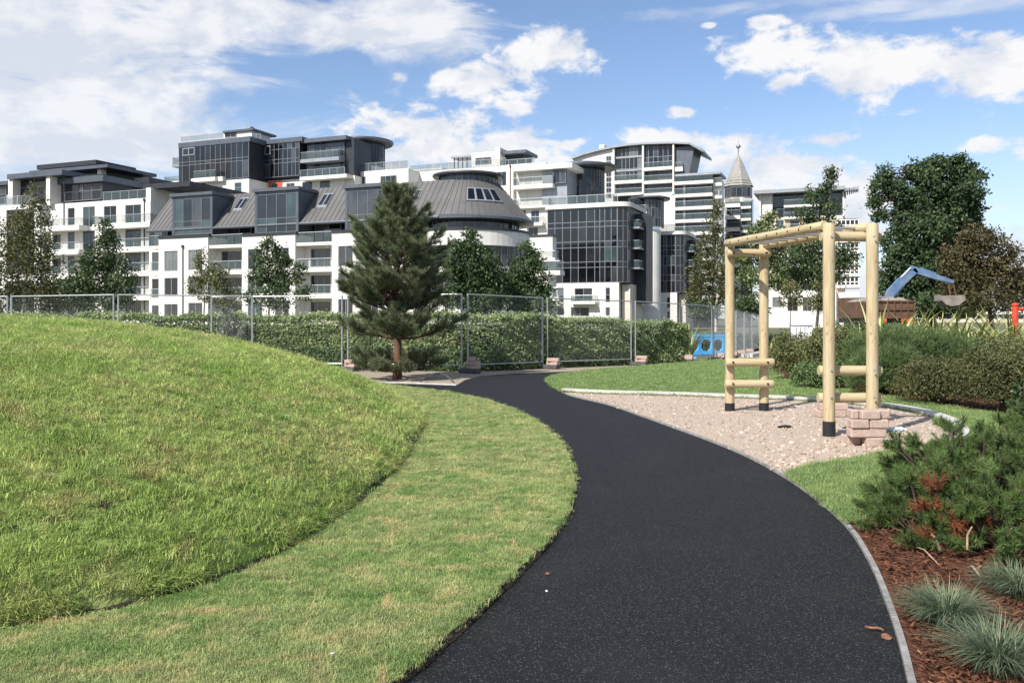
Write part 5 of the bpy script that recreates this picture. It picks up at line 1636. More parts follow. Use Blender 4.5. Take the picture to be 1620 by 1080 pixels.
T('birch_tree', 'tall thin birch with airy brownish crown at the left edge behind the fence', 36, 33, [(57, 312, 12, 20), (52, 345, 22, 26), (28, 372, 26, 30), (60, 390, 30, 30), (20, 425, 32, 34), (62, 432, 34, 34), (40, 470, 46, 24), (5, 470, 24, 22)],
  'leaf_birch', 0.115, 0.34, 'bark_birch', 0.055, stems=[(33, 14), (10, 20)], droop=0.10)
T('broadleaf_tree', 'dark green pointed tree in front of the white balconied block', 165, 41, [(168, 362, 9, 14), (170, 385, 14, 18), (160, 408, 22, 22), (180, 425, 24, 24), (150, 440, 30, 26), (195, 455, 18, 24), (125, 462, 28, 24), (168, 475, 36, 18), (95, 470, 22, 22)],
  'leaf_mid', 0.15, 0.6, 'bark_birch', 0.06)
T('slim_tree', 'slender airy tree before the first white bay of the terrace', 327, 46, [(318, 408, 8, 14), (322, 430, 16, 18), (347, 440, 14, 20), (312, 455, 16, 18), (340, 465, 20, 18), (365, 468, 14, 18)],
  'leaf_olive', 0.13, 0.40, 'bark_grey', 0.05)
T('slim_tree', 'dark leafed young tree before the second white bay of the terrace', 428, 45, [(424, 386, 9, 9), (436, 402, 12, 12), (412, 408, 12, 12), (450, 418, 14, 14), (428, 425, 18, 16), (404, 440, 18, 16), (445, 448, 24, 18), (472, 432, 9, 16), (425, 470, 36, 16), (480, 460, 10, 12)],
  'leaf_mid', 0.16, 0.55, 'bark_grey', 0.06)
T('broadleaf_tree', 'dense dark tree right behind the pine against the round white corner', 745, 43, [(745, 372, 11, 12), (722, 384, 10, 12), (738, 395, 22, 16), (722, 418, 20, 20), (760, 412, 24, 20), (780, 435, 20, 20), (738, 445, 30, 24), (772, 462, 28, 20), (715, 470, 24, 18), (750, 485, 40, 14)],
  'leaf_dark', 0.17, 0.75, 'bark_brown', 0.07)
T('broadleaf_tree', 'dark round-topped tree in front of the link wall left of the glass block', 835, 45, [(832, 395, 10, 12), (848, 408, 10, 14), (828, 420, 22, 18), (850, 436, 18, 18), (815, 442, 18, 18), (835, 460, 32, 22), (862, 468, 12, 14), (805, 475, 22, 16), (845, 485, 30, 12)],
  'leaf_dark', 0.17, 0.75, 'bark_birch', 0.07)
T('birch_tree', 'weeping brownish birch with white trunk before the stacked balconies', 1133, 62, [(1135, 326, 6, 12), (1130, 352, 12, 20), (1142, 375, 12, 20), (1118, 388, 14, 24), (1136, 412, 22, 24), (1108, 430, 20, 26), (1140, 446, 24, 26), (1118, 465, 30, 20), (1155, 460, 14, 20)],
  'leaf_birch', 0.19, 0.55, 'bark_birch', 0.10, droop=0.35)
T('broadleaf_tree', 'pale leafed tree between the two far posts of the climbing frame', 1211, 52, [(1215, 348, 10, 12), (1195, 362, 10, 12), (1208, 375, 22, 14), (1232, 378, 12, 10), (1195, 395, 18, 16), (1220, 405, 24, 18), (1180, 412, 12, 12), (1215, 432, 34, 18), (1190, 440, 18, 14)],
  'leaf_pale', 0.21, 0.50, 'bark_grey', 0.08)
T('broadleaf_tree', 'tall tree with a thin leading shoot rising above the climbing frame', 1290, 55, [(1316, 272, 5, 14), (1306, 296, 8, 14), (1285, 312, 12, 12), (1308, 328, 14, 14), (1275, 338, 16, 12), (1300, 352, 20, 14), (1268, 366, 16, 12), (1318, 365, 14, 12), (1290, 392, 30, 20), (1260, 415, 34, 22), (1310, 415, 34, 24), (1285, 438, 46, 20), (1335, 405, 16, 18), (1245, 445, 24, 16)],
  'leaf_mid', 0.21, 0.52, 'bark_grey', 0.10)
T('sapling', 'thin sapling with sparse leaves before the white podium', 1250, 40, [(1250, 452, 12, 12), (1242, 470, 12, 12), (1258, 478, 12, 12)], 'leaf_olive', 0.13, 0.28, 'bark_brown', 0.03)
T('sapling', 'thin sapling right of the white box, sparse leaves', 1293, 42, [(1293, 462, 8, 14), (1288, 480, 10, 10), (1300, 482, 8, 10)], 'leaf_olive', 0.13, 0.28, 'bark_brown', 0.03)
T('poplar_tree', 'huge dense dark green tree at the right, tallest of all', 1470, 108, [(1482, 262, 26, 18), (1510, 266, 18, 16), (1450, 272, 20, 20), (1530, 282, 20, 22), (1472, 290, 30, 20), (1512, 304, 30, 24), (1538, 318, 16, 18), (1402, 278, 17, 12), (1388, 292, 10, 12), (1410, 298, 12, 14), (1386, 318, 7, 9), (1432, 312, 20, 18), (1452, 328, 28, 22), (1492, 336, 32, 26), (1530, 345, 24, 26), (1390, 340, 6, 6), (1428, 356, 24, 22), (1462, 368, 34, 26), (1506, 378, 36, 28), (1544, 376, 14, 22), (1418, 392, 22, 22), (1448, 404, 28, 24), (1486, 416, 34, 26), (1524, 420, 28, 26), (1412, 424, 18, 18), (1438, 440, 26, 20), (1472, 456, 34, 22), (1510, 464, 30, 20), (1420, 462, 16, 16), (1452, 484, 44, 16), (1500, 486, 42, 16), (1425, 484, 24, 14), (1534, 476, 26, 20), (1398, 448, 10, 14), (1548, 440, 20, 24)],
  'leaf_poplar', 0.46, 1.05, 'bark_brown', 0.55, clump=0.115, per=44)
T('willow_tree', 'brownish fine-leafed tree in front of the huge dark tree', 1572, 82, [(1545, 372, 28, 16), (1520, 392, 24, 22), (1562, 398, 38, 26), (1590, 415, 24, 26), (1530, 425, 36, 28), (1575, 440, 40, 28), (1612, 440, 16, 20), (1508, 445, 20, 22), (1550, 466, 44, 22), (1600, 466, 26, 18), (1630, 455, 16, 24)],
  'leaf_brown', 0.36, 0.95, 'bark_grey', 0.22, clump=0.17, droop=0.35)
T('far_tree', 'small hazy tree left of the huge dark tree, above the lorry', 1402, 140, [(1402, 440, 10, 14), (1396, 458, 12, 16), (1410, 462, 12, 16), (1402, 478, 14, 12)], 'leaf_dark', 0.5, 0.8, 'bark_grey', 0.2)
T('far_bush', 'round green bush at the foot of the weeping birch', 1185, 58, [(1185, 478, 20, 14), (1172, 490, 20, 12), (1196, 490, 18, 12), (1108, 492, 18, 14), (1125, 495, 16, 12)], 'leaf_mid', 0.2, 0.6, 'bark_brown', 0.04, cat='bush')
print('tree leaves', tot)

# ------------------------------------------------------------------ hedge
def hedge(name, label, line, width, h, n, leaf, size):
    pts = catmull(line, 10)
    root = thing(name, line[0] + Vector((0, 0, terrain(0, line[0].y))), label, 'hedge')
    seg = np.array([(p.x, p.y) for p in pts]); dl = np.hypot(*np.diff(seg, axis=0).T); cum = np.concatenate([[0], np.cumsum(dl)])
    sd0 = np.diff(seg, axis=0) / dl[:, None]
    vn = np.vstack([sd0[:1], (sd0[:-1] + sd0[1:]) / 2, sd0[-1:]]); vn /= np.linalg.norm(vn, axis=1, keepdims=True)
    def at(s):
        i = np.clip(np.searchsorted(cum, s) - 1, 0, len(dl) - 1)
        t = (s - cum[i]) / dl[i]
        p = seg[i] + (seg[i + 1] - seg[i]) * t[:, None]
        d = vn[i] * (1 - t)[:, None] + vn[i + 1] * t[:, None]
        return p, np.column_stack([d[:, 1], -d[:, 0]])       # right-hand normal: towards the camera for a left-to-right line
    S = RNG.uniform(0, cum[-1], n)
    p, nr = at(S)
    wob = lambda s, k: 0.045 * np.sin(s * 1.9 + k) + 0.028 * np.sin(s * 4.7 + 2 * k) + 0.02 * np.sin(s * 9.3 + k) + 0.02 * np.sin(s * 23 + k)
    w = RNG.uniform(size=n)
    # section: front face, top, a little of the back
    hh = h + wob(S, 0.3) - 0.035 * np.clip(p[:, 1] - 26, 0, 6)
    side = np.where(w < 0.62, width / 2, RNG.uniform(-width / 2, width / 2, n))
    zz = np.where(w < 0.62, RNG.uniform(0.02, 1.0, n) * hh, hh)
    bulge = wob(S + zz * 1.7, 1.1) + 0.12 * (1 - (zz / h)) - 0.10 * np.clip((zz / h - 0.8) / 0.2, 0, 1)
    depth = -np.abs(RNG.normal(0, 0.06, n))
    side = side + np.where(w < 0.62, bulge + depth, 0)
    zz = zz + np.where(w < 0.62, 0, depth * 0.8 + np.where(RNG.uniform(size=n) < 0.06, RNG.uniform(0, 0.12, n), 0))
    zg = np.array([terrain(0, y) for y in p[:, 1]])
    pos = np.column_stack([p + nr * side[:, None], zz + zg])
    cell = np.sin(S * 3.1) * np.sin(zz * 6.0 + S) * 0.2 + np.sin(S * 8.7 + zz * 11) * 0.12
    tint = np.clip(0.40 + cell + RNG.normal(0, 0.18, n), 0, 1)
    v, f = leaf_quads(pos, size, 0.55, bias=np.column_stack([nr, np.full(n, 0.8)]), bw=0.6)
    add_obj('foliage', np_mesh('foliage', v, f, root.location, {'tint': tint}), MATS[leaf], root)
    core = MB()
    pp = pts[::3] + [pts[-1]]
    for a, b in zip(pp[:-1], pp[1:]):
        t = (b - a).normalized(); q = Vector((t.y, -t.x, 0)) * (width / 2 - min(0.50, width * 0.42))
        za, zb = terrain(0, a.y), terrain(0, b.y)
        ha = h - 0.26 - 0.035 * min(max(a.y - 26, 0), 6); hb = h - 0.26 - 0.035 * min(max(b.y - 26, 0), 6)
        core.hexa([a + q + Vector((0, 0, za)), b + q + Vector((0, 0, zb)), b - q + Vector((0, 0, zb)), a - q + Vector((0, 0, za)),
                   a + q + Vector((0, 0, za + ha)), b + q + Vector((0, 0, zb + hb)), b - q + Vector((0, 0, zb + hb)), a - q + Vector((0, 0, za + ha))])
    core.build('dark_core', MATS['hedge_inside'], root)  # solid near-black box: the shade inside the hedge put into its colour
    return root
def HP(px, D): return Vector(((px - CX) / F * D, D, 0))
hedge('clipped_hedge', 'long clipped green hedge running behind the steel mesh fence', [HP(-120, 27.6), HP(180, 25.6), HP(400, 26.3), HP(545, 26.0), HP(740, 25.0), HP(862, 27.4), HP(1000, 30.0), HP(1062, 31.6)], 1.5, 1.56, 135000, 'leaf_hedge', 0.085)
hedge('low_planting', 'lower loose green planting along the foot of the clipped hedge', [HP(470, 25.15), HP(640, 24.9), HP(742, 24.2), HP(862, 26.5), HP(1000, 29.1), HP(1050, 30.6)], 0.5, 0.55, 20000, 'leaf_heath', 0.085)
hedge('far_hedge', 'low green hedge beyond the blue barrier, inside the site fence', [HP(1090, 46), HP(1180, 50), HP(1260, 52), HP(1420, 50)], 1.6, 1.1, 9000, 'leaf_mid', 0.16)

# ------------------------------------------------------------------ shrubs
def shrub(name, label, px, D, wpx, ytop, leaf, size, n, group=None, needle=False, flat=0.75, cat='shrub', lobes=9, depth=None):
    base = GX(px, D)
    root = thing(name, base, label, cat, group)
    s = D / F
    R = wpx / 2 * s; H = (CH + (HY - ytop) * s - base.z) * 1.08; R *= 1.06
    st = MB()
    P_, T_, B_ = [], [], []
    for k in range(lobes):
        a = 2 * math.pi * k / lobes + random.uniform(-.3, .3)
        rr = R * (random.uniform(0.35, 0.68) if k else 0.1)
        h = H * (random.uniform(0.62, 0.86) if k else 0.8)
        c = Vector((base.x + rr * math.cos(a), base.y + rr * math.sin(a) * (depth or 0.8), base.z + h * 0.52))
        w = R * random.uniform(0.42, 0.62); hh = h * 0.56
        bark_limb(st, base, c + Vector((0, 0, hh * 0.3)), 0.025 + R * 0.01, 0.008, sides=4, seg=4)
        m = n // lobes
        d = rand_dirs(m); d[:, 2] = np.where(d[:, 2] < -0.55, -d[:, 2], d[:, 2])
        rad = 1 - np.abs(RNG.normal(0, 0.16, m))
        lump = 1 + 0.13 * np.sin(d[:, 0] * 9 + k) * np.sin(d[:, 2] * 8 + k * 2) + 0.1 * np.sin(d[:, 1] * 15 + d[:, 0] * 12)
        pp = np.array(c) + d * (rad * lump)[:, None] * np.array([w, w, hh])
        P_.append(pp); B_.append(d)
        T_.append(np.clip(0.42 + 0.2 * np.sin(pp[:, 0] * 7) * np.sin(pp[:, 2] * 9 + k) + random.uniform(-.12, .12) + RNG.normal(0, 0.17, m), 0, 1))
    pos = np.concatenate(P_); tint = np.concatenate(T_); bi = np.concatenate(B_)
    ok = pos[:, 2] > base.z + 0.03
    pos, tint, bi = pos[ok], tint[ok], bi[ok]
    st.build('stems', MATS['bark_brown'], root)
    if needle:
        q = bi + np.array([0, 0, 0.6]); q /= np.linalg.norm(q, axis=1, keepdims=True)
        v, f = needles(pos, q, 5, size, 0.55, size * 0.13, along=size * 0.8)
        tint = np.repeat(tint, 5)
    else:
        v, f = leaf_quads(pos, size, 0.55, bias=bi + np.array([0, 0, .4]), bw=0.7)
    add_obj('foliage', np_mesh('foliage', v, f, base, {'tint': tint}), MATS[leaf], root)
    return root
shrub('shrub', 'olive green shrub at the left end of the bed behind the climbing frame', 1262, 19.8, 70, 522, 'leaf_olive', 0.055, 9000)
shrub('shrub', 'mixed olive shrub seen between the two near posts of the climbing frame', 1325, 18.6, 110, 516, 'leaf_olive', 0.055, 12000)
shrub('shrub', 'small dark green shrub low in front of the olive shrubs', 1300, 17.4, 90, 568, 'leaf_heath', 0.05, 9000)
shrub('heath_shrub', 'broad feathery green shrub right of the climbing frame, largest in the bed', 1445, 17.2, 200, 515, 'leaf_heath', 0.075, 13000, needle=True, lobes=12)
shrub('heath_shrub', 'feathery green shrub right beside the near right post', 1395, 15.9, 110, 540, 'leaf_heath', 0.07, 8000, needle=True)
shrub('bronze_shrub', 'bronze small-leafed shrub at the front edge of the far bed', 1482, 14.3, 135, 560, 'leaf_bronze', 0.042, 16000)
shrub('bronze_shrub', 'dark bronze shrub at the right edge of the picture above the lawn', 1592, 13.2, 150, 550, 'leaf_bronze', 0.042, 20000)
shrub('broad_shrub', 'yellowish green shrub at the far right behind the bronze shrubs', 1585, 17.5, 200, 521, 'leaf_olive', 0.055, 15000)
shrub('broad_shrub', 'green shrub in the bed beyond the right edge of the lawn', 1720, 14.0, 200, 545, 'leaf_heath', 0.055, 9000)
shrub('broad_shrub', 'pale round shrub just behind the near left post', 1301, 23.0, 32, 514, 'leaf_pale', 0.06, 2500, lobes=5)
shrub('broad_shrub', 'low green shrub under the lorry, left of the feathery shrubs', 1350, 24.0, 70, 510, 'leaf_heath', 0.07, 5000)
shrub('broad_shrub', 'glossy green bush cut off by the right edge, leaves close to the lawn', 1640, 9.3, 70, 575, 'leaf_mid', 0.06, 5000)
shrub('laurel_bush', 'light green laurel sprouting above the hedge right of centre', 872, 29.5, 40, 490, 'leaf_pale', 0.10, 1500, lobes=5)

# upright silver-leaved shrub
def wands(name, label, px, D, h, n, spread, leaf, lsize, per):
    base = GX(px, D); root = thing(name, base, label, 'shrub')
    st = MB(); P_ = []
    for i in range(n):
        a = random.uniform(0, 6.283); r = random.uniform(0.1, 1) * spread
        tip = base + Vector((math.cos(a) * r, math.sin(a) * r * 0.5, h * random.uniform(0.6, 1.05)))
        pts = bark_limb(st, base, tip, 0.014, 0.005, bend=0.08, sides=4, seg=6)
        for k in range(per):
            t = random.uniform(0.25, 1.0) * 6; j = min(int(t), 5)
            P_.append(tuple(pts[j].lerp(pts[j + 1], t - j) + Vector((random.gauss(0, .025), random.gauss(0, .025), random.gauss(0, .02)))))
    st.build('stems', MATS['bark_grey'], root)
    pos = np.array(P_); v, f = leaf_quads(pos, lsize, 0.35, bias=(0, 0, 1), bw=0.8)
    add_obj('foliage', np_mesh('foliage', v, f, base, {'tint': RNG.uniform(0, 1, len(pos))}), MATS[leaf], root)
wands('silver_shrub', 'silver-leaved upright shrub standing out of the hedge at left', 368, 25.1, 1.75, 26, 0.62, 'leaf_silver', 0.10, 70)

# strap-leaved plants
def straps(name, label, px, D, h, n, w, mat, r0=0.06, group=None, arch=0.55, base=None, cat='plant', seg=5):
    base = base or GX(px, D); root = thing(name, base, label, cat, group)
    V, Fc, Tn = [], [], []
    for i in range(n):
        a = random.uniform(0, 6.283); d = Vector((math.cos(a), math.sin(a), 0)); sd_ = Vector((-d.y, d.x, 0))
        L = h * random.uniform(0.6, 1.15); bend = min(arch * random.uniform(0.25, 1.35), 1.12)
        b0 = base + d * r0 * random.uniform(0, 1)
        a2 = a + random.gauss(0, 0.5); d = Vector((math.cos(a2), math.sin(a2), 0)); sd_ = Vector((-d.y, d.x, 0))
        k0 = len(V); tn = random.uniform(0, 1)
        for k in range(seg + 1):
            t = k / seg
            p = b0 + d * (L * bend * t ** 1.7) + Vector((0, 0, L * (t - 0.55 * bend * t ** 2.4)))
            ww = w * (0.75 + 0.6 * t) * (1 - t ** 3) + w * 0.06
            V += [p - sd_ * ww / 2, p + sd_ * ww / 2]
        for k in range(seg):
            q = k0 + 2 * k; Fc.append((q, q + 1, q + 3, q + 2)); Tn.append(tn)
    add_obj('leaves', np_mesh('leaves', np.array([tuple(v) for v in V]), np.array(Fc), base, {'tint': Tn}, smooth=True), MATS[mat], root)
    return root
straps('phormium', 'yellow striped strap-leaved plant at the right end of the hedge, left of the blue barrier', 1092, 32.6, 1.55, 70, 0.055, 'leaf_phormium')
straps('phormium', 'yellow strap-leaved clump between the far posts and the olive shrubs', 1240, 26.5, 1.05, 110, 0.06, 'leaf_phormium', r0=0.30)
straps('phormium', 'yellow strap-leaved clump half hidden behind the second far post', 1218, 27.5, 0.95, 60, 0.06, 'leaf_phormium', r0=0.2)
YP = [(1392, 'yellow strap-leaved clump directly beneath the lorry'), (1432, 'yellow strap-leaved clump beneath the excavator, first right of the lorry'), (1490, 'yellow strap-leaved clump under the excavator bucket'), (1535, 'yellow strap-leaved clump just right of the bucket'), (1580, 'yellow strap-leaved clump left of the red post, nearest to it'), (1615, 'yellow strap-leaved clump at the right picture edge under the red post')]
for i, (x, lb) in enumerate(YP):
    straps('phormium', lb, x, 19.6 + (i % 3) * 0.5, 1.98, 150, 0.060, 'leaf_phormium', r0=0.6, arch=1.05)
for x, lb in ((22, 'bright yellow strap-leaved plant at the far left, under the birch'), (52, 'bright yellow strap-leaved plant right of the birch trunk'), (80, 'small yellow strap-leaved plant, third from the left edge')):
    straps('phormium', lb, x, 26.5, 1.75, 45, 0.05, 'leaf_phormium', r0=0.25)

# ------------------------------------------------------------------ pine in the middle
def pine():
    D = 20.6; base = GX(628, D); base.z = -0.03
    root = thing('pine_tree', base, 'young pine with bushy needles and reddish trunk standing before the fence', 'tree')
    H = 4.75
    tb = MB()
    tp = [base + Vector((0.03 * math.sin(t * 1.1) - 0.03 * t / 10, 0.03 * math.cos(t * 0.9), H * t / 10)) for t in range(11)]
    tp[0] = base - Vector((0, 0, 0.1))
    tb.tube(tp, [0.125, 0.098, 0.092, 0.088, 0.08, 0.07, 0.058, 0.046, 0.034, 0.022, 0.012], 10)
    rows = [(0.22, 1.05, 6, -0.12), (0.42, 1.0, 4, -0.02), (0.98, 1.40, 7, 0.02), (1.18, 1.25, 5, 0.08), (1.45, 1.1, 4, 0.12), (1.62, 1.25, 6, 0.16), (1.78, 1.2, 5, 0.1), (1.90, 1.38, 7, 0.20), (2.05, 1.2, 5, 0.05), (2.18, 1.45, 7, 0.25), (2.46, 1.38, 7, 0.32), (2.75, 1.20, 7, 0.44), (3.00, 1.02, 7, 0.52), (3.25, 0.84, 7, 0.6), (3.5, 0.66, 6, 0.7), (3.8, 0.5, 6, 0.85), (4.1, 0.36, 5, 1.0), (4.35, 0.22, 4, 1.2)]
    tips, dirs = [], []
    rnd = random.Random(21)
    for (z, L, n, up) in rows:
        a0 = rnd.uniform(0, 6.28)
        for k in range(n):
            a = a0 + 2 * math.pi * k / n + rnd.uniform(-.35, .35)
            l = L * rnd.uniform(0.56, 1.14)
            d = Vector((math.cos(a), math.sin(a), 0))
            t0 = base + Vector((0, 0, z)); t0.x = tp[min(int(z / H * 10), 10)].x; t0.y = tp[min(int(z / H * 10), 10)].y
            pts = [t0 + d * l * t + Vector((0, 0, l * (up * t + 0.30 * t * t + 0.02 * rnd.uniform(-1, 1)))) for t in (0, .25, .5, .75, 1)]
            r = 0.014 + 0.016 * l
            tb.tube(pts, [r, r * .8, r * .6, r * .42, r * .25], 5)
            tips.append(pts[-1]); dirs.append((pts[-1] - pts[-2]).normalized())
            for m in range(int(9 + 18 * l)):
                t = rnd.uniform(0.32, 0.98); j = min(int(t * 4), 3); p = pts[j].lerp(pts[j + 1], t * 4 - j)
                sgn = rnd.choice((-1, 1))
                sd_ = Vector((-d.y, d.x, 0)) * sgn
                dv = (d * rnd.uniform(0.3, 1) + sd_ * rnd.uniform(0.2, 1.0) + Vector((0, 0, rnd.uniform(0.0, 0.9)))).normalized()
                ll = l * (1.08 - t) * 0.42 + 0.10
                e = p + dv * ll * rnd.uniform(0.6, 1.1)
                tb.tube([p, p.lerp(e, .5) + Vector((0, 0, 0.01)), e], [r * .3, r * .22, r * .12], 3)
                tips.append(e); dirs.append((dv + Vector((0, 0, .5))).normalized())
                if rnd.random() < 0.75:
                    q = p.lerp(e, 0.45); tips.append(q); dirs.append((dv + Vector((rnd.uniform(-.5, .5), rnd.uniform(-.5, .5), .5))).normalized())
    tips.append(tp[-1]); dirs.append(Vector((0, 0, 1)))
    tb.build('trunk', MATS['bark_pine'], root, smooth=True)
    B = np.array([tuple(t) for t in tips]); Dn = np.array([tuple(t) for t in dirs])
    n = 58
    v, f = needles(B - Dn * 0.10, Dn, n, 0.125, 0.85, 0.0072, along=0.16)
    tint = np.clip(np.repeat(RNG.uniform(0.15, 0.75, len(B)), n) + RNG.normal(0, 0.15, len(B) * n), 0, 1)
    add_obj('crown', np_mesh('crown', v, f, base, {'tint': tint}), MATS['needle_pine'], root)
    print('pine needles', len(f))
pine()

# ------------------------------------------------------------------ dwarf pines in the mulch
def mugo(label, x, y, R, H, shoots, seed, dead=0.0):
    rnd = random.Random(seed)
    base = Vector((x, y, 0.012))
    root = thing('dwarf_pine', base, label, 'shrub')
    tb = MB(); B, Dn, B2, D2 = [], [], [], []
    for i in range(shoots // 6):
        a = rnd.uniform(0, 6.283); t = math.sqrt(rnd.uniform(0, 1))
        prof = (1 - t ** 2.4)
        rr = R * t * (1 + 0.16 * math.sin(a * 3 + seed) + 0.12 * math.sin(a * 7 + seed * 2))
        hz_ = 0.05 + H * (0.22 + 0.78 * prof) * (1 + 0.18 * math.sin(a * 4 + t * 6 + seed)) * rnd.uniform(0.45, 1.05)
        hub = base + Vector((math.cos(a) * rr, math.sin(a) * rr, max(hz_ - 0.08, 0.04)))
        ax = (Vector((math.cos(a) * t * 1.0, math.sin(a) * t * 1.0, 0.9)) + Vector((rnd.gauss(0, .25), rnd.gauss(0, .25), rnd.gauss(0, .15)))).normalized()
        tb.tube([base + Vector((math.cos(a) * 0.06, math.sin(a) * 0.06, 0.0)), (base + hub) / 2 + Vector((math.cos(a) * .05, math.sin(a) * .05, -0.03)), hub], [0.014, 0.010, 0.007], 5)
        aa = a - 6.283 * (a > math.pi)
        is_dead = bool(dead) and -2.9 < aa < -0.9 and 0.30 < t < 0.95 and rnd.random() < dead
        for k in range(rnd.randint(5, 8)):
            d = (ax + Vector((rnd.gauss(0, .55), rnd.gauss(0, .55), rnd.gauss(0, .4)))).normalized()
            L = rnd.uniform(0.07, 0.15)
            tb.tube([hub, hub + d * L], [0.006, 0.004], 4)
            (B2 if is_dead else B).append(tuple(hub)); (D2 if is_dead else Dn).append(tuple(d * L))
    tb.build('stems', MATS['bark_brown'], root)
    def add(nm, B, Dv, mat, n):
        if not B: return
        B = np.array(B); Dv = np.array(Dv); Ls = np.linalg.norm(Dv, axis=1, keepdims=True); U = Dv / Ls
        Bn = np.repeat(B, n, 0) + np.repeat(Dv, n, 0) * RNG.uniform(0.05, 1.0, (len(B) * n, 1))
        Un = np.repeat(U, n, 0)
        v, f = needles(Bn, Un, 1, 0.052, 1.05, 0.0040)
        tint = np.clip(np.repeat(RNG.uniform(0.1, 0.8, len(B)), n) + RNG.normal(0, 0.13, len(B) * n), 0, 1)
        add_obj(nm, np_mesh(nm, v, f, base, {'tint': tint}), MATS[mat], root)
    add('needles', B, Dn, 'needle_mugo', 95)
    add('dead_needles', B2, D2, 'needle_dead', 60)
    return root
def GP(px, py): p = G(px, py); return p.x, p.y
mugo('low dwarf pine nearest the path with a few brown dead shoots', *GP(1488, 852), 0.42, 0.40, 400, 3, dead=0.75)
mugo('bushy dwarf pine at the right edge, closest to the camera', *GP(1588, 868), 0.56, 0.50, 560, 8)
mugo('tallest dwarf pine behind the other two nearest ones', *GP(1545, 805), 0.72, 0.62, 700, 5)
mugo('dwarf pine at the far right behind the closest one', *GP(1690, 815), 0.80, 0.62, 420, 13)
mugo('small dwarf pine at the lawn corner of the mulch bed', *GP(1440, 822), 0.27, 0.33, 150, 17)
mugo('dwarf pine farthest back on the right beside the lawn', *GP(1610, 765), 0.70, 0.58, 380, 23)

# blue-green fescue tufts
leafy = [((1500, 990), 0.225, 'blue-green grass tuft nearest the path edge'), ((1580, 1064), 0.24, 'blue-green grass tuft at the bottom right corner'), ((1612, 945), 0.21, 'blue-green grass tuft at the right edge under the dwarf pine')]
for (pp, h, lb) in leafy:
    p = G(*pp); p.z = 0.012
    straps('fescue_tuft', lb, 0, 0, h, 900, 0.0032, 'blade_fescue', r0=0.11, arch=1.1, base=p, seg=4)
# ================================================================== FENCE, CLIMBING FRAME AND OTHER THINGS
surf('galvanised', (0.46, 0.48, 0.50), (0.34, 0.355, 0.37), scale=9, rough=0.42, metal=0.55, coords='World')
surf('rubber_foot', (0.105, 0.105, 0.108), (0.060, 0.060, 0.062), scale=9, rough=0.85, bump=0.3, coords='World')
surf('pink_block', (0.50, 0.375, 0.315), (0.40, 0.295, 0.245), scale=16, rough=0.9, bump=0.5, bscale=70, coords='World', detail=6)
surf('blue_plastic', (0.085, 0.47, 0.82), (0.065, 0.40, 0.75), scale=3, rough=0.45, coords='World')
surf('black_sleeve', (0.022, 0.022, 0.024), (0.014, 0.014, 0.015), scale=12, rough=0.5)
surf('white_print', (0.62, 0.62, 0.60), scale=6, rough=0.6)
surf('steel_rung', (0.60, 0.61, 0.63), (0.50, 0.51, 0.53), scale=8, rough=0.28, metal=0.8)
surf('dark_bolt', (0.03, 0.03, 0.032), scale=8, rough=0.5, metal=0.3)
surf('rust_brown', (0.165, 0.090, 0.055), (0.095, 0.055, 0.038), scale=1.8, rough=0.85, coords='World')
surf('rubble', (0.34, 0.30, 0.26), (0.19, 0.165, 0.14), scale=2.2, rough=0.95, bump=0.8, coords='World')
surf('red_paint', (0.62, 0.075, 0.030), (0.50, 0.06, 0.025), scale=2, rough=0.5, coords='World')
surf('orange_lens', (0.75, 0.14, 0.02), scale=3, rough=0.3)
surf('machine_blue', (0.070, 0.155, 0.30), (0.17, 0.24, 0.34), scale=1.4, rough=0.5, coords='World')
surf('white_plastic', (0.78, 0.78, 0.78), (0.70, 0.70, 0.71), scale=1.5, rough=0.5, coords='World')
surf('paper_white', (0.72, 0.76, 0.80), (0.42, 0.55, 0.72), scale=22, rough=0.7)
surf('dry_leaf', (0.17, 0.075, 0.042), (0.24, 0.12, 0.07), scale=30, rough=0.8)
surf('pale_stick', (0.46, 0.34, 0.22), (0.30, 0.21, 0.14), scale=20, rough=0.85, bump=0.4)
surf('stone_pale', (0.66, 0.62, 0.56), (0.50, 0.44, 0.38), scale=30, rough=0.85)

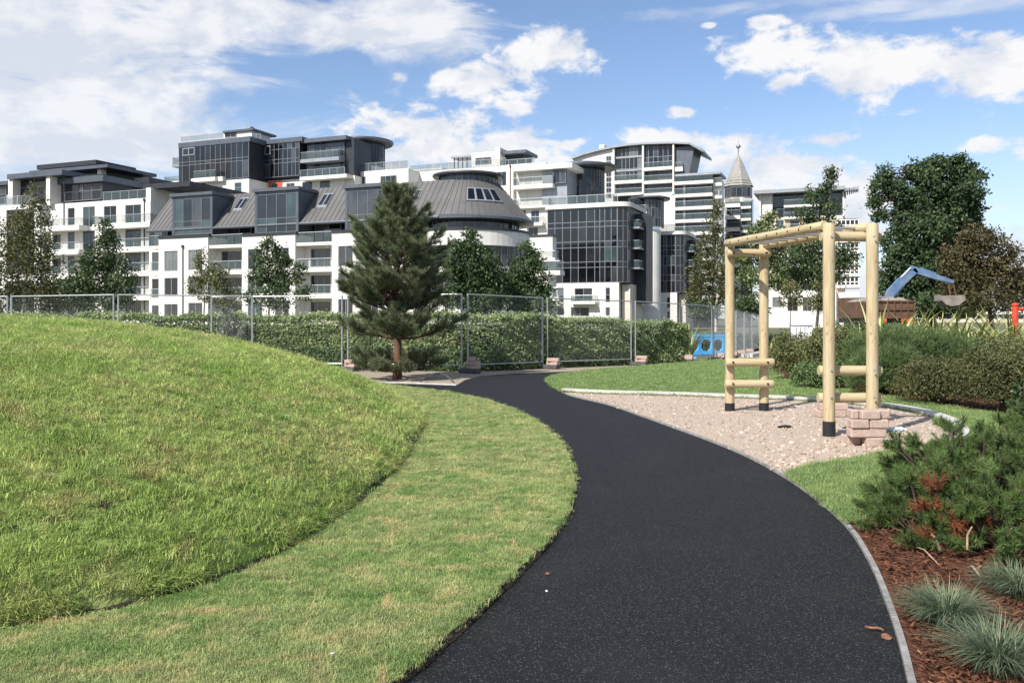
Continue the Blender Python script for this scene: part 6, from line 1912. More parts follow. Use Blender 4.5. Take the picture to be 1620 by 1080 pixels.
def wood_mat():
    m, nt, b, out = new_mat('peeled_log')
    N, L = nt.nodes, nt.links
    g = N.new('ShaderNodeNewGeometry')
    at = N.new('ShaderNodeTexCoord')
    mp = N.new('ShaderNodeMapping'); mp.inputs['Scale'].default_value = (14, 14, 1.1); L.new(at.outputs['Object'], mp.inputs[0])
    n = N.new('ShaderNodeTexNoise'); n.inputs['Scale'].default_value = 3.0; n.inputs['Detail'].default_value = 7; n.inputs['Distortion'].default_value = 0.4; L.new(mp.outputs[0], n.inputs['Vector'])
    r = N.new('ShaderNodeValToRGB'); e = r.color_ramp.elements
    e[0].position = 0.30; e[0].color = (0.36, 0.27, 0.145, 1); e[1].position = 0.68; e[1].color = (0.54, 0.445, 0.275, 1)
    L.new(n.outputs['Fac'], r.inputs[0])
    v = N.new('ShaderNodeTexVoronoi'); v.inputs['Scale'].default_value = 6.0; mp2 = N.new('ShaderNodeMapping'); mp2.inputs['Scale'].default_value = (2.0, 2.0, 1.1); L.new(at.outputs['Object'], mp2.inputs[0]); L.new(mp2.outputs[0], v.inputs['Vector'])
    kr = N.new('ShaderNodeMapRange'); L.new(v.outputs['Distance'], kr.inputs[0]); kr.inputs[1].default_value = 0.22; kr.inputs[2].default_value = 0.08; kr.inputs[3].default_value = 0.0; kr.inputs[4].default_value = 0.75
    mx = N.new('ShaderNodeMix'); mx.data_type = 'RGBA'; L.new(kr.outputs[0], mx.inputs[0]); L.new(r.outputs[0], mx.inputs[6]); mx.inputs[7].default_value = (0.26, 0.13, 0.05, 1)
    n2 = N.new('ShaderNodeTexNoise'); n2.inputs['Scale'].default_value = 1.3; n2.inputs['Detail'].default_value = 3; L.new(g.outputs['Position'], n2.inputs['Vector'])
    r2 = N.new('ShaderNodeMapRange'); L.new(n2.outputs['Fac'], r2.inputs[0]); r2.inputs[1].default_value = 0.45; r2.inputs[2].default_value = 0.70; r2.inputs[4].default_value = 0.40
    mx2 = N.new('ShaderNodeMix'); mx2.data_type = 'RGBA'; L.new(r2.outputs[0], mx2.inputs[0]); L.new(mx.outputs[2], mx2.inputs[6]); mx2.inputs[7].default_value = (0.50, 0.435, 0.30, 1)
    mp4 = N.new('ShaderNodeMapping'); mp4.inputs['Scale'].default_value = (34, 34, 0.9); L.new(at.outputs['Object'], mp4.inputs[0])
    n4 = N.new('ShaderNodeTexNoise'); n4.inputs['Scale'].default_value = 1.0; n4.inputs['Detail'].default_value = 2; L.new(mp4.outputs[0], n4.inputs['Vector'])
    r4 = N.new('ShaderNodeMapRange'); L.new(n4.outputs['Fac'], r4.inputs[0]); r4.inputs[1].default_value = 0.66; r4.inputs[2].default_value = 0.72; r4.inputs[4].default_value = 0.7
    mx4 = N.new('ShaderNodeMix'); mx4.data_type = 'RGBA'; L.new(r4.outputs[0], mx4.inputs[0]); L.new(mx2.outputs[2], mx4.inputs[6]); mx4.inputs[7].default_value = (0.20, 0.13, 0.065, 1)
    L.new(mx4.outputs[2], b.inputs['Base Color']); b.inputs['Roughness'].default_value = 0.62; b.inputs['Specular IOR Level'].default_value = 0.3
    bp = N.new('ShaderNodeBump'); bp.inputs['Strength'].default_value = 0.25; bp.inputs['Distance'].default_value = 0.01; L.new(n.outputs['Fac'], bp.inputs['Height']); L.new(bp.outputs[0], b.inputs['Normal'])
    MATS['peeled_log'] = m
wood_mat()

# ------------------------------------------------------------------ steel mesh fence panels
def fence_panel(a, b, label, h=2.02, lift=0.10, wires=True, flip=0.0):
    za, zb = terrain(0, a.y), terrain(0, b.y)
    A = Vector((a.x, a.y, za)); B = Vector((b.x, b.y, zb))
    root = thing('temporary_fence', A, label, 'fence panel', 'steel mesh fence panels along the path')
    up = Vector((0, 0, 1))
    u = (B - A); L = u.length; u = u / L
    i0, i1 = A + u * 0.05, B - u * 0.05
    fr = MB(); fr.tube([i0 + up * 0.02, i0 + up * (h + lift)], 0.024, 8); fr.build('upright', MATS['galvanised'], root)
    fr = MB(); fr.tube([i1 + up * 0.02, i1 + up * (h + lift)], 0.024, 8); fr.build('upright', MATS['galvanised'], root)
    fr = MB(); fr.tube([i0 + up * (h + lift - 0.02), i1 + up * (h + lift - 0.02)], 0.019, 8); fr.build('top_rail', MATS['galvanised'], root)
    fr = MB(); fr.tube([i0 + up * (lift + 0.08), i1 + up * (lift + 0.08)], 0.019, 8); fr.build('bottom_rail', MATS['galvanised'], root)
    w = MB()
    n = int(L / 0.05)
    for k in range(1, n):
        p = i0 + (i1 - i0) * (k / n)
        w.tube([p + up * (lift + 0.08), p + up * (h + lift - 0.02)], 0.0014, 3, cap=False)
    for k in range(1, 8):
        z = lift + 0.08 + (h - 0.10) * k / 8
        w.tube([i0 + up * z, i1 + up * z], 0.0014, 3, cap=False)
    o = w.build('mesh_infill', MATS['galvanised'], root); o['kind'] = 'stuff'
    return root
def FP(px, D): return HP(px, D)
PAN = [((-190, 25.6), (14, 24.6), 'steel mesh fence panel cut by the left edge of the picture'),
       ((16, 24.6), (182, 23.5), 'steel mesh fence panel in front of the left birch'),
       ((184, 23.5), (402, 24.4), 'steel mesh fence panel before the dark pointed tree and hedge'),
       ((332, 24.75), (544, 24.25), 'steel mesh fence panel overlapping its left neighbour, with the silver shrub behind'),
       ((548, 24.2), (733, 23.15), 'steel mesh fence panel directly behind the pine'),
       ((738, 23.1), (860, 25.7), 'steel mesh fence panel first right of the pine'),
       ((864, 25.75), (1000, 28.4), 'steel mesh fence panel below the black glass block'),
       ((1004, 28.45), (1076, 31.0), 'steel mesh fence panel before the right end of the hedge'),
       ((1078, 31.05), (1127, 33.6), 'steel mesh fence panel before the blue barrier'),
       ((1129, 33.65), (1150, 36.6), 'steel mesh fence panel just left of the first far post'),
       ((1151, 36.7), (1163.5, 39.8), 'steel mesh fence panel first right of the first far post'),
       ((1164.5, 39.9), (1177, 43.0), 'steel mesh fence panel second right of the first far post'),
       ((1178, 43.1), (1189.5, 46.2), 'steel mesh fence panel third right of the first far post'),
       ((1190, 46.3), (1201, 49.4), 'steel mesh fence panel farthest from the camera')]
for a, b, lb in PAN: fence_panel(FP(*a), FP(*b), lb)

def block(name, c, sx, sy, sz, rz, mat, label, cat, group=None, bev=0.012, jit=0.003):
    m = MB(); m.bevel_box(-sx / 2, sx / 2, -sy / 2, sy / 2, 0, sz, bev, jit)
    o = add_obj(name, m.mesh(name), MATS[mat])
    o.location = c; o.rotation_euler = (0, 0, rz)
    return tag(o, label, cat, group)
FEET = [((546, 24.15), 'left of the pine', 2), ((736, 23.0), 'right of the pine at the bend of the path', 3), ((863, 25.65), 'at the head of the path', 2), ((1003, 28.35), 'below the black glass block edge', 2),
        ((1077, 30.95), 'by the yellow strap-leaved plant', 1), ((1128, 33.55), 'under the blue barrier', 1), ((1150, 36.6), 'behind the first far post', 1), ((1164, 39.75), 'first beyond the first far post', 1), ((1178, 42.95), 'second beyond the first far post', 1)]
for (px, D), where, nb in FEET:
    p = FP(px, D); z = terrain(0, D) - 0.03
    dirx = Vector((0.75, -0.66, 0)).normalized()
    c = p + dirx * 0.16 + Vector((0, 0, z))
    block('rubber_ballast', c, 0.66, 0.24, 0.13, math.atan2(dirx.y, dirx.x), 'rubber_foot', 'dark grey fence foot ' + where, 'fence foot', 'dark feet holding the fence panels', bev=0.03)
    for k in range(nb):
        words = ['lowest pink block on the foot ', 'second pink block on the foot ', 'topmost pink block on the foot '][k] if nb > 1 else 'single pink block on the fence foot '
        w = 0.36 if k < 2 else 0.22
        block('paving_block', c + dirx * (0.14 - 0.05 * (k == 2)) + Vector((0, -0.02 * k, 0.13 + 0.105 * k)), w, 0.22, 0.10 if nb > 1 else 0.16, -0.5 + 0.25 * k + random.uniform(-.1, .1), 'pink_block', words + where, 'block', 'pink blocks weighing down the fence feet')

# ------------------------------------------------------------------ climbing frame
def climbing_frame():
    root = thing('climbing_frame', (3.9, 11.9, 0), 'peeled log climbing frame with overhead ladder standing on the gravel', 'climbing frame')
    M = MATS['peeled_log']; R = 0.072
    def at(px, D, z): return Vector(((px - CX) / F * D, D, z))
    ND, FD = 10.45, 13.3
    n1, n2 = at(1311.5, ND, 0), at(1380, ND + 0.05, 0)
    f1, f2 = at(1154.5, FD, 0), at(1208.5, FD + 0.03, 0)
    def log(name, a, b, r, parent=root, bulge=0.004, sides=14):
        m = MB(); n = 9
        pts = [a.lerp(b, t / n) for t in range(n + 1)]
        rr = [r * (1 + random.uniform(-0.015, 0.015)) for _ in pts]
        ax = (b - a).normalized()
        pts = [a] + [a + ax * 0.006] + pts[1:-1] + [b - ax * 0.006] + [b]
        rr = [r - 0.007] + [r] + rr[1:-1] + [r] + [r - 0.007]
        m.tube(pts, rr, sides)
        o = m.build(name, M, parent, smooth=False)
        for p in o.data.polygons: p.use_smooth = len(p.vertices) == 4
        # give the grain its own length axis: shift texture space by turning the object frame
        return o
    def grain(name, a, b, r):
        """a log whose own z axis runs along it"""
        L = (b - a).length; m = MB(); n = 9
        zs = [0, 0.006] + [L * t / n for t in range(1, n)] + [L - 0.006, L]
        rr = [r - 0.007, r] + [r * (1 + random.uniform(-0.014, 0.014)) for _ in range(1, n)] + [r, r - 0.007]
        m.tube([Vector((0, 0, z)) for z in zs], rr, 16)
        me = m.mesh(name); o = add_obj(name, me, M, root)
        for p in me.polygons: p.use_smooth = len(p.vertices) == 4
        o.location = a - root.location
        o.rotation_mode = 'QUATERNION'; o.rotation_quaternion = (b - a).to_track_quat('Z', 'Y')
        return o
    H = 2.61
    posts = []
    for p, sleeve in ((n1, 0.19), (n2, 0.19), (f1, 0.13), (f2, 0.13)):
        o = grain('post', p - Vector((0, 0, 0.2)), p + Vector((0, 0, H)), R); posts.append(o)
        m = MB(); m.tube([Vector((0, 0, 0.18)), Vector((0, 0, 0.2 + sleeve))], R + 0.004, 18)
        s = add_obj('sleeve', m.mesh('sleeve'), MATS['black_sleeve'], o)
    # faint print on the nearest sleeve: small white rows following the curve
    m = MB()
    for row in range(7):
        for k in range(random.randint(2, 4)):
            a = -math.pi / 2 - 0.60 + 0.34 * k + random.uniform(0, .05)
            z = 0.2 + 0.03 + row * 0.021
            q = lambda an, zz: Vector(((R + 0.0065) * math.cos(an), (R + 0.0065) * math.sin(an), zz))
            m.quad(q(a, z), q(a + 0.26, z), q(a + 0.26, z + 0.010), q(a, z + 0.010))
    add_obj('printed_rows', m.mesh('printed_rows'), MATS['white_print'], posts[0])
    # cross logs at the top of each pair
    zc = CH + (HY - 374) / F * (ND + 0.15); grain('cross_log', at(1298, ND + 0.15, zc), at(1392, ND + 0.2, zc), 0.062)
    zc2 = CH + (HY - 400) / F * (FD - 0.14); grain('cross_log', at(1150, FD - 0.14, zc2), at(1219, FD - 0.11, zc2), 0.062)
    # sloping side rails of the ladder
    ra, rb = at(1151, FD - 0.12, CH + (HY - 389) / F * FD + 0.03), at(1305, ND + 0.08, CH + (HY - 360) / F * ND + 0.03)
    sa, sb = at(1212, FD - 0.10, CH + (HY - 391.5) / F * FD + 0.03), at(1376, ND + 0.10, CH + (HY - 361.5) / F * ND + 0.03)
    grain('side_rail', ra, rb, 0.062); grain('side_rail', sa, sb, 0.062)
    for k in range(9):
        t = 0.08 + 0.84 * k / 8
        p, q = ra.lerp(rb, t), sa.lerp(sb, t)
        d = (q - p).normalized()
        m = MB(); m.tube([p - d * 0.01, q + d * 0.01], 0.0165, 8); m.build('rung', MATS['steel_rung'], root, smooth=True)
        m = MB(); m.tube([p - d * 0.066, p - d * 0.055], 0.015, 8); m.build('rung_hole', MATS['dark_bolt'], root)
    # low step logs
    def steps(y, D, x0, x1): zc = CH + (HY - y) / F * D; return grain('step_log', at(x0, D, zc), at(x1, D, zc), 0.062)
    steps(573, FD - 0.135, 1148, 1224); steps(607, FD - 0.135, 1147, 1223.5)
    steps(586, ND + 0.14, 1295, 1394); steps(629, ND + 0.14, 1294, 1393)
    def bolt(px, py, D, mat, r=0.014):
        c = at(px, D, CH + (HY - py) / F * D); m = MB(); m.tube([c, c - Vector((0, 0.016, 0))], [r, r * 0.8], 10); m.build('bolt', MATS[mat], root)
    for y in (573, 607):
        for x in (1160, 1215): bolt(x, y, FD - 0.195, 'dark_bolt', 0.018)
    for y in (586, 629, 374):
        for x in (1315, 1383): bolt(x, y, ND - 0.068, 'steel_rung', 0.014)
    for x in (1161, 1213): bolt(x, 400, FD - 0.20, 'dark_bolt', 0.018)
climbing_frame()

# ------------------------------------------------------------------ stacked blocks by the near post
def stack():
    D = 9.55
    X = lambda px: (px - CX) / F * D
    s = D / F
    rows = [  # px0, px1, course (0 = lowest), depth offset, label
        (1371, 1400, 0, 0.00, 'lowest front block of the stack by the near right post'),
        (1349, 1371, 0, 0.14, 'shaded lowest block at the left of the stack by the near post'),
        (1378, 1412, 0, 0.20, 'lowest block at the back right of the stack by the near post'),
        (1347, 1405, 1, 0.02, 'long block in the second course of the stack by the near post'),
        (1362, 1411, 1, 0.19, 'rear block in the second course of the stack by the near post'),
        (1347, 1376, 2, 0.00, 'left block in the third course of the stack by the near post'),
        (1377, 1408, 2, 0.01, 'right block in the third course of the stack by the near post'),
        (1350, 1363, 3, 0.06, 'small top left block of the stack by the near post'),
        (1363, 1394, 3, 0.00, 'front block on top of the stack by the near post'),
        (1394, 1412, 3, 0.05, 'top right block of the stack by the near post')]
    for (x0, x1, k, dy, lb) in rows:
        w = (x1 - x0) * s
        c = Vector(((X(x0) + X(x1)) / 2, D + dy + 0.07, 0.006 + 0.103 * k))
        block('paving_block', c, w - 0.006, 0.15 if dy < 0.1 else 0.12, 0.101, random.uniform(-0.03, 0.03), 'pink_block', lb, 'block', 'pink blocks stacked by the near post')
    D2 = 12.5
    for (px, dz, w, dy, lb) in ((1303, 0, 0.22, 0, 'left block of the low pile behind the near left post'), (1325, 0, 0.20, 0.02, 'right lower block of the low pile behind the near left post'), (1318, 0.10, 0.40, 0.03, 'long block lying on the low pile behind the near left post')):
        block('paving_block', Vector(((px - CX) / F * D2, D2 + dy, 0.006 + dz)), w, 0.2, 0.10, random.uniform(-.12, .12), 'pink_block', lb, 'block', 'pink blocks in the low pile')
stack()

# ------------------------------------------------------------------ blue plastic barrier
def barrier():
    D = 35.6; a = GX(1087, 35.2); b = GX(1147, 36.0)
    root = thing('plastic_barrier', (a + b) / 2, 'bright blue plastic barrier with rounded openings behind the fence', 'barrier')
    u = (b - a); L = u.length; u.normalize(); n = Vector((u.y, -u.x, 0)); up = Vector((0, 0, 1))
    z0, z1, t = 0.10, 1.0, 0.035
    xs = [0, 0.06, 0.42, 0.54, 0.96, 1.08, 1.50, L]
    xs = [0.0, L * 0.02, L * 0.29, L * 0.36, L * 0.62, L * 0.69, L * 0.93, L]
    zb, zt = z0 + 0.20, z1 - 0.22
    m = MB()
    def slab(x0, x1, za, zc, tt=t):
        q = lambda x, s, z: a + u * x + n * s + up * z
        m.hexa([q(x0, tt, za), q(x1, tt, za), q(x1, -tt, za), q(x0, -tt, za), q(x0, tt, zc), q(x1, tt, zc), q(x1, -tt, zc), q(x0, -tt, zc)])
    def tri(p, q_, r):
        i = len(m.v)
        for s in (t, -t):
            for (x, z) in (p, q_, r): m.v.append(a + u * x + n * s + up * z)
        m._face((i, i + 1, i + 2)); m._face((i + 5, i + 4, i + 3)); m._face((i, i + 3, i + 4, i + 1)); m._face((i + 1, i + 4, i + 5, i + 2)); m._face((i + 2, i + 5, i + 3, i))
    slab(0.03, L - 0.03, z0, zb); slab(0.03, L - 0.03, zt, z1)
    for k in range(0, 7, 2): slab(xs[k], xs[k + 1], zb, zt)
    slab(0, L, zt + 0.10, zt + 0.13, t + 0.012); slab(0.05, L - 0.05, z0 + 0.06, z0 + 0.09, t + 0.012)
    for k in range(1, 6, 2):
        x0, x1 = xs[k], xs[k + 1]; c = 0.13
        tri((x0, zb), (x0 + c, zb), (x0, zb + c)); tri((x1 - c, zb), (x1, zb), (x1, zb + c)); tri((x0, zt - c), (x0 + c, zt), (x0, zt)); tri((x1, zt - c), (x1, zt), (x1 - c, zt))
    m.build('panel', MATS['blue_plastic'], root)
    for x in (0.2, L - 0.25):
        f = MB(); q = lambda xx, s, z: a + u * (x + xx) + n * s + up * z
        f.hexa([q(-.05, .3, 0), q(.05, .3, 0), q(.05, -.3, 0), q(-.05, -.3, 0), q(-.05, .2, .13), q(.05, .2, .13), q(.05, -.2, .13), q(-.05, -.2, .13)]); f.build('foot', MATS['blue_plastic'], root)
barrier()

# white slatted box beyond the shrubs
def white_box():
    p = GX(1268, 44); root = thing('white_cabinet', p, 'white cabinet with grooved front standing beyond the olive shrubs', 'cabinet')
    m = MB(); m.bevel_box(p.x - 0.42, p.x + 0.36, p.y, p.y + 0.5, p.z, p.z + 1.42, 0.03); m.build('body', MATS['white_plastic'], root)
    m = MB(); m.bevel_box(p.x - 0.46, p.x + 0.62, p.y - 0.05, p.y + 0.55, p.z + 1.42, p.z + 1.62, 0.03); m.build('lid', MATS['white_plastic'], root)
    m = MB(); m.bevel_box(p.x + 0.37, p.x + 0.60, p.y + 0.02, p.y + 0.45, p.z + 0.55, p.z + 1.41, 0.02); m.build('side_box', MATS['white_plastic'], root)
    for k in range(3):
        x = p.x - 0.28 + k * 0.22; m = MB(); m.box(x, x + 0.035, p.y - 0.006, p.y - 0.002, p.z + 0.1, p.z + 1.35); m.build('groove', MATS['pale_metal'], root)
white_box()

# ------------------------------------------------------------------ lorry, excavator, red machine
def lorry():
    D = 60; p = GX(1414, D); s = D / F; root = thing('tipper_lorry', p, 'brown tipper lorry seen from behind with a load of rubble', 'lorry')
    x0, x1 = (1383 - CX) * s, (1446 - CX) * s
    Z = lambda y: CH + (HY - y) * s
    m = MB(); m.box(x0, x1, D, D + 5, Z(503), Z(476)); m.build('body', MATS['rust_brown'], root)
    for k in range(7):
        x = x0 + (x1 - x0) * k / 6; m = MB(); m.box(x - 0.05, x + 0.05, D - 0.07, D - 0.003, Z(503), Z(475)); m.build('rib', MATS['rust_brown'], root)
    for y in (476, 489, 502):
        m = MB(); m.box(x0 - 0.04, x1 + 0.04, D - 0.10, D - 0.072, Z(y) - 0.07, Z(y) + 0.04); m.build('rail', MATS['rust_brown'], root)
    bm = bmesh.new(); bmesh.ops.create_grid(bm, x_segments=22, y_segments=22, size=0.5)
    for v in bm.verts:
        e = max(abs(v.co.x), abs(v.co.y)) * 2
        v.co = Vector(((x0 + x1) / 2 + v.co.x * (x1 - x0) * 0.98, D + 2.5 + v.co.y * 4.9, Z(477) + 0.34 * (1 - e ** 3) + random.uniform(-.09, .09)))
    m = MB(); m.from_bm(bm); m.build('rubble_load', MATS['rubble'], root)
    m = MB(); m.box(x0 + 0.2, x1 - 0.2, D + 0.2, D + 7, Z(511), Z(503.2)); m.build('chassis', MATS['dark_bolt'], root)
    for xx in (x0 + 0.05, x1 - 0.5):
        m = MB(); m.tube([Vector((xx, D + 1.2, p.z + 0.5)), Vector((xx + 0.45, D + 1.2, p.z + 0.5))], 0.5, 20); m.build('wheel', MATS['rubber_foot'], root)
    for xx in (x0 + 0.1, x1 - 0.9):
        m = MB(); m.bevel_box(xx, xx + 0.75, D - 0.12, D - 0.02, Z(510), Z(504), 0.02); m.build('tail_light', MATS['orange_lens'], root)
    m = MB(); m.box(x0 + 0.1, x1 - 0.1, D + 5.2, D + 7, Z(503), Z(468)); m.build('cab', MATS['rust_brown'], root)
lorry()

def excavator():
    D = 66; p = GX(1395, D + 3); s = D / F; root = thing('excavator', p, 'excavator with raised blue arm and rusty bucket in front of the huge tree', 'excavator')
    Q = lambda x, y, dy=0: Vector(((x - CX) * s, D + dy, CH + (HY - y) * s))
    def beam(name, pts, hs, mat, t=0.16):
        """flat-sided beam through picture points; hs half heights"""
        m = MB(); n = len(pts); P3 = [Q(*q) for q in pts]
        lo, hi = [], []
        for i in range(n):
            d = (P3[min(i + 1, n - 1)] - P3[max(i - 1, 0)]).normalized(); nn = Vector((-d.z, 0, d.x))
            lo.append(P3[i] - nn * hs[i]); hi.append(P3[i] + nn * hs[i])
        w = Vector((0, t, 0))
        for i in range(n - 1):
            m.hexa([lo[i] - w, lo[i + 1] - w, lo[i + 1] + w, lo[i] + w, hi[i] - w, hi[i + 1] - w, hi[i + 1] + w, hi[i] + w])
        return m.build(name, MATS[mat], root)
    beam('boom', [(1404, 478), (1408, 464), (1424, 446), (1449, 427)], [0.30, 0.32, 0.30, 0.20], 'machine_blue')
    beam('stick', [(1441, 423), (1453, 429), (1480, 438), (1507, 446)], [0.14, 0.24, 0.20, 0.12], 'machine_blue')
    def ram(a, b, r, mat):
        m = MB(); m.tube([Q(*a, -0.05), Q(*b, -0.05)], r, 8); m.build('ram', MATS[mat], root)
    ram((1412, 470), (1430, 450), 0.09, 'machine_blue'); ram((1428, 452), (1441, 440), 0.05, 'steel_rung')
    ram((1424, 440), (1440, 424), 0.09, 'pale_metal'); ram((1455, 424), (1480, 433), 0.07, 'machine_blue')
    ram((1500, 446), (1503, 468), 0.06, 'rust_brown'); ram((1507, 446), (1512, 468), 0.06, 'rust_brown')
    # bucket: curved shell with side plates and teeth
    m = MB(); prof = [(1483, 468), (1484, 476), (1490, 483), (1500, 486), (1512, 484), (1522, 476)]
    for (a, b) in zip(prof[:-1], prof[1:]):
        A, B = Q(*a), Q(*b); w = Vector((0, 0.55, 0)); th = Vector((0, 0, 0.07))
        m.hexa([A - w, B - w, B + w, A + w, A - w + th, B - w + th, B + w + th, A + w + th])
    for sgn in (-0.55, 0.55):
        i = len(m.v); off = Vector((0, sgn, 0))
        for q in prof + [(1520, 467)]: m.v.append(Q(*q) + off)
        m._face(tuple(range(i, i + len(prof) + 1)))
    m.build('bucket', MATS['rubble'], root)
    for k in range(4):
        w = MB(); c = Q(1522, 475, -0.45 + 0.3 * k); w.tube([c, c + Vector((0.22, 0, 0.1))], [0.06, 0.02], 5); w.build('tooth', MATS['rust_brown'], root)
    m = MB(); x = (1392 - CX) * s; m.bevel_box(x - 1.2, x + 1.0, D + 1.0, D + 4.2, 0.5, 1.5, 0.1); m.build('engine_housing', MATS['dark_bolt'], root)
    m = MB(); m.bevel_box(x - 1.2, x - 0.1, D + 1.0, D + 2.6, 1.71, 2.5, 0.1); m.build('cab', MATS['glass_dark'], root)
    for sg in (-1.2, 0.5):
        m = MB(); m.bevel_box(x + sg, x + sg + 0.5, D + 0.4, D + 4.6, -0.7, 0.1, 0.2); m.build('track', MATS['rubber_foot'], root)
    m = MB(); m.box(x - 0.7, x + 0.5, D + 1.2, D + 4.0, 0.1, 0.5); m.build('turntable', MATS['dark_bolt'], root)
excavator()

def red_machine():
    D = 36; s = D / F; p = GX(1606, D); root = thing('red_post', p, 'red steel post with side arm at the right edge behind the shrubs', 'post')
    Q = lambda x, y: Vector(((x - CX) * s, D, CH + (HY - y) * s))
    m = MB(); m.tube([Vector((p.x, D, p.z)), Q(1606, 482)], 0.12, 16); m.build('post', MATS['red_paint'], root, smooth=False)
    m = MB(); m.tube([Q(1606, 489), Q(1640, 489)], 0.07, 12); m.build('arm', MATS['red_paint'], root)
    m = MB(); m.lathe((p.x, D), [(0.15, Q(0, 483).z), (0.15, Q(0, 481).z), (0.10, Q(0, 479.5).z), (0.01, Q(0, 479).z)], 16); m.build('cap', MATS['red_paint'], root)
red_machine()

# ------------------------------------------------------------------ loose small stuff
def rock_mesh(name, seed, sub=1, mat=None):
    bm = bmesh.new(); bmesh.ops.create_icosphere(bm, subdivisions=sub, radius=1.0)
    r = random.Random(seed)
    for v in bm.verts: v.co *= r.uniform(0.72, 1.15); v.co.z *= 0.6
    me = bpy.data.meshes.new(name); bm.to_mesh(me); bm.free()
    return me
leaf_mat('stone_scatter', (0.28, 0.205, 0.155), (0.53, 0.435, 0.355), rough=0.9, trans=0, inst=True, spec=0.2)
leaf_mat('chip_scatter', (0.040, 0.016, 0.009), (0.20, 0.085, 0.045), (0.42, 0.24, 0.13), rough=0.85, trans=0, inst=True, spec=0.2)
c = sample((0.9, 8.2, 7.5, 16.5), 42000)
c = c[inside(c, grav)]
c = thin(c, 8.0, 1.2)
n = len(c); print('stones', n)
sz = 0.0035 + 0.026 * RNG.uniform(size=n) ** 5.5 + 0.0035 * RNG.uniform(size=n)
scatter('loose_stones', np.column_stack([c, np.full(n, 0.006)]), RNG.uniform(0, 6.28, (n, 3)) * np.array([0.15, 0.15, 1]), sz[:, None] * RNG.uniform(0.7, 1.4, (n, 3)), RNG.uniform(0, 1, n), rock_mesh('loose_stone', 4), MATS['stone_scatter'], label='loose pinkish stones strewn over the play gravel')
# coarser rubble along the near edge
ne = np.array([(p.x, p.y) for p in NEARG]); k = RNG.integers(0, len(ne), 420)
q = ne[k] + np.column_stack([RNG.normal(0, 0.22, 420), np.abs(RNG.normal(0, 0.55, 420)) + 0.05])
q = q[inside(q, grav)]; n = len(q); sz = 0.012 + 0.030 * RNG.uniform(size=n) ** 3
scatter('edge_rubble', np.column_stack([q, np.full(n, 0.008)]), RNG.uniform(0, 6.28, (n, 3)) * np.array([0.1, 0.1, 1]), sz[:, None] * RNG.uniform(0.7, 1.5, (n, 3)), RNG.uniform(0.2, 1, n), rock_mesh('rubble_stone', 9), MATS['stone_scatter'], label='coarser pale rubble along the near edge of the gravel')
# bark chips
m = MB(); m.hexa([(-.5, -.5, 0), (.5, -.35, .1), (.5, .4, .12), (-.5, .5, 0), (-.45, -.45, .5), (.42, -.3, .6), (.45, .35, .62), (-.42, .45, .5)])
chip = m.mesh('bark_chip')
mp_ = clean(mulch)
c = sample((0.6, 6.5, 2.4, 9.5), 60000); c = c[inside(c, mp_) & in_view(c)]; c = c[poly_dist(c, np.array([(p.x, p.y) for p in PATH_R]), closed=False) > 0.062]; c = thin(c, 4.2, 1.4); n = len(c); print('chips', n)
scl = np.column_stack([RNG.uniform(0.012, 0.055, n), RNG.uniform(0.005, 0.014, n), RNG.uniform(0.003, 0.010, n)])
scatter('bark_mulch', np.column_stack([c, np.full(n, 0.014) + RNG.uniform(0, 0.022, n)]), np.column_stack([RNG.normal(0, .4, n), RNG.normal(0, .4, n), RNG.uniform(0, 6.28, n)]), scl, np.clip(RNG.normal(0.38, 0.26, n), 0, 1), chip, MATS['chip_scatter'], label='reddish bark chips covering the near bed')
be = np.array([(p.x, p.y) for p in BED]); k = RNG.integers(0, len(be), 2500)
q = be[k] + np.column_stack([RNG.normal(0.2, 0.2, 2500), RNG.normal(0.12, 0.12, 2500)]); n = len(q)
scl = np.column_stack([RNG.uniform(0.02, 0.07, n), RNG.uniform(0.008, 0.02, n), RNG.uniform(0.004, 0.012, n)])
scatter('bed_edge_mulch', np.column_stack([q, np.full(n, 0.02)]), np.column_stack([RNG.normal(0, .4, n), RNG.normal(0, .4, n), RNG.uniform(0, 6.28, n)]), scl, np.clip(RNG.normal(0.38, 0.26, n), 0, 1), chip, MATS['chip_scatter'], label='bark chips along the front of the far shrub bed')

def stick(a, b, r, label, lift=0.03):
    A, B = Vector(a), Vector(b)
    m = MB(); mid = A.lerp(B, 0.5) + Vector((random.uniform(-.02, .02), random.uniform(-.02, .02), lift))
    root = None
    m.tube([A, A.lerp(mid, .5), mid, mid.lerp(B, .5), B], [r, r * .95, r * .85, r * .75, r * .5], 6)
    o = m.build('stick', MATS['pale_stick'], None, smooth=True); return tag(o, label, 'stick')
def gp(px, py, z=0.03): p = G(px, py); p.z = z; return p
stick(gp(1436, 868), gp(1487, 900, 0.02), 0.006, 'curved pale twig lying on the mulch left of the dwarf pine')
stick(gp(1530, 885), (gp(1530, 885) + Vector((0.03, 0, 0.17))), 0.008, 'whitish broken stub standing at the foot of the dwarf pine')
stick(gp(1488, 880), (gp(1480, 878) + Vector((-0.03, 0, 0.10))), 0.010, 'short brown stub leaning at the foot of the low dwarf pine')
stick(gp(1535, 905, 0.035), gp(1552, 922, 0.03), 0.008, 'pale splinter lying on the mulch below the dwarf pine')
stick(gp(1588, 880, 0.05), gp(1620, 862, 0.16), 0.007, 'pale twig sticking out at the right edge')

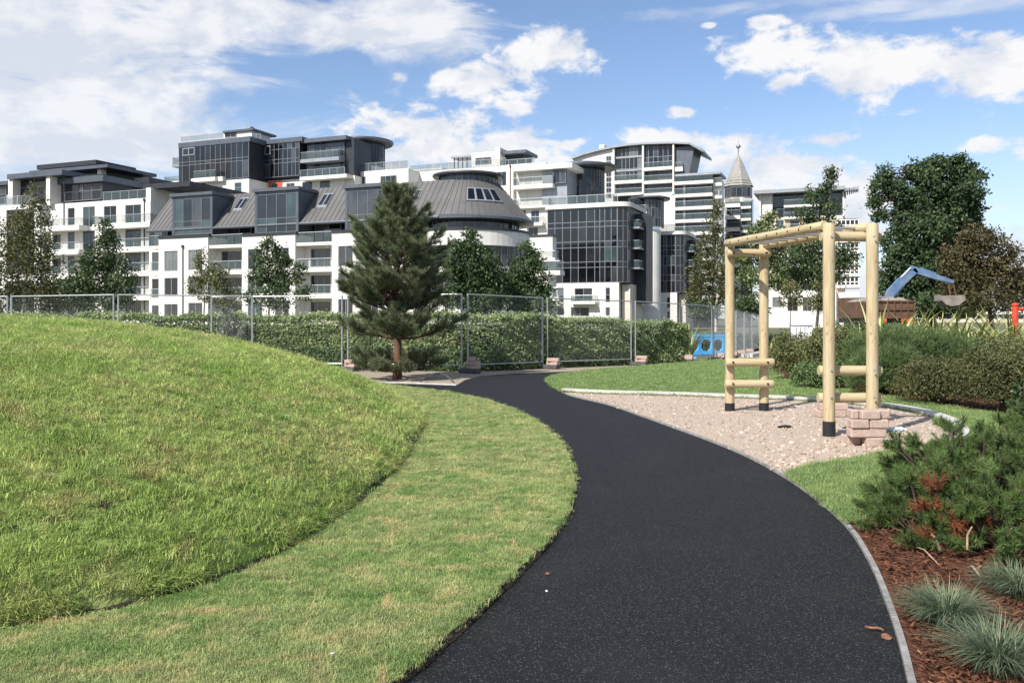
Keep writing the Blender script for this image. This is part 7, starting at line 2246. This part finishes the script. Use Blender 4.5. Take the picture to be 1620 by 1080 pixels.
# dry leaves and flecks
def curled(name, px, py, L, w, rz, mat, label, cat, z=0.003, tilt=0.2):
    bm = bmesh.new(); bmesh.ops.create_grid(bm, x_segments=6, y_segments=4, size=0.5)
    for v in bm.verts:
        x, y = v.co.x, v.co.y
        v.co = Vector((x * L, y * w * (1 - (2 * x) ** 2 * 0.85), 0.10 * L * (2 * y) ** 2 + 0.08 * L * math.sin(x * 5)))
    bmesh.ops.solidify(bm, geom=bm.faces[:], thickness=0.0015)
    me = bpy.data.meshes.new(name); bm.to_mesh(me); bm.free()
    o = add_obj(name, me, MATS[mat]); p = G(px, py); o.location = (p.x, p.y, z + 0.004); o.rotation_euler = (tilt, 0.1, rz)
    return tag(o, label, cat)
curled('dry_leaf', 1383, 997, 0.085, 0.022, -0.7, 'dry_leaf', 'slim brown leaf lying on the asphalt at the lower right', 'leaf')
curled('dry_leaf', 1402, 1010, 0.05, 0.05, 0.4, 'dry_leaf', 'small reddish leaf on the asphalt by the mulch edge', 'leaf')
curled('dry_leaf', 866, 909, 0.035, 0.025, 0.9, 'dry_leaf', 'tiny pinkish leaf alone on the middle of the path', 'leaf')
def pebble(px, py, r, z, mat, label, cat='stone'):
    o = add_obj('pebble', rock_mesh('pebble', int(px)), MATS[mat]); p = G(px, py); o.location = (p.x, p.y, z); o.scale = (r, r * 0.8, r)
    return tag(o, label, cat)
pebble(89, 991, 0.016, 0.05, 'pink_block', 'single pinkish pebble on the turf at the lower left')
pebble(526, 1052, 0.013, 0.05, 'stone_pale', 'small white pebble on the turf near the bottom')
pebble(600, 790, 0.014, 0.05, 'pink_block', 'small pinkish pebble on the turf right of the mound foot')
pebble(865, 936, 0.009, 0.006, 'stone_pale', 'small pale stone on the asphalt in mid path')

def crumple(px, py, r, mat, label, cat, name, flat=0.45, sub=3):
    bm = bmesh.new(); bmesh.ops.create_icosphere(bm, subdivisions=sub, radius=1)
    for v in bm.verts:
        nz_ = mnoise.noise(v.co * 2.3 + Vector((px, 0, 0))) * 0.6 + random.uniform(-.12, .12)
        v.co = v.co * (0.85 + nz_); v.co.z = max(v.co.z * flat, -0.15)
    me = bpy.data.meshes.new(name); bm.to_mesh(me); bm.free()
    o = add_obj(name, me, MATS[mat]); p = G(px, py); o.location = (p.x, p.y, 0.02); o.scale = (r * 1.5, r, r)
    return tag(o, label, cat)
crumple(1420, 682, 0.085, 'paper_white', 'crumpled white and blue wrapper on the gravel right of the block stack', 'litter', 'crumpled_wrapper')
crumple(1241, 677, 0.07, 'dark_bolt', 'dark twisted scrap lying on the gravel in front of the far posts', 'litter', 'dark_scrap', flat=0.3)
# black irrigation pipe looping beside the pine
m = MB(); m.tube([gp(664, 607, 0.02), gp(672, 602, 0.06), gp(690, 599, 0.12), gp(706, 600, 0.10), gp(718, 605, 0.02)], 0.012, 6)
tag(m.build('irrigation_pipe', MATS['rubber_foot'], smooth=True), 'thin black pipe looping out of the gravel right of the pine', 'pipe')
